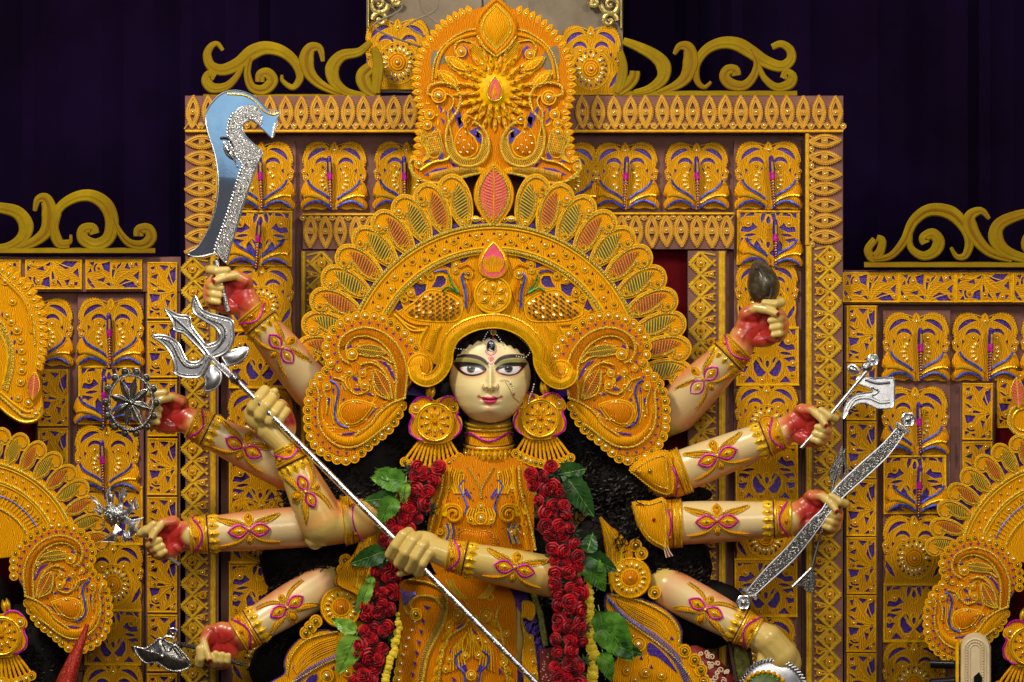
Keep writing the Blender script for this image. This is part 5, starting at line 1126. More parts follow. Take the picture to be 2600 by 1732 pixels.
for q in ((892, 634), (672, 606), (1032, 634), (1256, 600)): pline([c4([q])[0], c4([(q[0] + 6, q[1] + 2)])[0]], [.6, .10, .06], 2.2, .8, 1.5)
for cx, cy in ((768, 614), (1142, 612)):
    q = c4([(cx, cy)])[0]; d = np.hypot(fx - q[0], (fy - q[1]) * 1.05); wm = (sdf(cr(c4(WL if cx < 900 else WR), 4, True)) < .5) * 1.0
    mixc([.012, .01, .008], (1 - ss(10, 11.5, d)) * wm); mixc([.05, .045, .04], (ss(6.5, 7.5, d)) * (1 - ss(8, 9, d)) * wm * .8); mixc([.004, .004, .004], (1 - ss(4.5, 5.5, d)) * wm); mixc([.8, .8, .8], (1 - ss(1, 2.4, np.hypot(fx - q[0] + 3, fy - q[1] + 4))) * wm * .8)  # iris rings and pupil; the pale dot is a painted highlight
pline(c4([(600, 560), (700, 572), (800, 580), (905, 615)]), [.01, .008, .008], [3, 4.4, 4.2, 2.6], 1, 1); pline(c4([(1315, 562), (1220, 572), (1120, 580), (1025, 618)]), [.01, .008, .008], [3, 4.4, 4.2, 2.6], 1, 1)
pline(c4([(622, 498), (700, 485), (790, 490), (870, 515), (930, 562)]), [.02, .012, .014], [1.6, 4.6, 5.2, 4.6, 3.2], 1, 1.1); pline(c4([(1010, 560), (1060, 515), (1130, 492), (1230, 487), (1320, 505)]), [.02, .012, .014], [3.2, 4.6, 5.2, 4.4, 1.6], 1, 1.1)
pline(c4([(640, 505), (760, 492), (860, 512), (925, 556)]), [.16, .05, .03], 1, .6); 
pline(c4([(912, 430), (925, 462), (965, 480), (1005, 462), (1025, 430)]), [.65, .03, .10], 1.3); pline(c4([(945, 550), (965, 570), (990, 550)]), [.6, .03, .10], 1.1); pline(c4([(940, 520), (950, 500), (982, 500), (996, 520)]), [.65, .03, .10], 1.0)
q = c4([(968, 525)])[0]; d = np.hypot(fx - q[0], fy - q[1]); mixc([.65, .03, .10], 1 - ss(4.2, 5.4, d)); mixc([.8, .5, .4], 1 - ss(1.2, 2.0, d))
pline(c4([(893, 765), (885, 800), (900, 832)]), [.50, .05, .04], 1.1, .85); pline(c4([(1036, 765), (1044, 800), (1030, 832)]), [.50, .05, .04], 1.1, .85)
for cx in (936, 992): q = c4([(cx, 826)])[0]; mixc([.22, .04, .02], (1 - ss(1.6, 3.2, np.hypot((fx - q[0]) * .8, fy - q[1]))) * .8)
LP = [(872, 900), (915, 888), (955, 896), (995, 886), (1036, 902), (1020, 940), (985, 965), (955, 970), (920, 962), (890, 935)]
paint(cr(c4(LP), 4, True), [.62, .012, .10], 1, 1); paint(cr(c4([(905, 930), (955, 940), (1005, 930), (985, 955), (955, 960), (925, 952)]), 3, True), [.85, .12, .25], .55, 2)
pline(c4([(845, 888), (880, 905), (955, 915), (1030, 905), (1070, 892)]), [.16, .0, .02], [1.5, 1.2, 1.2, 1.2, 1.5], 1, .8)
for q in ((845, 890), (1070, 892)): q = c4([q])[0]; mixc([.5, .06, .03], (1 - ss(2, 7, np.hypot(fx - q[0], fy - q[1]))) * .8)
q = c4([(955, 1003)])[0]; mixc([.75, .16, .05], (1 - ss(0, 9, np.hypot((fx - q[0]) * .6, fy - q[1]))) * .6)
pline([(1176, 1050), (1200, 1068), (1244, 1078), (1290, 1068), (1312, 1048)], [.7, .22, .05], 3, .6, 5)
V = [tuple(W(a, b_, c_) - O[G.name]) for a, b_, c_ in zip(fx, fy, Hg.ravel())]
Fc = [(i * nc + j, i * nc + j + 1, (i + 1) * nc + j + 1, (i + 1) * nc + j) for i in range(nr - 1) for j in range(nc - 1)]
Fc = [q[::-1] for q in Fc]
me = bpy.data.meshes.new('face'); me.from_pydata(V, [], Fc); me.materials.append(MT['painted_face']); me.polygons.foreach_set('use_smooth', [True] * len(Fc))
att = me.color_attributes.new('Col', 'FLOAT_COLOR', 'POINT'); att.data.foreach_set('color', np.concatenate([col, np.ones((len(col), 1))], 1).ravel()); link('face', me, G)
# third eye jewel and face chain
b = MB(); q = c4([(966, 395)])[0]; zz = FACEH(q[0], q[1]); b.ball(q[0], q[1], zz + 1, 12, 'black_lacquer', ry=19, rh=4); b.tube(circ(q[0], q[1], 11.5, 18, ry=18), 1.4, zz + 4, 'white_gem', 5, closed=True)
b.tube(cr([(q[0] - 4, q[1] - 9), (q[0] + 5, q[1] - 8), (q[0] + 2, q[1] + 2), (q[0] - 5, q[1] + 6), (q[0] + 4, q[1] + 10)], 5), 1.7, zz + 5, 'silver', 5); b.ball(q[0] + 4, q[1] - 2, zz + 4, 2.6, 'green_tape'); b.build('third_eye_jewel', G)
b = MB()
def fchain(p, st=6.6, r=2.4, m='white_gem', up=11):
    for q in resamp(cr(c4(p), 5), st): b.ball(q[0], q[1], max(FACEH(q[0], q[1]), 262) + up, r, m, lo=True)
fchain([(1000, 205), (860, 215), (730, 260), (650, 320), (600, 395), (640, 415), (720, 425)]); fchain([(1010, 205), (1130, 230), (1240, 300), (1330, 380), (1355, 440), (1310, 500), (1220, 488)]); fchain([(965, 215), (920, 270), (890, 335)]); fchain([(1010, 260), (1050, 310), (1080, 370)])
fchain([(1395, 770), (1380, 830), (1350, 900), (1340, 960)], 6); 
b.build('forehead_chain', G, kind='stuff')
b = MB(); q = c4([(990, 250)])[0]; zz = 290
for i in range(8): b.ball(q[0] + 6 * cos(i * .785), q[1] + 6 * sin(i * .785), zz, 3, 'pearl_gold' if i % 2 else 'gold_foil')
b.ball(q[0], q[1], zz + 2, 4, 'dark_gem'); b.ball(q[0] - 1, q[1] + 14, zz, 4, 'ruby'); 
for i in range(9): b.ball(1255, 797 + i * 4.4, 316 - i * 1.5, 1.9, 'white_gem', lo=True)
b.build('forehead_pendant', G)
b = MB(); 
for q in resamp(cr(c4([(1060, 725), (1120, 720), (1160, 755), (1185, 800), (1190, 840), (1198, 866)]), 5), 5.5): b.ball(q[0], q[1], FACEH(q[0], q[1]) + 3, 1.9, 'white_gem', lo=True)
q = c4([(1160, 755)])[0]; b.ball(q[0], q[1], FACEH(*q) + 4, 3.4, 'white_gem'); q = c4([(1198, 868)])[0]; b.ball(q[0], q[1], FACEH(*q) + 4, 3.2, 'ruby')
b.tube([(a, c_, FACEH(a, c_) + 1.5) for a, c_ in cr(c4([(1110, 740), (1150, 810), (1190, 890), (1250, 950)]), 5)], 1.0, 0, 'dark_gold_thread', 4); b.build('nose_chain', G)
# hair: dark curly mass behind and beside the figure
b = MB(); rr = random.Random(3); HO = 62
def blob(x, y, h, rx, ry, rh, a=0): b.ball(x, y, h + (HO if h < 100 else 0), rx, 'hair_black', ry=ry, rh=rh, a=a)
SPH = _sph(14, 10)
blob(1244, 905, 190, 112, 88, 70); blob(1128, 1020, 165, 38, 130, 45, 8); blob(1362, 1020, 165, 38, 130, 45, -8)
blob(1244, 1160, 60, 330, 170, 45); blob(960, 1190, 60, 120, 90, 40, -30); blob(880, 1250, 60, 170, 120, 40, -20); blob(800, 1430, 60, 140, 120, 40); blob(760, 1560, 50, 110, 90, 34); blob(1010, 1500, 40, 120, 260, 40)
blob(1480, 1150, 60, 130, 110, 40, 20); blob(1580, 1230, 60, 150, 70, 45, 8); blob(1610, 1400, 60, 170, 130, 40); blob(1560, 1550, 50, 150, 140, 36); blob(1700, 1440, 60, 110, 110, 36); blob(1370, 1560, 60, 130, 220, 50); blob(1100, 1700, 40, 200, 200, 50); blob(1740, 1256, 70, 70, 24, 20); blob(1790, 1560, 50, 120, 90, 34); blob(1500, 1700, 40, 260, 120, 34); blob(790, 1700, 30, 160, 110, 30)
SPH = _sph(8, 6); b.build('hair_mass', G)
b = MB()
def curl(x, y, h, L, a, r=1.7, amp=5):
    n = 14; c, s = cos(radians(a)), sin(radians(a)); p0 = rr.uniform(0, 6); fq = rr.uniform(.9, 1.5)
    b.tube([(x + c * L * i / n - s * amp * sin(p0 + i * fq), y + s * L * i / n + c * amp * sin(p0 + i * fq), h + amp * .7 * cos(p0 + i * fq)) for i in range(n + 1)], r, 0, 'hair_sheen' if rr.random() < .5 else 'hair_black', 3)
REG = [(1244, 1160, 60, 330, 165, 48), (880, 1250, 60, 170, 115, 45), (800, 1430, 60, 138, 115, 45), (1480, 1150, 60, 130, 105, 45), (1580, 1230, 62, 150, 70, 48), (1610, 1400, 60, 165, 125, 45), (1560, 1560, 50, 150, 140, 42), (1700, 1440, 60, 105, 105, 42), (1010, 1500, 40, 110, 240, 45), (1740, 1256, 70, 66, 24, 26), (760, 1560, 50, 105, 85, 40), (1130, 1040, 165, 34, 110, 44), (1362, 1040, 165, 34, 110, 44), (1370, 1560, 60, 125, 200, 52), (1590, 1225, 190, 42, 32, 40), (1590, 1320, 190, 34, 56, 36)]
for (x, y, h, rx, ry, rh) in REG:
    h += HO if h < 100 else 0
    for _ in range(int(rx * ry / 95)):
        a, q = rr.uniform(0, 6.28), rr.random() ** .5; X_, Y_ = x + rx * q * cos(a), y + ry * q * sin(a)
        curl(X_, Y_, h + rh * math.sqrt(max(0, 1 - q * q)) + rr.uniform(-2, 5), rr.uniform(30, 70), rr.uniform(50, 130), rr.uniform(1.3, 2.2), rr.uniform(3, 8))
b.build('curly_hair', G, kind='stuff')
b = MB(); v = []; f = []; n = 60
HL = [(-100, 1139, 968), (-70, 1147, 925), (-52, 1163, 901), (-35, 1184, 882), (-20, 1206, 871), (-5, 1240, 860), (5, 1252, 860), (20, 1278, 871), (40, 1306, 883), (58, 1332, 902), (75, 1345, 932), (100, 1350, 968)]
for i in range(n + 1):
    ad = -100 + 200 * i / n; a = radians(ad); xi, yi = np.interp(ad, [q[0] for q in HL], [q[1] for q in HL]), np.interp(ad, [q[0] for q in HL], [q[2] for q in HL]) + 3.5 * sin(i * 1.7)
    xo, yo = 1246 + 122 * sin(a), 952 - 134 * cos(a)
    for t, dh in ((0, 0), (.35, 10), (.7, 9), (1, 1.5)):
        X_, Y_ = xo + (xi - xo) * t, yo + (yi - yo) * t; v.append((X_, Y_, max(FACEH(X_, max(Y_, 850)) if 1140 < X_ < 1348 else 225, 225 + 25 * cos(a)) + dh if t else 230 + 30 * cos(a)))
for i in range(n):
    for k in range(3): f.append((i * 4 + k, i * 4 + k + 1, i * 4 + k + 5, i * 4 + k + 4))
b.add(v, f, 'hair_black'); b.build('hairline', G)
# necklaces
b = MB()
def nk(y0, sag, r, w_, m, hh=0, n=20):
    p = [(1242 + w_ * sin(radians(t)), y0 + sag * cos(radians(t)), 176 + hh + (58 + hh * 0) * cos(radians(t))) for t in np.linspace(-85, 85, n)]
    b.tube(p, r, 0, m, 6)
v = []; f = []
for i in range(25):
    t = radians(-85 + 170 * i / 24)
    for y_, w_, z_ in ((1070, 58, 60), (1104, 60, 62), (1136, 62, 64), (1162, 70, 72)): v.append((1242 + w_ * sin(t), y_ + 10 * cos(t), 174 + z_ * cos(t)))
for i in range(24):
    for k in range(3): f.append((i * 4 + k, i * 4 + k + 1, i * 4 + k + 5, i * 4 + k + 4))
b.add(v, f, 'orange_foam')
nk(1072, 12, 4, 60, 'gold_foil', 4); nk(1082, 12, 3, 61, 'gold_thread', 4); nk(1122, 14, 2.6, 63, 'maroon_foil', 5); nk(1128, 12, 4, 63, 'gold_foil', 6); nk(1098, 10, 1.6, 61, 'yellow_ridge', 4)
b.tube([(1242 + 62 * sin(radians(t)), 1106 + 10 * cos(radians(t * 3.2)) * 1 + 4, 180 + 62 * cos(radians(t))) for t in range(-80, 81, 6)], 3, 0, 'magenta_tape', 6)
for i in range(13):
    t = radians(-78 + 13 * i); x0, z0 = 1242 + 66 * sin(t), 182 + 66 * cos(t); b.dome(lens(x0, 1150 + 8 * cos(t), 34, 13 * max(.4, cos(t)), 90, 6), z0, z0 + 7, 'yellow_ridge', 2, base=4); b.gem(x0, 1148 + 8 * cos(t), z0 + 8, 5, 10, 0, 'pearl_gold' if i % 2 else 'dark_gem')
b.build('choker', G)
# ------------------------------------------------------------------ arm ornaments
def deco(k, c, sc=1.0, leaves=True):
    a = ARMS[k]; fn = a.map
    b = MB(); v = []; f = []
    for i in range(33):
        t = (-pi + 2 * pi * i / 32)
        for u, e in ((2, 1), (5, 4), (38, 4), (41, 1)): v.append((u, t * a.r(u), e))
    for i in range(32):
        for q in range(3): f.append((i * 4 + q, i * 4 + q + 1, i * 4 + q + 5, i * 4 + q + 4))
    b.add(v, f, 'orange_foam')
    R0_ = a.rA
    for u, r, m in ((2, 3, 'gold_foil'), (9, 2.2, 'gold_thread'), (34, 2.2, 'gold_thread'), (41, 3.2, 'gold_foil'), (46, 1.6, 'maroon_foil')):
        b.tube([(u, t * a.r(u), 4) for t in np.linspace(-2.4, 2.4, 26)], r, 0, m, 5)
    o = b.build('bracelet', G, fn)
    b = MB(); b.tube([(21 + 11 * cos(t * 2.6), t * a.r(20), 6) for t in np.linspace(-1.35, 1.35, 22)], 2.6, 0, 'magenta_tape', 6); b.build('magenta_tape', o, fn)
    b = MB()
    for t in (-.75, .1, .8): b.ball(14 + 10 * (abs(t) > .5), t * a.r(20), 7, 5.5, 'deep_orange_foam', rh=3); b.gem(14 + 10 * (abs(t) > .5), t * a.r(20), 9, 5, 5, 0, 'dark_gem' if t > 0 else 'pearl_gold')
    b.build('stud', o, fn)
    b = MB()
    for t in np.linspace(-1.3, 1.3, 7):
        y = t * a.r(60); b.dome(lens(60, y, 34, 19, 0, 7), 1, 5, 'yellow_ridge', 2, base=2); b.dome(lens(60, y, 22, 10, 0, 6), 4, 6.5, 'gold_foil', 2); b.ball(58, y, 7, 3, 'dark_gem', lo=True)
    b.build('petal_cuff', o, fn)
    # figure-of-eight motif with leaves
    g_ = MB()
    if leaves:
        lf = lambda p, h1=7: g_.dome(cr(p, 3, True), 1, h1, 'orange_foam', 2, base=1)
        for sgn in (-1, 1):
            pts = [(c + sgn * 4 * sc, -12), (c + sgn * 22 * sc, -26), (c + sgn * 48 * sc, -34), (c + sgn * 82 * sc, -42), (c + sgn * 84 * sc, -36), (c + sgn * 62 * sc, -22), (c + sgn * 34 * sc, -14)]
            lf(pts); g_.tube(cr(pts, 3, True), 1.2, 3, 'gold_thread', 4, closed=True); g_.tube(cr([(c + sgn * 10 * sc, -16), (c + sgn * 45 * sc, -27), (c + sgn * 80 * sc, -38)], 5), 1.3, 8, 'dark_gold_thread', 4)
            g_.tube(cr([(c, 4), (c + sgn * 24 * sc, 22), (c + sgn * 52 * sc, 31), (c + sgn * 84 * sc, 34)], 5), 3.4, 3, 'orange_foam', 6, taper=True); g_.tube(cr([(c, 9), (c + sgn * 24 * sc, 28), (c + sgn * 52 * sc, 37), (c + sgn * 80 * sc, 40)], 5), 1.6, 4, 'dark_gold_thread', 4)
        bd = cr([(c, -12), (c - 10, -24), (c - 11, -38), (c - 4, -47), (c, -52), (c + 4, -47), (c + 11, -38), (c + 10, -24)], 2, True); lf(bd, 9); g_.tube(bd, 1.4, 4, 'yellow_ridge', 4, closed=True); g_.ball(c, -34, 9, 4, 'dark_gem')
        bd = cr([(c, 8), (c - 9, 18), (c - 9, 30), (c, 38), (c + 9, 30), (c + 9, 18)], 2, True); lf(bd, 8); g_.ball(c, 24, 8, 3.5, 'dark_gem'); g_.ball(c, -4, 5, 5, 'gold_foil')
        oo = g_.build('leaf_spray', G, fn)
        for sgn in (-1, 1):
            L = lens(c + sgn * 29 * sc, -1, 54 * sc, 30 * sc, 0, 9, .85)
            g_ = MB(); g_.plate(offs(L, 3), (), 0, 2.5, 'orange_foam', 0); g_.tube(L, 2.5, 4, 'magenta_tape', 5, closed=True); g_.dome(offs(L, -6), 2, 7, 'yellow_ridge', 2); g_.tube(offs(L, -7), 1, 4.5, 'orange_foam', 4, closed=True); g_.ball(c + sgn * 27 * sc, -1, 8, 4, 'dark_gem' if R() < .5 else 'pearl_gold', ry=3)
            g_.build('magenta_lens', oo, fn)
for k, c, s in (('L1', 138, .92), ('L2', 150, .92), ('L3', 128, .8), ('L4', 152, .95), ('L5', 152, .9), ('R0', 178, .95), ('R1', 142, .95), ('R2', 178, .95), ('R3', 192, .98), ('R4', 148, .9)): deco(k, c, s)
# upper arm bands
def band(k, u, wd=42, tri=True, pv=1):
    a = ARMS[k]; b = MB(); v = []; f = []
    for i in range(33):
        t = (-pi + 2 * pi * i / 32); zz = (16 * abs(cos(t * 1.0))) if tri else 0
        for w_, e in ((0, 2), (4, 6), (wd - 4 + zz, 7), (wd + zz, 3)): v.append((u + w_, t * a.r(u), e))
    for i in range(32):
        for q in range(3): f.append((i * 4 + q, i * 4 + q + 1, i * 4 + q + 5, i * 4 + q + 4))
    b.add(v, f, 'orange_foam')
    for w_, r, m in ((0, 3.4, 'gold_foil'), (8, 2, 'gold_thread'), (15, 2.6, 'gold_foil'), (22, 1.6, 'maroon_foil')): b.tube([(u + w_, t * a.r(u), 6) for t in np.linspace(-2.4, 2.4, 26)], r, 0, m, 5)
    o = b.build('armband', G, a.map); b = MB(); b.tube([(u + 44 - 18 * cos(t * 1.6), t * a.r(u), 8) for t in np.linspace(-1.1, 1.1, 20)], 2.6, 0, 'magenta_tape', 6); b.build('magenta_tape', o, a.map)
    b = MB()
    for t in (-.6, .6): b.ball(u + 30, t * a.r(u), 9, 5, 'deep_orange_foam', rh=3); b.ball(u + 30, t * a.r(u), 12, 2.5, 'dark_gem', lo=True)
    b.build('stud', o, a.map)
band('R2', 270, 46); band('R3', 285, 46); band('U3', 62, 30)
b = MB(); t3 = [(1600, 1190), (1640, 1160), (1694, 1146), (1706, 1200), (1704, 1250), (1670, 1246), (1640, 1226), (1616, 1206)]; t3 = cr(t3, 3, True)
b.dome(t3, 214, 232, 'orange_foam', 3, base=16); b.tube(serr(t3, 3, 7), 2, 214, 'yellow_ridge', 4, closed=True); b.tube(offs(t3, -12), 1.6, 226, 'gold_thread', 4, closed=True); b.ball(1650, 1196, 232, 6, 'dark_gem'); b.build('armband_crest', G)
b = MB(); t3 = cr([(1604, 1276), (1650, 1272), (1692, 1270), (1698, 1390), (1676, 1392), (1642, 1370), (1618, 1330)], 3, True)
b.dome(t3, 214, 230, 'orange_foam', 3, base=16); b.tube(offs(t3, -9), 2.4, 222, 'gold_thread', 5, closed=True); b.ball(1660, 1320, 230, 5, 'ruby'); 
for i in range(5): b.tube([(1684 + i * 2, 1380, 215), (1688 + i * 3, 1400, 215), (1692 + i * 4, 1416 - i, 212)], 2, 0, 'sari_red' if i % 2 else 'sari_cream', 4)
b.build('armband_crest', G)
# ------------------------------------------------------------------ dress ornaments
def plated(par, name, outl, h0, h1, m='orange_foam', fn=None, bev=2, n=3):
    o = cr(outl, n, True); b = MB(); b.plate(o, (), h0, h1, m, bev); b.build(name, par, fn); return o
def fineplate(b, o, h0, h1, m, step=14):
    """plate cut in narrow strips so that it can follow a curved front"""
    xs = [p[0] for p in o]; x = min(xs); v = []; f = []
    rows = []
    while x <= max(xs) + .1:
        ys_ = []
        for i in range(len(o)):
            a, c = o[i - 1], o[i]
            if (a[0] > x) != (c[0] > x): ys_.append(a[1] + (c[1] - a[1]) * (x - a[0]) / (c[0] - a[0]))
        if len(ys_) >= 2: rows.append((x, min(ys_), max(ys_)))
        x += step
    n = 26
    for (x, y0, y1) in rows:
        for j in range(n + 1): v.append((x, y0 + (y1 - y0) * j / n, h1))
    for i in range(len(rows) - 1):
        for j in range(n): k = i * (n + 1) + j; f.append((k, k + 1, k + n + 2, k + n + 1))
    b.add(v, f, m)
    L = len(o); v = [(x, y, h1) for x, y in o] + [(x, y, h0) for x, y in o]; b.add(v, [(i, (i + 1) % L, (i + 1) % L + L, i + L) for i in range(L)], m)
BP = thing('breastplate', 'embossed orange breastplate with two purple ovals, worn between the rose garlands', 'breastplate', 1222, 1400, 220)
c8 = CV(860, 1140, 2.648)
def bulge(x, y, h): return (x, y, h + 52 * math.exp(-((x - 1225) / 105) ** 2) * math.exp(-((y - 1300) / 190) ** 2) + 10 * math.exp(-((abs(x - 1222) - 58) / 34) ** 2 - ((y - 1310) / 44) ** 2))
bo = [(1130, 1172), (1124, 1208), (1102, 1265), (1087, 1321), (1083, 1367), (1090, 1420), (1120, 1470), (1200, 1500), (1290, 1480), (1340, 1430), (1358, 1382), (1362, 1299), (1350, 1253), (1356, 1208), (1343, 1178), (1283, 1160), (1162, 1160)]
bo = cr(bo, 4, True); b = MB(); fineplate(b, bo, 170, 214, 'deep_orange_foam', 7); b.build('foam_body', BP, bulge)
h = 215
b = MB()
for sg in (0, 1):
    F = (lambda p: c8(p)) if not sg else (lambda p: mx(c8(p), 1221))
    rope(b, F([(700, 120), (690, 260), (650, 400), (610, 560), (590, 680)]), 3.4, h + 4); b.tube(cr(F([(735, 110), (730, 250), (700, 380), (660, 540), (640, 680)]), 6), 6, h + 1, 'orange_foam', 6)
    rope(b, F([(870, 120), (910, 190), (950, 260), (955, 330)]), 1.8, h + 3, 'dark_gold_thread')
    b.tube(cr(F([(845, 205), (812, 250), (840, 320), (862, 380), (850, 440)]), 6), 2.4, h + 3, 'blue_tape', 5)
    for k in range(7): b.tube(cr(F([(760 + 14 * k, 120 + 8 * k), (740 + 16 * k, 200 + 4 * k), (780 + 10 * k, 300)]), 4), 2.3, h + 2, ('yellow_ridge', 'orange_foam')[k % 2], 4)
    sp_ = F(spiral(770, 440, 74, 10, 200, 1.6)); b.tube(sp_, 4.6, h + 3, 'orange_foam', 6); b.tube(F(spiral(770, 440, 60, 10, 200, 1.5)), 1.3, h + 5, 'yellow_ridge', 4)
    for k in range(9): b.tube(cr(F([(650 + 9 * k, 440 + 2 * k), (680 + 6 * k, 400 - 0 * k), (720 + 4 * k, 370)]), 4), 2.1, h + 3, 'yellow_ridge', 4)
    for k in range(6): b.tube(cr(F([(700 + 12 * k, 500), (720 + 10 * k, 560), (690 + 12 * k, 640)]), 4), 2.6, h + 2, ('dark_gold_thread', 'orange_foam', 'blue_tape')[k % 3], 5)
    for k in range(5): b.tube(cr(F([(880 + 16 * k, 400), (860 + 18 * k, 450 + 6 * k), (900 + 12 * k, 510)]), 4), 2.3, h + 2, 'yellow_ridge', 4)
b.build('relief_scrolls', BP, bulge)
b = MB(); 
for sg in (0, 1):
    F = (lambda p: c8(p)) if not sg else (lambda p: mx(c8(p), 1221))
    for L in ([(838, 262), (858, 268), (892, 322), (880, 336), (852, 310)], [(700, 360), (718, 378), (696, 396)], [(750, 560), (775, 568), (768, 595)], [(690, 250), (700, 262), (688, 270)], [(800, 470), (815, 462), (812, 485)]): b.plate(F(L), (), h, h + 3.5, 'purple_foil', 0)
chips(b, [(1110, 1190), (1335, 1190), (1345, 1330), (1110, 1330)], 46, h + 1.5, 'dark_board', 5, 3, 4, rnd=8); chips(b, [(1100, 1330), (1345, 1330), (1340, 1400), (1100, 1400)], 16, h + 1.5, 'purple_foil', 6, 4, 4, rnd=9)
b.build('purple_inlay', BP, bulge)
b = MB(); cu = cr(c8([(800, 575), (850, 545), (920, 560), (960, 548), (1030, 565), (1040, 620), (1020, 680), (820, 680)]), 4, True); b.dome(cu, h + 2, h + 12, 'deep_orange_foam', 3, base=3); rr = random.Random(2)
for i in range(90):
    x, y = rr.uniform(1160, 1256), rr.uniform(1345, 1400)
    if inside(cu, x, y) and edist(cu, x, y) > 3: b.ball(x, y, h + 9, 1.6, 'pink_foam', lo=True)
b.build('pink_cushion', BP, bulge); b = MB(); b.beads(cu, 6, 2.6, h + 5, 'gold_thread', True); b.build('bead_string', BP, bulge, 'stuff')
for x, y, s in ((1221, 1315, 1.6), (1195, 1320, .9), (1247, 1320, .9), (1221, 1285, 1.0), (1140, 1240, .8), (1300, 1240, .8), (1330, 1330, .8), (1300, 1350, .8), (1118, 1350, .8), (1172, 1200, .7), (1268, 1200, .7)):
    X, Y, Z = bulge(x, y, h + 1); put('pearl_coil', COIL if R() < .5 else COILD, BP, X, Y, Z, 0, s)
b = MB()
for i in range(8): b.gem(1290 + 7 * i - 2 * (i % 3), 1345 + 7 * (i % 4), h + 4, 9, 5, 60, 'pearl_gold')
b.build('gem_cluster', BP, bulge)
# lower apron
AP = thing('apron', 'long embossed orange apron hanging below the front forearm', 'apron', 1170, 1740, 190)
ao = cr(c8([(420, 890), (400, 960), (420, 1060), (470, 1120), (500, 1165), (470, 1240), (440, 1330), (410, 1450), (390, 1600), (390, 1800), (1170, 1800), (1185, 1560), (1195, 1300), (1200, 1120), (1180, 1000), (1100, 900), (900, 840), (600, 850)]), 4, True)
def bul2(x, y, h): return (x, y, h + 30 * math.exp(-((x - 1190) / 110) ** 2))
b = MB(); fineplate(b, ao, 150, 204, 'deep_orange_foam', 7); b.build('foam_body', AP, bul2); h = 205
b = MB(); F = c8
rope(b, F([(470, 880), (600, 900), (700, 960), (730, 1060), (700, 1180), (640, 1300), (590, 1420), (560, 1600)]), 3.8, h + 4); rope(b, F([(440, 1060), (460, 1110), (500, 1100), (480, 1040), (540, 990), (640, 1000), (690, 1060)]), 4, h + 5)
b.ribs(cr(F([(700, 960), (730, 1060), (700, 1180), (640, 1300), (590, 1420), (560, 1600)]), 6), cr(F([(650, 1000), (680, 1060), (650, 1180), (590, 1300), (550, 1420), (520, 1600)]), 6), 5.5, 1.4, h + 3, 'dark_gold_thread', h + 6)
b.ribs(cr(F([(415, 930), (460, 960), (520, 960)]), 6), cr(F([(440, 1070), (470, 1030), (520, 990)]), 6), 5, 1.6, h + 3, 'blue_tape', h + 6)
rope(b, F([(880, 1120), (850, 1190), (740, 1270), (690, 1400), (670, 1600)]), 3.8, h + 5); rope(b, F([(920, 1120), (960, 1190), (1050, 1270), (1110, 1400), (1140, 1600)]), 3.8, h + 5)
rope(b, F([(1090, 1050), (1060, 1130), (1090, 1220), (1110, 1330), (1120, 1500)]), 3.6, h + 4); b.tube(cr(F([(830, 1000), (870, 1060), (900, 1100)]), 5), 3, h + 4, 'orange_foam', 6)
for sg in (0, 1):
    G_ = (lambda p: c8(p)) if not sg else (lambda p: mx(c8(p), 1199))
    b.tube(cr(G_([(830, 1355), (785, 1400), (800, 1460), (840, 1500), (850, 1568)]), 6), 2.8, h + 6, 'blue_tape', 5)
    for k in range(6): b.tube(cr(G_([(860 - 16 * k, 1230 + 18 * k), (830 - 14 * k, 1320 + 10 * k), (850 - 20 * k, 1450 + 10 * k)]), 5), 2.4, h + 3, ('yellow_ridge', 'orange_foam')[k % 2], 4)
    b.tube(G_(spiral(800, 1120, 42, 8, 90, 1.4)), 4, h + 4, 'orange_foam', 5); b.tube(G_(spiral(800, 1120, 48, 48, 90, 1)), 1.5, h + 4, 'gold_thread', 5)
    for k in range(5): b.tube(cr(G_([(720 + 12 * k, 880), (760 + 10 * k, 950), (820 + 12 * k, 1010)]), 4), 2.6, h + 3, ('yellow_ridge', 'dark_gold_thread')[k % 2], 4)
for k in range(6):
    for sg in (0, 1):
        G_ = (lambda p: c8(p)) if not sg else (lambda p: mx(c8(p), 1199))
        L_ = G_(lens(640 + 22 * k, 1560 - 78 * k, 90, 30, -62 + 4 * k, 7)); b.dome(L_ if not sg else L_[::-1], h + 1, h + 8, 'orange_foam', 2); b.tube(L_, 1.5, h + 3, 'yellow_ridge', 4, closed=True)
for k in range(9): b.tube(cr(F([(880 + 10 * k - 40, 1180 + abs(k - 4) * 22), (895 - 36 + 9 * k, 1290), (900 + (k - 4) * 20, 1400)]), 5), 2.0, h + 3, ('orange_foam', 'yellow_ridge')[k % 2], 4)
b.build('relief_scrolls', AP, bul2)
b = MB()
for L in ([(870, 1230), (900, 1205), (925, 1235), (900, 1270)], [(810, 1430), (850, 1440), (870, 1500), (840, 1490)], [(985, 1420), (950, 1450), (925, 1500), (960, 1490)], [(745, 1360), (805, 1310), (800, 1330), (760, 1385)], [(985, 1320), (1010, 1340), (1040, 1400), (1010, 1370)], [(570, 1050), (620, 1065), (590, 1080)], [(790, 1200), (840, 1170), (810, 1215)], [(985, 1195), (1010, 1220), (990, 1215)], [(760, 1530), (790, 1550), (770, 1568)], [(1080, 1470), (1100, 1500), (1080, 1520)]): b.plate(F(L), (), h, h + 3, 'purple_foil', 0)
for i in range(7): x, y = 555 - 14 * i, 1140 + 72 * i; b.plate(F([(x, y), (x + 24, y + 10), (x + 14, y + 44)]), (), h, h + 3, 'purple_foil', 0)
b.build('purple_inlay', AP, bul2)
for i in range(11):
    q = c8([(520 - 24 * i + 1.2 * i * i, 1160 + 56 * i)])[0]; put('pearl_coil', COIL, AP, q[0] - 3, q[1], h - 4, 0, 1.45)
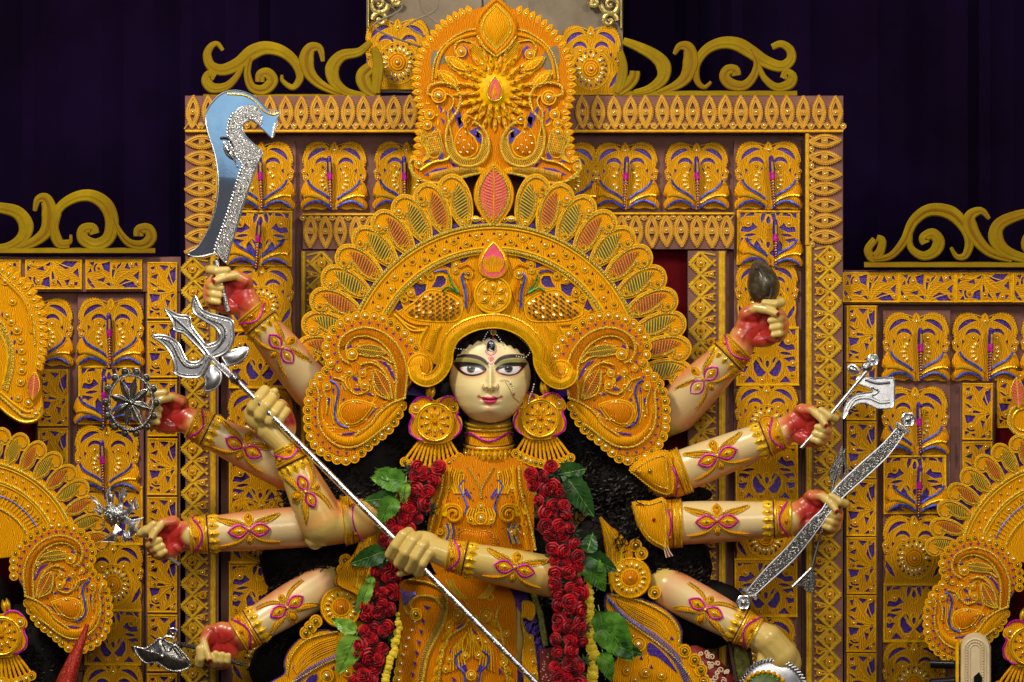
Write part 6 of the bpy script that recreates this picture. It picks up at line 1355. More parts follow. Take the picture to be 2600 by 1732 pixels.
for x, y, s in ((800, 1120, 1.2), (990, 1120, 1.2), (520, 1110, 1.6), (935, 1275, .9), (745, 1415, .8), (1020, 995, .9), (940, 1385, 1.0), (850, 1390, 1.0), (990, 1300, .9), (740, 1200, .9), (1110, 1440, .9), (890, 1520, 1.3), (1130, 1240, .9), (720, 1480, .9)):
    q = c8([(x, y)])[0]; X, Y, Z = bul2(q[0], q[1], h + 1); put('pearl_coil', COIL if R() < .6 else COILD, AP, X, Y, Z, 0, s)
so = cr(c8([(1235, 1020), (1310, 1030), (1330, 1090), (1300, 1160), (1240, 1140), (1260, 1220), (1310, 1280), (1330, 1400), (1350, 1600), (1350, 1760), (1240, 1760), (1245, 1600), (1225, 1400), (1240, 1280), (1222, 1180), (1225, 1080)]), 3, True)
b = MB(); b.plate(so, (), 190, 212, 'orange_foam', 2); b.tube(offs(so, -4), 1.8, 212, 'gold_thread', 5, closed=True); b.build('side_strip', AP)
for y in range(1620, 1740, 30): put('pearl_coil', COIL, AP, 1346 + (y - 1620) * .12, y, 211, 0, .9)
MB().plate([(1205, 1480), (1330, 1480), (1390, 1640), (1400, 1760), (1240, 1760)], (), 150, 176, 'purple_foil', 2).build('purple_underskirt', AP)
b = MB(); b.brush([(1352, 1500), (1372, 1560), (1385, 1640)], 16, 176, 186, 'brocade_green', 2); b.plate([(1368, 1650), (1420, 1640), (1425, 1760), (1368, 1760)], (), 176, 190, 'sari_red', 2)
for i in range(40): x, y = U(1372, 1420), U(1655, 1740); b.ball(x, y, 191, 2.2, 'sari_cream', lo=True)
b.build('brocade_edge', AP)
# side drapes
def drape(label, sg, F, pl):
    t = thing('side_drape', label, 'side drape', *F([(pl['c'][0], pl['c'][1])])[0], 175, 'orange winged drapes'); h = 196
    w_ = cr(F(pl['wing']), 4, True); b = MB(); b.plate(offs(w_, 4), (), 150, 176, 'purple_foil', 1); b.build('purple_backing', t)
    b = MB(); b.plate(w_, (), 176, h, 'orange_foam', 3); b.build('wing', t)
    b = MB(); rope(b, F(pl['r1']), 3, h + 3); rope(b, F(pl['r2']), 3, h + 3); b.ribs(cr(F(pl['b1']), 6), cr(F(pl['b2']), 6), 6, 1.9, h + 2, 'blue_tape', h + 5)
    for k in range(7):
        b.tube([lerp(p, q, (k + 1) / 8) for p, q in zip(_res(cr(F(pl['f1']), 6), 14), _res(cr(F(pl['f2']), 6), 14))], 2.6 if k % 2 else 1.4, h + 1, 'orange_foam' if k % 2 else 'yellow_ridge', 5)
    b.build('relief_scrolls', t)
    b = MB()
    for q in pl['tri']: x, y = F([q])[0]; b.plate([(x, y - 6), (x + 5, y + 4), (x - 5, y + 4)], (), h - 1, h + 2, 'purple_foil', 0)
    b.plate(cr(F(pl['hole']), 3, True), (), h - 1, h + 2, 'purple_foil', 0); b.build('purple_inlay', t)
    x, y = F([pl['ros']])[0]; b = MB(); b.plate(circ(x, y, 54, 28), (), h - 4, h + 10, 'orange_foam', 3)
    for r_ in (50, 22, 12): b.tube(circ(x, y, r_, 24), 2, h + 10, 'yellow_ridge', 5, closed=True)
    b.dome(circ(x, y, 24, 18), h + 8, h + 16, 'deep_orange_foam', 3); b.ball(x, y, h + 17, 4.5, 'pearl_gold'); b.build('rosette_disc', t)
    for i in range(17): a = 360 * i / 17; put('gem', GEM if i % 3 else GEMD, t, x + 34 * cos(radians(a)), y + 34 * sin(radians(a)), h + 10, a, 1.1)
    pp = cr(F(pl['pleat']), 3, True); b = MB(); b.plate(pp, (), 186, 204 + pl.get('ph', 0), 'orange_foam', 2); b.build('pleated_strap', t)
    b = MB(); A_, B_ = F(pl['p1']), F(pl['p2']); 
    for k in range(9): b.tube(cr([lerp(p, q, (k + .5) / 9) for p, q in zip(A_, B_)], 6), 3.0 if k % 2 == 0 else 1.6, 205 + pl.get('ph', 0), ('orange_foam', 'dark_gold_thread', 'yellow_ridge', 'gold_thread')[k % 4], 6)
    b.build('pleat', t)
    for q in pl['sc']: x, y = F([q])[0]; b = MB(); put('pearl_coil', COILD, t, x, y, h - 2, 0, 1.6)
    for q in pl['co']: x, y = F([q[:2]])[0]; put('pearl_coil', COIL, t, x, y, h + 1, 0, q[2])
    return t
cl = CV(680, 1380, 4.455)
drape('winged orange drape with a gem rosette, left of the left rose garland', -1, cl, dict(ph=34, c=(600, 1560), wing=[(10, 1600), (190, 1480), (190, 1350), (250, 1200), (400, 1060), (600, 985), (780, 990), (900, 900), (1080, 900), (1080, 1400), (900, 1700), (0, 1750)],
  r1=[(220, 1480), (240, 1340), (320, 1200), (480, 1070), (780, 1000)], r2=[(150, 1640), (400, 1500), (640, 1360), (900, 1260)], b1=[(270, 1560), (480, 1390), (790, 1240)], b2=[(330, 1590), (520, 1440), (820, 1300)],
  f1=[(280, 1440), (360, 1250), (560, 1100), (800, 1030)], f2=[(320, 1500), (480, 1360), (620, 1280), (820, 1200)], tri=[(300, 1400), (400, 1340), (520, 1265), (645, 1210), (740, 1410)], hole=[(430, 1568), (480, 1500), (560, 1480), (540, 1568)], ros=(830, 720),
  pleat=[(960, 120), (1180, -250), (1330, -560), (1500, -600), (1480, -300), (1380, 60), (1250, 420), (1120, 640), (960, 560), (800, 480), (780, 390), (830, 280), (880, 200)], p1=[(960, 480), (980, 100), (1160, -250), (1340, -560)], p2=[(1120, 560), (1280, 200), (1400, -200), (1480, -560)],
  sc=[(850, 300), (825, 415), (545, 880), (485, 945), (435, 1010), (880, 190)], co=[(670, 1490, 1.8), (1000, 1100, 1.0), (960, 840, 1.2), (900, 1450, 1.3)]))
cR = CV(1450, 1400, 3.923)
drape('winged orange drape with a gem rosette, right of the right rose garland', 1, cR, dict(c=(800, 1100), wing=[(340, 480), (400, 420), (700, 480), (900, 560), (1040, 680), (1100, 800), (1100, 920), (1200, 990), (1260, 1100), (1330, 1230), (1360, 1420), (1300, 1600), (380, 1600), (400, 1300), (430, 1100), (520, 900), (360, 620)],
  r1=[(400, 430), (700, 500), (960, 640), (1070, 800), (1075, 930)], r2=[(490, 650), (700, 800), (920, 960), (1100, 1130), (1220, 1303)], b1=[(360, 440), (560, 640), (840, 820), (1060, 1020), (1180, 1290)], b2=[(370, 500), (540, 690), (800, 880), (1010, 1080), (1130, 1320)],
  f1=[(420, 460), (700, 560), (900, 680), (1000, 850)], f2=[(460, 520), (650, 700), (850, 800), (1000, 930)], tri=[(625, 610), (712, 660), (815, 725), (920, 800), (1005, 865), (800, 1150), (700, 1060)], hole=[(770, 910), (850, 950), (970, 1070), (1060, 1210), (960, 1130), (860, 1050), (770, 1020)], ros=(590, 265),
  pleat=[(290, -350), (330, -260), (430, -230), (560, -100), (620, 20), (600, 150), (480, 260), (400, 420), (370, 200), (340, 0), (310, -180)], p1=[(380, 330), (350, 0), (320, -180), (290, -340)], p2=[(480, 240), (560, 20), (450, -170), (300, -330)],
  sc=[(830, 410), (700, 20), (640, -60), (1130, 990), (1230, 1080), (1290, 1180), (1320, 1290)], co=[(670, 920, 1.9), (560, 1180, 1.2), (740, 1200, 1.3), (900, 1230, 1.1), (640, 1280, 1.1), (620, 840, .8)]))
b = MB(); o = cr([(1755, 1640), (1800, 1655), (1840, 1690), (1875, 1760), (1770, 1760), (1745, 1700)], 3, True); sf = thing('sari_fold', 'red sari fold with raised cream embroidery at the lower right drape', 'sari fold', 1810, 1740, 170)
b.dome(o, 170, 196, 'sari_red', 3, base=20); b.build('cloth', sf); b = MB()
for i in range(26):
    x, y = U(1765, 1855), U(1655, 1740)
    if inside(o, x, y): b.tube(spiral(x, y, U(5, 9), 2, U(0, 360), 1.3, 10), 1.8, 196, 'sari_cream', 5)
b.build('cream_embroidery', sf)
bf = thing('brocade_band', 'olive gold brocade band hanging under the lowest right wrist', 'brocade band', 1885, 1700, 160)
MB().plate([(1862, 1630), (1892, 1622), (1925, 1750), (1860, 1750)], (), 150, 172, 'brocade_green', 3).build('cloth', bf)
b = MB()
for x0, x1 in ((1858, 1868), (1896, 1922)): b.brush([(x0 if x0 > 1870 else x0 - 8, 1622), (x1 if x1 > 1870 else x1 + 6, 1750)], 9, 160, 178, 'dark_board', 2)
b.build('dark_border', bf)
# ------------------------------------------------------------------ garlands
def m_rose(m1, m2):
    b = MB(); rr = random.Random(hash(m1) % 7 if False else 4)
    b.ball(0, 0, 3, 15, m2, rh=8)
    for ring, (n_, r_, sz, hh, tl) in enumerate(((6, 13, 15, 4, 4), (5, 8.5, 12, 9, 6), (4, 4.5, 9, 13, 7), (3, 1.8, 6, 16, 6))):
        for i in range(n_):
            a = 360 * i / n_ + ring * 31 + rr.uniform(-8, 8); c, s = cos(radians(a)), sin(radians(a)); v = []; f = []
            for u in range(5):
                for w_ in range(5):
                    x = (w_ - 2) / 2 * sz * .72 * (1 - .25 * (u / 4) ** 3); d = r_ + (u / 4 - .3) * sz * .55 - .14 * abs(x); z = hh + tl * sin(u / 4 * 2.2) - .1 * abs(x) - (2.5 if u == 4 else 0) + rr.uniform(-.5, .5)
                    v.append((c * d - s * x, s * d + c * x, z))
            for u in range(4):
                for w_ in range(4): k = u * 5 + w_; f.append((k, k + 1, k + 6, k + 5))
            b.add(v, f, m1 if (i + ring) % 3 else m2)
    return b.mesh('rose')
ROSE = [m_rose('rose_red', 'rose_dark'), m_rose('rose_dark', 'rose_red')]
SEP = MB()
for i in range(7): a = i * 51; SEP.dome(lens(9 * cos(radians(a)), 9 * sin(radians(a)), 26, 8, a, 5), -2, 3, 'sepal_green', 2)
SEPM = SEP.mesh('sepal')
def garland(label, path, wd, h, n, hole=None):
    t = thing('rose_garland', label, 'garland', path[len(path) // 2][0], path[len(path) // 2][1], h, 'red rose garlands'); q = cr(path, 8); L = resamp(q, 32); k = 0
    MB().tube([(x, y, h - 16) for x, y in resamp(q, 20)], wd * .32, 0, 'sepal_green', 8, .5).build('green_core', t)
    N = norms(L, False); rr = random.Random(len(label))
    for i, p in enumerate(L):
        for c in range(n):
            o = (c - (n - 1) / 2) * wd / n + rr.uniform(-6, 6); s_ = rr.uniform(-9, 9) + (18 if c % 2 else 0)
            x, y = p[0] + N[i][0] * o - N[i][1] * s_, p[1] + N[i][1] * o + N[i][0] * s_
            if hole and hole(x, y): continue
            ob = put('rose', ROSE[0 if rr.random() < .75 else 1], t, x, y, h + rr.uniform(-6, 8) - abs(o) * .12, rr.uniform(0, 360), rr.uniform(.85, 1.22)); ob.rotation_euler[0] = rr.uniform(-.5, .35); ob.rotation_euler[2] = rr.uniform(-.5, .5)
            if rr.random() < .6: put('sepal', SEPM, t, x + rr.uniform(-20, 20), y + rr.uniform(-18, 18), h - 2, rr.uniform(0, 360), rr.uniform(.8, 1.2))
    return t
garland('red rose garland left of the breastplate, running down behind the front fist', [(1085, 1185), (1060, 1250), (1032, 1310), (1005, 1370), (990, 1430), (975, 1490), (962, 1560), (942, 1640), (915, 1760)], 78, 262, 3)
garland('red rose garland right of the breastplate, hanging in front of the bent elbow', [(1372, 1200), (1388, 1250), (1408, 1310), (1425, 1360), (1438, 1430), (1445, 1520), (1446, 1620), (1440, 1760)], 84, 352, 3)
MAR = MB(); rr = random.Random(6)
MAR.ball(0, 0, 2, 14, 'marigold', rh=9)
for i in range(26): a, q = rr.uniform(0, 6.28), 12 * rr.random() ** .5; MAR.ball(q * cos(a), q * sin(a), 9 - q * .4, 4.2, 'marigold', rh=3, lo=True)
MARM = MAR.mesh('marigold')
def yellow(label, path, h, s):
    t = thing('marigold_string', label, 'flower string', path[0][0], path[0][1], h, 'yellow marigold strings')
    MB().tube([(x, y, h - 8) for x, y in path], 2, 0, 'sepal_green', 5).build('thread', t)
    for i, p in enumerate(resamp(cr(path, 6), 15 * s)): put('marigold', MARM, t, p[0] + U(-4, 4) * s, p[1], h + U(-2, 2), U(0, 360), s * U(.75, 1.15) * (1 if i > 1 else .7))
yellow('yellow marigold string along the outer side of the right rose garland', [(1494, 1470), (1494, 1530), (1500, 1600), (1502, 1680), (1504, 1750)], 300, 1.15)
yellow('thin yellow marigold string beside the lower left rose garland', [(1008, 1560), (1012, 1600), (1000, 1650), (988, 1690), (975, 1750)], 262, .75)
# leaves
def leaf(label, base, tip, wd, h, m, droop=14, lob=True):
    L = hypot(tip[0] - base[0], tip[1] - base[1]); a = math.degrees(atan2(tip[1] - base[1], tip[0] - base[0])); b = MB(); n = 16; v = []; f = []
    for i in range(n + 1):
        t = i / n; w_ = wd / 2 * (sin(pi * min(1, t ** .62)) ** .8 if t < 1 else 0) * (1 + .07 * sin(i * 2.7)) + .3
        zc = -droop * t * t + 4 * sin(t * 5)
        for k in range(7):
            s = (k - 3) / 3; v.append((L * t, s * w_, zc + 7 * abs(s) * (1 - t * .6) + 1.6 * sin(t * 18 + abs(s) * 3)))
    for i in range(n):
        for k in range(6): q = i * 7 + k; f.append((q, q + 1, q + 8, q + 7))
    b.add([(x, y, z + 0) for x, y, z in v], f, m)
    b.tube([(L * t, 0, -droop * t * t + 4 * sin(t * 5) + .6) for t in [i / 12 for i in range(13)]], 1.0, 0, 'leaf_light' if m != 'leaf_light' else 'leaf_green', 5)
    for i in range(2, 7):
        for s in (1, -1): t = i / 8; b.tube([(L * t - 8, 0, -droop * t * t + 5), (L * t + 12, s * wd * .32, -droop * t * t + 9)], .6, 0, m, 4)
    b.tube([(-16, 0, -6), (0, 0, 0)], 1.6, 0, m, 5)
    b.v = [(base[0] + x * cos(radians(a)) - y * sin(radians(a)), base[1] + x * sin(radians(a)) + y * cos(radians(a)), h + z) for x, y, z in b.v]
    t_ = thing('leaf', label, 'leaf', base[0], base[1], h, 'green leaves tied to the garlands'); b.build('leaf_blade', t_); return t_
for a in (('broad green leaf at the top of the left garland, pointing left', (1030, 1222), (940, 1212), 60, 285, 'leaf_green'), ('dark narrow leaf under the broad one on the left garland', (1010, 1262), (915, 1274), 42, 272, 'leaf_dark'),
          ('green leaf hanging downward from the top of the left garland', (1004, 1262), (960, 1330), 52, 290, 'leaf_green'), ('small green leaf between roses high on the left garland', (1030, 1225), (1024, 1280), 30, 292, 'leaf_light'),
          ('small green leaf on top of the upper left leaves', (1000, 1205), (950, 1198), 34, 280, 'leaf_green'),
          ('dark green leaf pointing left just below the front fist', (978, 1400), (888, 1432), 54, 285, 'leaf_dark'), ('second dark leaf under the front fist, drooping', (970, 1405), (950, 1450), 46, 280, 'leaf_dark'), ('narrow light green leaf beside the left rosette', (938, 1480), (906, 1560), 36, 280, 'leaf_light'), ('small curled light leaf above the left rosette edge', (940, 1462), (940, 1510), 26, 276, 'leaf_light'),
          ('light green leaf over the left drape, lower rosette edge', (905, 1604), (842, 1572), 40, 262, 'leaf_light'), ('large light green leaf hanging at the lower left garland', (905, 1612), (858, 1712), 66, 268, 'leaf_light'),
          ('dark green leaf at the top of the right garland, pointing right', (1420, 1205), (1490, 1190), 56, 300, 'leaf_dark'), ('long green leaf drooping right beside the right garland top', (1440, 1212), (1508, 1312), 64, 305, 'leaf_dark'),
          ('small pale leaf above the right garland', (1400, 1192), (1402, 1222), 22, 300, 'leaf_light'), ('round green leaf beside the right garland at elbow height', (1490, 1404), (1506, 1352), 44, 330, 'leaf_dark'), ('wide green leaf pointing right over the right drape strap', (1486, 1410), (1568, 1450), 52, 322, 'leaf_dark'),
          ('green leaf hanging beside the right marigold string top', (1492, 1420), (1536, 1502), 58, 318, 'leaf_green'), ('large green leaf over the right drape, middle of three', (1520, 1560), (1606, 1680), 92, 300, 'leaf_green'), ('upper green leaf of the lower right cluster', (1522, 1552), (1540, 1640), 48, 306, 'leaf_green'), ('dark leaf tip of the lower right cluster pointing right', (1560, 1640), (1632, 1662), 44, 290, 'leaf_dark'), ('lowest green leaf of the right cluster hanging down', (1530, 1655), (1552, 1730), 44, 300, 'leaf_green')):
    leaf(*a)
# ------------------------------------------------------------------ weapons and emblems held in the hands
c7 = CV(440, 200, 3.136)
def tilt(y0, k): return lambda x, y, h: (x, y, h + (y - y0) * k)
SW = thing('sword', 'broad mirror silver sword with hooked tip and embossed edge, above the top left hand', 'sword', 540, 660, 225)
so = cr(c7([(120, 1388), (200, 1335), (280, 1200), (330, 1050), (355, 880), (350, 720), (320, 570), (280, 450), (255, 330), (270, 250), (330, 165), (400, 112), (500, 93), (600, 118), (680, 170), (740, 238), (785, 268), (830, 252), (850, 280), (825, 320), (822, 370), (805, 430), (790, 472), (750, 440), (700, 392), (640, 340), (600, 332), (562, 352), (548, 398), (575, 455), (640, 520), (708, 588), (690, 630), (640, 760), (600, 880), (550, 1040), (500, 1200), (460, 1330), (428, 1455), (390, 1440), (330, 1395), (230, 1415), (150, 1415)]), 3, True)
tw = lambda x, y, h: (x, y, h + 36 * ((y - 420) / 250) ** 1 * (1 if y < 480 else .35) + (4.2 * (1 if y >= 480 else 0)))
b = MB(); b.plate(so, (), 218, 232, 'mirror_silver', 1.5); b.build('blade', SW, tw)
eb = cr(c7([(500, 250), (560, 215), (650, 210), (700, 260), (712, 330), (700, 380), (640, 335), (596, 326), (555, 350), (542, 400), (570, 460), (640, 525), (700, 592), (640, 750), (592, 880), (540, 1040), (490, 1200), (425, 1440), (335, 1385), (370, 1260), (440, 1060), (500, 860), (540, 720), (560, 690), (500, 600), (440, 470), (445, 340)]), 3, True)
b = MB(); b.plate(eb, (), 230, 235, 'dark_silver', 1.5); rr = random.Random(1); k = 0
for i in range(520):
    x, y = rr.uniform(535, 668), rr.uniform(262, 660)
    if inside(eb, x, y) and edist(eb, x, y) > 3: b.ball(x, y, 235, rr.uniform(1.8, 3.4), 'silver' if rr.random() < .5 else 'dark_silver', lo=True); k += 1
for q in resamp(eb[len(eb) // 2 + 14:], 8.5): b.ball(q[0] - 2, q[1], 235, 3.8, 'silver', lo=True)
b.build('embossed_edge', SW, tw)
b = MB(); b.tube(so, 2.2, 232, 'silver', 6, closed=True); pass
b.tube(cr(c7([(430, 120), (560, 130), (650, 180), (720, 255), (790, 285), (840, 268)]), 6), 2.0, 235, 'gold_foil', 5); b.tube(cr(c7([(790, 470), (800, 400), (815, 350)]), 5), 3.4, 234, 'embossed_silver', 5)
b.build('rope_rim', SW, tw)
b = MB(); ey = lens(*c7([(440, 572)])[0], 52, 20, 62, 8); b.dome(ey, 232, 240, 'silver', 3); b.tube(ey, 2, 236, 'dark_silver', 5, closed=True); b.ball(*c7([(438, 570)])[0], 240, 6, 'dark_silver'); b.tube(cr(c7([(370, 470), (430, 475), (480, 540), (490, 640), (510, 700)]), 5), 3, 237, 'dark_silver', 6); b.build('eye', SW, tw)
b = MB(); b.tube([(548, 662, 236), (560, 720, 240), (578, 790, 236)], 9, 0, 'embossed_silver', 10); b.build('handle', SW)
# trident
c3 = CV(200, 740, 3.408)
TR_ = thing('trident', 'long silver trident held diagonally across the body by two fists', 'trident', 540, 930, 350)
def th(x, y, h): t = (x - 595) / 763; return (x, y, h + 330 + 36 * min(1, max(-.3, t)) )
b = MB(); b.tube([(560, 925, 0), (1012, 1380, 0), (1400, 1774, 0)], 8, 0, 'silver', 12)
for s in range(0, 150): t = s / 150; b.ball(628 + 760 * t + 2.2 * sin(s * 1.3), 995 + 767 * t - 2.2 * sin(s * 1.3), 7, 3.4, 'embossed_silver', ry=1.8, rh=2, a=-10, lo=True)
b.build('shaft', TR_, th)
hd = [(740, 145), (850, 200), (955, 218), (970, 290), (1040, 390), (1100, 460), (1150, 455), (1200, 430), (1222, 380), (1190, 320), (1100, 262), (1010, 200), (978, 120), (1005, 40), (1060, 150), (1130, 190), (1210, 212), (1325, 250), (1338, 330), (1340, 420), (1300, 500), (1240, 545), (1180, 570), (1135, 600), (1110, 650), (1050, 735), (940, 745), (835, 715), (825, 630), (790, 530), (720, 450), (635, 390), (700, 378), (780, 395), (860, 450), (900, 530), (945, 605), (1030, 610), (1080, 570), (1075, 530), (990, 440), (900, 360), (825, 335), (805, 250)]
hp = cr(c3(hd), 3, True); b = MB(); b.plate(hp, (), -4, 6, 'polished_silver', 2.5); b.build('prongs', TR_, th)
b = MB(); b.tube(hp, 2.6, 7, 'silver', 6, closed=True); b.tube(offs(hp, -7), 1.2, 8, 'embossed_silver', 5, closed=True)
b.tube(cr(c3([(760, 170), (900, 290), (1020, 410), (1125, 545)]), 5), 2.2, 8, 'silver', 6)
for p in ([(1010, 90), (1090, 220), (1240, 290), (1270, 380), (1220, 470), (1140, 540)], [(680, 395), (800, 450), (860, 560), (930, 650), (1040, 650), (1110, 580)], [(800, 220), (930, 320), (1060, 470)]): b.tube(cr(c3(p), 6), 4.2, 5.5, 'dark_silver', 6, .5, taper=True)
b.build('raised_rim', TR_, th)
for p in ([(1240, 560), (1330, 510), (1462, 485), (1450, 560), (1380, 620), (1290, 645), (1260, 610)], [(1150, 640), (1230, 700), (1225, 790), (1170, 850), (1088, 862), (1095, 790), (1085, 730), (1110, 690)]):
    q = cr(c3(p), 3, True); b = MB(); b.dome(q, 2, 12, 'polished_silver', 3, base=4); b.tube(q, 1.8, 3, 'silver', 5, closed=True); b.build('base_petal', TR_, th)
b = MB(); b.tube(cr(c3([(1130, 560), (1240, 660), (1320, 730)]), 5), 5.5, 8, 'silver', 8); b.tube(c3([(1150, 600), (1300, 745)]), 2, 12, 'embossed_silver', 5); b.build('socket', TR_, th)
b = MB(); q = c3([(1350, 755)])[0]; b.ball(q[0], q[1], 0, 15, 'dark_silver', ry=15, rh=15); b.tube([(q[0] - 12, q[1] - 12), (q[0] + 12, q[1] + 12)], 10, 0, 'dark_silver', 10); b.build('knob', TR_, th)
# wheel
CHK = thing('discus_wheel', 'dark filigree wheel with an eight petal spoked centre in the left hand', 'wheel', 332, 1022, 285)
def kk_(p): return [(332 + q[0] * .80, 1022 + q[1]) + tuple(q[2:]) for q in p]
b = MB(); b.tube(kk_(circ(0, 0, 69, 40)), 3.6, 292, 'embossed_silver', 8, closed=True); b.tube(kk_(circ(0, 0, 74, 40)), 3.6, 286, 'conch_grey', 6, closed=True); b.build('rim', CHK)
for i in range(8):
    a = 45 * i + 14; b = MB(); L = kk_(rot(lens(35, 0, 60, 20, 0, 8), a)); b.dome(L, 284, 288, 'conch_grey', 2, base=2); b.tube(L, 1.5, 286, 'dark_silver', 5, closed=True); b.tube(kk_([(4 * cos(radians(a)), 4 * sin(radians(a))), (66 * cos(radians(a)), 66 * sin(radians(a)))]), 1.8, 289, 'dark_silver', 5); b.build('spoke_petal', CHK)
for i in range(14):
    a = 360 / 14 * i; q = kk_([(80 * cos(radians(a)), 80 * sin(radians(a)))])[0]; b = MB(); b.ball(q[0], q[1], 286, 7.5, 'conch_grey'); b.tube(circ(q[0], q[1], 8.5, 12), 2, 288, 'dark_silver', 5, closed=True); b.build('rim_knob', CHK)
b = MB(); b.ball(332, 1022, 290, 9, 'dark_silver'); b.ball(334, 1022, 297, 3, 'white_gem'); b.build('hub', CHK)
# spiky emblem
c6 = CV(200, 1140, 2.648)
SP_ = thing('spiked_emblem', 'small bright silver spiked emblem at the fingertips of the left hand', 'emblem', 300, 1310, 230)
b = MB(); bo_ = cr(c6([(165, 400), (230, 375), (290, 385), (320, 430), (300, 480), (250, 510), (180, 490)]), 3, True); b.dome(bo_, 226, 244, 'embossed_silver', 4, base=10)
rr = random.Random(4)
for i in range(60):
    x, y = rr.uniform(262, 322), rr.uniform(1280, 1334)
    if inside(bo_, x, y) and edist(bo_, x, y) > 2: b.ball(x, y, 234 + min(8, edist(bo_, x, y)), 2.4, 'silver', lo=True)
b.build('scaled_body', SP_)
for p in ([(190, 385), (180, 300), (200, 240), (215, 300), (240, 300), (225, 380)], [(270, 385), (270, 310), (305, 240), (325, 320), (300, 330), (295, 390)], [(300, 430), (350, 370), (378, 320), (400, 410), (370, 410), (320, 470)], [(310, 450), (360, 480), (436, 462), (410, 500), (390, 560), (340, 600), (325, 560), (345, 500), (290, 500)],
          [(250, 500), (230, 560), (180, 600), (150, 625), (240, 625), (255, 590), (290, 540)], [(300, 540), (290, 600), (305, 632), (340, 600)], [(165, 400), (110, 330), (70, 310), (120, 380), (150, 420)], [(160, 430), (110, 400), (90, 395), (140, 450)], [(170, 480), (140, 510), (170, 520)]):
    b = MB(); q = c6(p); b.dome(q if area(q) > 0 else q[::-1], 228, 238, 'silver', 2, base=6); b.tube(q, 1.3, 229, 'embossed_silver', 5, closed=True); b.build('spike', SP_)
b = MB(); b.tube([(418, 1408, 226), (455, 1434, 226)], 6, 0, 'silver', 8); b.tube([(330, 1335, 232), (420, 1400, 236)], 4, 0, 'silver', 8); b.build('handle', SP_)
# dark battle axe
AX = thing('battle_axe', 'dark polished axe with a roped rim in the lowest left hand', 'axe', 410, 1650, 220)
ao_ = cr(c6([(372, 1330), (440, 1345), (500, 1310), (545, 1272), (600, 1300), (650, 1320), (700, 1370), (745, 1430), (735, 1475), (660, 1495), (590, 1480), (520, 1435), (450, 1440), (400, 1395)]), 3, True)
b = MB(); b.dome(ao_, 216, 232, 'dark_silver', 4, base=8); b.build('blade', AX); b = MB(); rope(b, ao_[::3], 2.4, 218, 'embossed_silver', 3, True); b.build('rope_rim', AX)
b = MB(); b.ball(*c6([(560, 1395)])[0], 232, 6, 'silver'); b.tube(cr(c6([(560, 1300), (600, 1360), (650, 1320), (700, 1400)]), 5), 3.4, 232, 'dark_silver', 6); b.tube(circ(*c6([(632, 1240)])[0], 12, 16), 3.4, 222, 'dark_silver', 6, closed=True); b.ball(*c6([(632, 1246)])[0], 222, 6, 'dark_silver'); b.tube(c6([(560, 1290), (585, 1260), (640, 1265)]), 4, 222, 'dark_silver', 6); b.build('boss', AX)
b = MB(); b.tube([(440, 1632, 222), (500, 1645, 222), (560, 1672, 236), (622, 1688, 230)], 6, 0, 'dark_silver', 8)
b.build('handle', AX)
# conch
c77 = CV(1740, 620, 4.126)
CO = thing('conch_shell', 'dark grey conch shell resting on the upper right hand', 'conch', 1940, 720, 230)
oc = cr(c77([(720, 172), (780, 165), (850, 200), (920, 270), (975, 360), (992, 460), (965, 550), (880, 610), (800, 640), (745, 635), (690, 570), (652, 460), (660, 330), (690, 230)]), 4, True)
b = MB(); b.dome(oc, 205, 262, 'conch_grey', 7, c=c77([(840, 420)])[0], base=4, pw=.7); b.build('shell', CO)
b = MB()
for k in range(6): b.tube([(x, y, 250 - 2.5 * abs(i - 6)) for i, (x, y) in enumerate(cr(c77([(690 + 12 * k, 250 + 62 * k), (790 + 26 * k, 262 + 60 * k), (880 + 16 * k, 330 + 52 * k)]), 6))], 2.4, 0, 'conch_grey', 6, taper=True)
b.tube(cr([(x, y, 252) for x, y in c77([(740, 200), (830, 330), (900, 480), (870, 590)])], 6), 4, 0, 'conch_grey', 6, taper=True); b.build('ridge', CO)
# silver axe
c10 = CV(1600, 600, 2.613)
SA = thing('hand_axe', 'shiny silver hand axe with a flag shaped blade in the second right hand', 'axe', 2120, 1020, 240)
b = MB(); b.tube([(2034, 1138, 248), (2120, 1040, 254), (2226, 912, 236)], 5, 0, 'silver', 10); b.build('shaft', SA)
bl = c10([(1528, 928), (1620, 945), (1745, 940), (1752, 1035), (1742, 1132), (1640, 1142), (1560, 1105), (1480, 1125), (1418, 1212), (1408, 1180), (1432, 1110), (1490, 1055), (1560, 1040), (1610, 1030), (1580, 1000), (1505, 975)])
b = MB(); b.plate(cr(bl, 2, True), (), 228, 238, 'polished_silver', 2); b.tube(cr(bl, 2, True), 2.4, 238, 'silver', 6, closed=True)
b.tube(cr(c10([(1560, 950), (1640, 975), (1725, 970)]), 4), 4, 239, 'silver', 6); b.tube(cr(c10([(1440, 1160), (1490, 1085), (1580, 1070), (1660, 1100), (1725, 1095)]), 5), 5, 239, 'silver', 8); b.tube(cr(c10([(1600, 1000), (1650, 1030), (1600, 1060)]), 4), 3, 239, 'embossed_silver', 6); b.build('blade', SA, tilt(1000, .10))
b = MB(); q = c10([(1612, 822)])[0]; b.plate(circ(q[0], q[1], 17, 6), (), 228, 242, 'embossed_silver', 2); b.ball(q[0], q[1], 242, 6, 'silver'); b.tube(circ(q[0], q[1], 15, 6), 2.4, 241, 'silver', 6, closed=True); q = c10([(1570, 868)])[0]; b.ball(q[0], q[1], 238, 15, 'embossed_silver', rh=10); b.build('head_knob', SA)
b = MB(); q = c10([(1486, 888)])[0]; b.dome(drop(q[0], q[1], 34, 26, 120), 228, 240, 'embossed_silver', 3, base=3); b.tube(drop(q[0], q[1], 34, 26, 120), 2.4, 230, 'silver', 5, closed=True); b.build('heart_lug', SA)
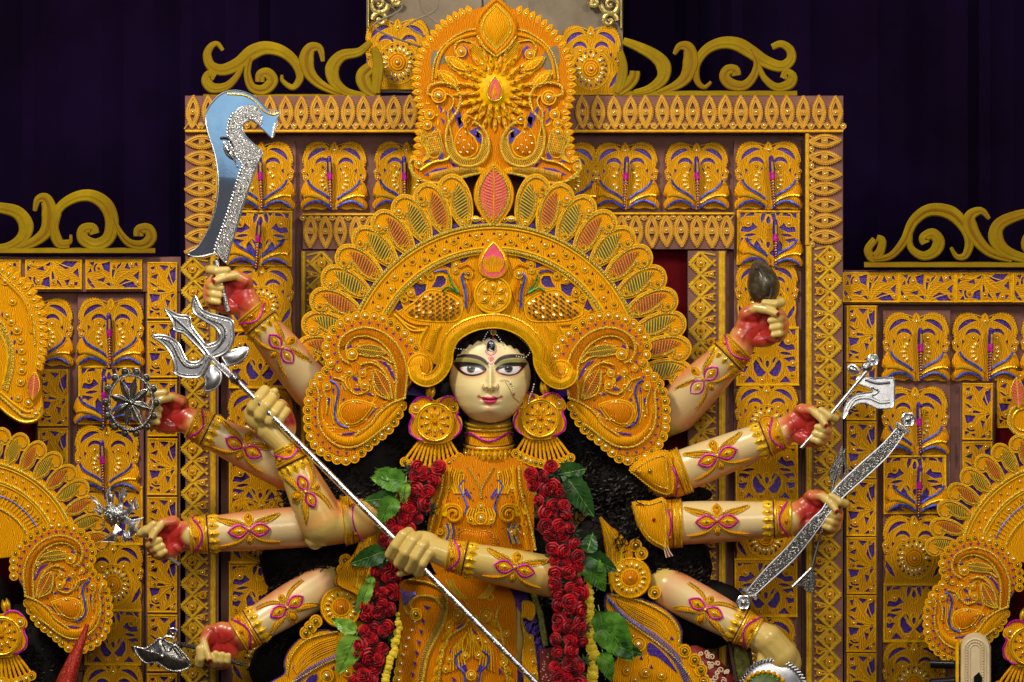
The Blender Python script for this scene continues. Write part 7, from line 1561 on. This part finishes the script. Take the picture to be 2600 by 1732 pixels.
# bow
BW = thing('bow', 'long embossed silver bow slanting through the third right hand', 'bow', 2080, 1310, 245)
pth = [(1904, 1508, 250), (1950, 1460, 250), (2010, 1402, 252), (2066, 1334, 256), (2095, 1300, 256), (2134, 1248, 252), (2190, 1196, 248), (2250, 1140, 244), (2292, 1086, 240)]
q = cr(pth, 6); m_ = len(q); N = norms([p[:2] for p in q], False); b = MB(); v = []; f = []
for i, p in enumerate(q):
    w_ = 11 + 7 * abs(sin(pi * i / (m_ - 1) * 2))
    for a, dh in ((-1, -7), (-1, 0), (-.75, 4), (.75, 4), (1, 0), (1, -7)): v.append((p[0] + N[i][0] * a * w_, p[1] + N[i][1] * a * w_, p[2] + dh))
for i in range(m_ - 1):
    for k in range(5): f.append((i * 6 + k, i * 6 + k + 1, i * 6 + k + 7, i * 6 + k + 6))
b.add(v, f, 'dark_silver'); b.build('bow_stave', BW)
b = MB(); rr = random.Random(9)
for i, p in enumerate(q):
    w_ = 11 + 7 * abs(sin(pi * i / (m_ - 1) * 2))
    for _ in range(10): o_ = rr.uniform(-.72, .72) * w_; s_ = rr.uniform(-6, 6); b.ball(p[0] + N[i][0] * o_ - N[i][1] * s_, p[1] + N[i][1] * o_ + N[i][0] * s_, p[2] + 4, rr.uniform(1.4, 2.8), 'embossed_silver' if rr.random() < .6 else 'silver', lo=True)
for s in (-1, 1): b.tube([(p[0] + N[i][0] * s * (10 + 7 * abs(sin(pi * i / (m_ - 1) * 2))), p[1] + N[i][1] * s * (10 + 7 * abs(sin(pi * i / (m_ - 1) * 2))), p[2] + 3) for i, p in enumerate(q)], 1.8, 0, 'silver', 5)
b.build('embossing', BW)
for (x, y, tx, ty) in ((1904, 1508, 1888, 1530), (2292, 1086, 2306, 1066)):
    b = MB(); dx, dy = tx - x, ty - y; l = hypot(dx, dy); b.tube([(x - dy / l * 22, y + dx / l * 22, 250), (x + dy / l * 22, y - dx / l * 22, 250)], 5, 0, 'silver', 8); b.tube([(x - dy / l * 18 - dx * .2, y + dx / l * 18 - dy * .2, 250), (x + dy / l * 18 - dx * .2, y - dx / l * 18 - dy * .2, 250)], 3.5, 0, 'embossed_silver', 8)
    b.plate(circ(tx, ty, 20, 6), (), 240, 251, 'embossed_silver', 2); b.tube(circ(tx, ty, 18, 6), 3, 250, 'silver', 6, closed=True); b.ball(tx, ty, 251, 8, 'embossed_silver', rh=4); b.build('tip_knob', BW)
AR = thing('arrow', 'silver arrow with a dark ribbed fletching held across the bow', 'arrow', 2080, 1360, 235)
b = MB(); b.tube([(2061, 1446, 238), (2082, 1360, 240), (2100, 1300, 236), (2122, 1200, 232), (2146, 1140, 228)], 4, 0, 'dark_silver', 8); b.tube([(2062, 1440, 242), (2083, 1360, 244)], 2.4, 0, 'silver', 6); b.build('shaft', AR)
fo = CV(1400, 1100, 2.481)([(1640, 848), (1600, 880), (1515, 968), (1545, 975), (1580, 960), (1600, 995), (1640, 1012), (1655, 950), (1658, 900)])
b = MB(); b.plate(fo, (), 232, 240, 'dark_silver', 1.5); b.tube(cr(CV(1400, 1100, 2.481)([(1640, 850), (1590, 900), (1520, 968)]), 4), 4, 240, 'embossed_silver', 6); b.tube(cr(CV(1400, 1100, 2.481)([(1640, 850), (1656, 920), (1645, 1008)]), 4), 4, 240, 'embossed_silver', 6); b.build('fletching', AR)
b = MB(); b.plate([(2112, 1240), (2104, 1200), (2122, 1160), (2140, 1130), (2142, 1180), (2128, 1220)], (), 226, 233, 'dark_silver', 1.5); b.tube([(2140, 1150, 236), (2150, 1190, 236), (2128, 1262, 236)], 4, 0, 'embossed_silver', 6); b.build('arrow_point', AR)
# dish
DI = thing('dish', 'round silver dish with roped rim and orange beaded centre at the bottom edge', 'dish', 1962, 1762, 250)
b = MB(); b.plate(circ(1962, 1762, 86, 44), (), 244, 256, 'polished_silver', 3); b.dome(circ(1962, 1762, 80, 40), 256, 270, 'polished_silver', 4); b.build('plate', DI)
b = MB(); b.tube(circ(1962, 1762, 86, 50), 5, 258, 'dark_silver', 8, closed=True)
for i in range(60): a = 6 * i; b.tube([(1962 + 82 * cos(radians(a)), 1762 + 82 * sin(radians(a)), 263), (1962 + 91 * cos(radians(a + 4)), 1762 + 91 * sin(radians(a + 4)), 262)], 2.0, 0, 'silver', 5)
b.build('rope_rim', DI); b = MB(); b.dome(circ(1942, 1764, 60, 30), 264, 290, 'green_foam', 4); b.build('centre_cushion', DI)
for r_, n_, m_, s_ in ((58, 26, 'orange_foam', 6.5), (49, 22, 'green_tape', 4.5), (44, 20, 'pink_foam', 4), (38, 18, 'gold_foil', 4), (30, 14, 'white_gem', 3.4)):
    me_ = MB().ball(0, 0, 0, s_, m_).mesh('bead')
    for i in range(n_):
        a = 360 * i / n_ + r_
        if sin(radians(a)) < .2: put('bead', me_, DI, 1942 + r_ * cos(radians(a)), 1764 + r_ * sin(radians(a)), 290 - r_ * .33, 0, 1)
# ------------------------------------------------------------------ neighbouring statues, cut by the photo edges
def fan(label, cx, cy, RR, a0, a1, n, s, h, frm):
    t = thing('crown', label, 'crown', cx, cy, h, 'crowns of the side statues'); b = MB(); b.plate(arcp(cx, cy, RR - 28, a0, a1, 30) + [(cx, cy)], (), h - 14, h - 4, 'orange_foam', 2); b.build('foam_body', t)
    b = MB(); b.plate(arcp(cx, cy, RR + 20, a0 + 2, a1 - 2, 30) + arcp(cx, cy, RR - 60, a1 - 2, a0 + 2, 30), (), h - 20, h - 15, 'purple_foil', 0); b.build('purple_backing', t)
    b = MB()
    for r_, w_, m_ in ((RR - 42, 4, 'gold_thread'), (RR - 50, 2, 'yellow_ridge'), (RR - 86, 4, 'gold_thread'), (RR - 92, 2, 'yellow_ridge'), (RR - 150, 3, 'gold_thread'), (RR - 120, 2, 'blue_tape')): b.tube(arcp(cx, cy, r_, a0, a1, 40), w_, h - 2, m_, 6)
    for k in range(30):
        a = a0 + (a1 - a0) * (k + .5) / 30; r_ = RR - 68 + 6 * (-1) ** k; b.ball(cx + r_ * sin(radians(a)), cy - r_ * cos(radians(a)), h - 3, 3.4, 'pearl_gold' if k % 3 else 'dark_gem', lo=True)
        b.tube([(cx + (RR - 100) * sin(radians(a)), cy - (RR - 100) * cos(radians(a))), (cx + (RR - 112) * sin(radians(a + .8)), cy - (RR - 112) * cos(radians(a + .8))), (cx + (RR - 140) * sin(radians(a)), cy - (RR - 140) * cos(radians(a)))], 1.6, h - 2, 'yellow_ridge', 4)
    b.build('arch_ridges', t)
    for i in range(n):
        a = a0 + (a1 - a0) * (i + .5) / n; o = put('paisley_petal', PET[i % 2], t, cx + RR * sin(radians(a)), cy - RR * cos(radians(a)), h - 8 + .6 * (i % 2), a, s)
        if frm < 0: o.scale[0] *= -1
    for i in range(9): a = a0 + (a1 - a0) * (i + .5) / 9; put('pearl_coil', COIL if i % 2 else COILD, t, cx + (RR - 104) * sin(radians(a)), cy - (RR - 104) * cos(radians(a)), h - 4, 0, .8)
    return t
fan('crown fan of the left statue with green and pink ribbed petals', -60, 1425, 296, -20, 84, 12, .62, 150, -1)
fan('crown fan of the right statue with dark ribbed petals', 2700, 1440, 306, -84, 20, 12, .62, 150, 1)
ear_wing('paisley ear ornament of the left statue, above the red horn', 1, .86, (160, 1492), 190)
ear_wing('paisley ear ornament of the right statue, above the cream arch', -1, .84, (2466, 1520), 190)
LS = thing('attendant_statue', 'black haired statue at the left photo edge, mostly outside the picture', 'statue', -80, 1740, 100)
b = MB(); SPH = _sph(14, 10); b.ball(40, 1700, 110, 150, 'hair_black', ry=170, rh=60); b.ball(-80, 1560, 110, 120, 'hair_black', ry=140, rh=80); SPH = _sph(8, 6); b.build('hair_mass', LS)
b = MB(); rr = random.Random(12)
for _ in range(150): a, q = rr.uniform(0, 6.28), rr.random() ** .5; curl(40 + 145 * q * cos(a), 1700 + 160 * q * sin(a), 115 + 60 * math.sqrt(1 - q * q), rr.uniform(25, 60), rr.uniform(40, 130))
b.build('curly_hair', LS, kind='stuff')
RS = thing('attendant_statue', 'black haired statue at the right photo edge, mostly outside the picture', 'statue', 2680, 1740, 100)
b = MB(); SPH = _sph(14, 10); b.ball(2610, 1720, 110, 130, 'hair_black', ry=140, rh=60); b.ball(2720, 1560, 110, 120, 'hair_black', ry=140, rh=80); SPH = _sph(8, 6); b.build('hair_mass', RS)
b = MB()
for _ in range(120): a, q = rr.uniform(0, 6.28), rr.random() ** .5; curl(2610 + 125 * q * cos(a), 1720 + 135 * q * sin(a), 115 + 60 * math.sqrt(1 - q * q), rr.uniform(25, 60), rr.uniform(40, 130))
b.build('curly_hair', RS, kind='stuff')
earring('gold earring with magenta edging at the left photo edge, beside black hair', 4, 1615, 1)
earring('gold earring with magenta edging at the right photo edge, beside black hair', 2612, 1640, -1)
# left side statue's crest plaque
LP_ = thing('crest_plaque', 'serrated orange crest plaque cut by the left photo edge, with a pink leaf', 'crest plaque', 20, 900, 60)
cc = CV(0, 640, 3.408)
lo_ = cr(cc([(-200, 110), (0, 130), (100, 190), (200, 290), (300, 420), (345, 560), (355, 700), (350, 850), (330, 960), (330, 1040), (360, 1150), (375, 1280), (380, 1380), (340, 1465), (210, 1490), (80, 1430), (0, 1360), (-200, 1200)]), 4, True)
b = MB(); b.plate(lo_, (), 50, 66, 'orange_foam', 3); b.build('foam_body', LP_)
b = MB()
for p, r_, m_ in (([(0, 210), (100, 300), (190, 400), (250, 530), (270, 700)], 4, 'orange_foam'), ([(0, 180), (120, 290), (230, 430), (290, 600), (300, 800)], 2.4, 'gold_thread'), ([(-60, 560), (20, 620), (70, 720), (110, 850), (110, 1000), (60, 1200)], 3.6, 'gold_thread'), ([(-60, 620), (0, 700), (50, 820), (60, 960), (20, 1150)], 2.6, 'yellow_ridge'), ([(0, 1250), (100, 1340), (200, 1420), (300, 1420), (355, 1340)], 4, 'gold_thread'), ([(0, 1340), (80, 1410), (200, 1470), (320, 1450), (375, 1370)], 3.4, 'gold_foil'), ([(0, 1210), (120, 1310), (220, 1380), (290, 1370)], 3, 'yellow_ridge')): rope(b, cc(p), r_, 68, m_, tw=m_ == 'gold_thread')
b.ribs(cr(cc([(20, 620), (70, 720), (110, 850), (110, 1000), (60, 1200)]), 6), cr(cc([(-20, 700), (20, 780), (60, 900), (60, 1010), (10, 1180)]), 6), 5, 1.4, 67, 'gold_thread', 70); b.build('relief_scrolls', LP_)
b = MB()
for q in [(70, 590), (100, 700), (125, 780), (145, 860), (100, 1270), (190, 1380), (290, 1370), (20, 540)]: x, y = cc([q])[0]; b.plate(lens(x, y, 12, 6, 100, 4), (), 65, 68, 'purple_foil', 0)
b.build('purple_inlay', LP_)
for i, q in enumerate(resamp(cc([(20, 150), (130, 220), (220, 300), (310, 430), (352, 560), (365, 700), (355, 850), (330, 980)]), 19)): put('edge_leaf', LFM, LP_, q[0] + 2, q[1], 62, 20 + 9 * i, 1.25)
for x, y, s in ((150, 670, 1.2), (180, 760, 1), (190, 850, 1), (200, 935, 1), (190, 1020, 1.1), (250, 1300, 1.3), (310, 1400, 1.1), (100, 600, 1), (65, 545, 1), (45, 250, 1), (110, 425, 1), (180, 1120, 1.1), (160, 1260, 1)): q = cc([(x, y)])[0]; put('pearl_coil', COIL, LP_, q[0], q[1], 66, 0, s)
b = MB(); q = cc([(290, 1160)])[0]; ribleaf(b, q[0], q[1], 72, 30, 95, 78, 'pink_foam', 'gold_foil', n=10, r=1.4); b.build('pink_leaf', LP_)
MB().plate(offs(lo_, -10), (), -60, 49, 'brown_board', 0).build('mounting_block', LP_)
FP = thing('flame_ornament', 'small gold flame ornament with pink ribs at the right photo edge', 'ornament', 2588, 1030, 70)
b = MB(); ribleaf(b, 2584, 998, 78, 34, 85, 84, 'pink_foam', 'gold_foil', n=10, r=1.5); b.build('pink_leaf', FP); b = MB(); b.plate(circ(2600, 1066, 44, 24), (), 66, 78, 'orange_foam', 2); b.tube(circ(2600, 1066, 40, 24), 4, 79, 'gold_thread', 6, closed=True); b.tube(circ(2600, 1066, 28, 20), 3, 79, 'gold_foil', 6, closed=True)
b.plate([(2560, 1040), (2590, 960), (2620, 1040)], (), -60, 70, 'orange_foam', 2); b.build('disc', FP)
# odds and ends at the lower corners
HN = thing('horn', 'tapered red horn with gold glitter in front of the left ear ornament', 'horn', 190, 1660, 320)
b = MB(); b.tube([(222, 1585, 318), (208, 1625, 320), (190, 1670, 322), (172, 1720, 322), (155, 1775, 322)], [5, 10, 17, 24, 29], 0, 'horn_red', 18); b.build('horn_body', HN)
CA = thing('scroll_end', 'cream carved horseshoe arch end with a pale roped groove at the lower right', 'carving', 2476, 1690, 330)
ca = [(2437, 1760), (2437, 1640)] + circ(2476, 1645, 39, 14, 180, 360) + [(2516, 1640), (2516, 1760)]
b = MB(); b.plate(ca, (), 315, 335, 'cream_paint', 4); b.build('carved_plate', CA); b = MB()
for r_, w_ in ((27, 2.4), (13, 2.0)): b.tube([(2476 - r_, 1760), (2476 - r_, 1650)] + circ(2476, 1650, r_, 10, 180, 360) + [(2476 + r_, 1650), (2476 + r_, 1760)], w_, 335, 'cream_paint', 6)
b.beads([(2456, 1740), (2456, 1650)] + circ(2476, 1650, 20, 10, 180, 360) + [(2496, 1650), (2496, 1740)], 7, 3, 336, 'cream_paint'); b.build('roped_groove', CA)
b = MB(); b.plate([(2425, 1640), (2436, 1620), (2436, 1760), (2425, 1760)], (), 300, 330, 'yellow_ridge', 2); b.plate([(2472, 1718), (2486, 1706), (2494, 1720), (2494, 1760), (2472, 1760)], (), 336, 342, 'black_lacquer', 1); b.build('edge_block', CA)
BR = thing('black_rod', 'black lacquered rods at the lower right edge beside the cream arch', 'rod', 2400, 1690, 310)
b = MB(); b.tube([(2362, 1686, 312), (2436, 1688, 312)], 11, 0, 'black_lacquer', 12); b.build('rod', BR); b = MB(); b.tube([(2364, 1736, 312), (2440, 1730, 312)], 14, 0, 'black_lacquer', 12); b.build('rod', BR)
yellow('thick yellow marigold garland in the lower left corner of the photo', [(4, 1690), (14, 1716), (18, 1750)], 200, 1.7)
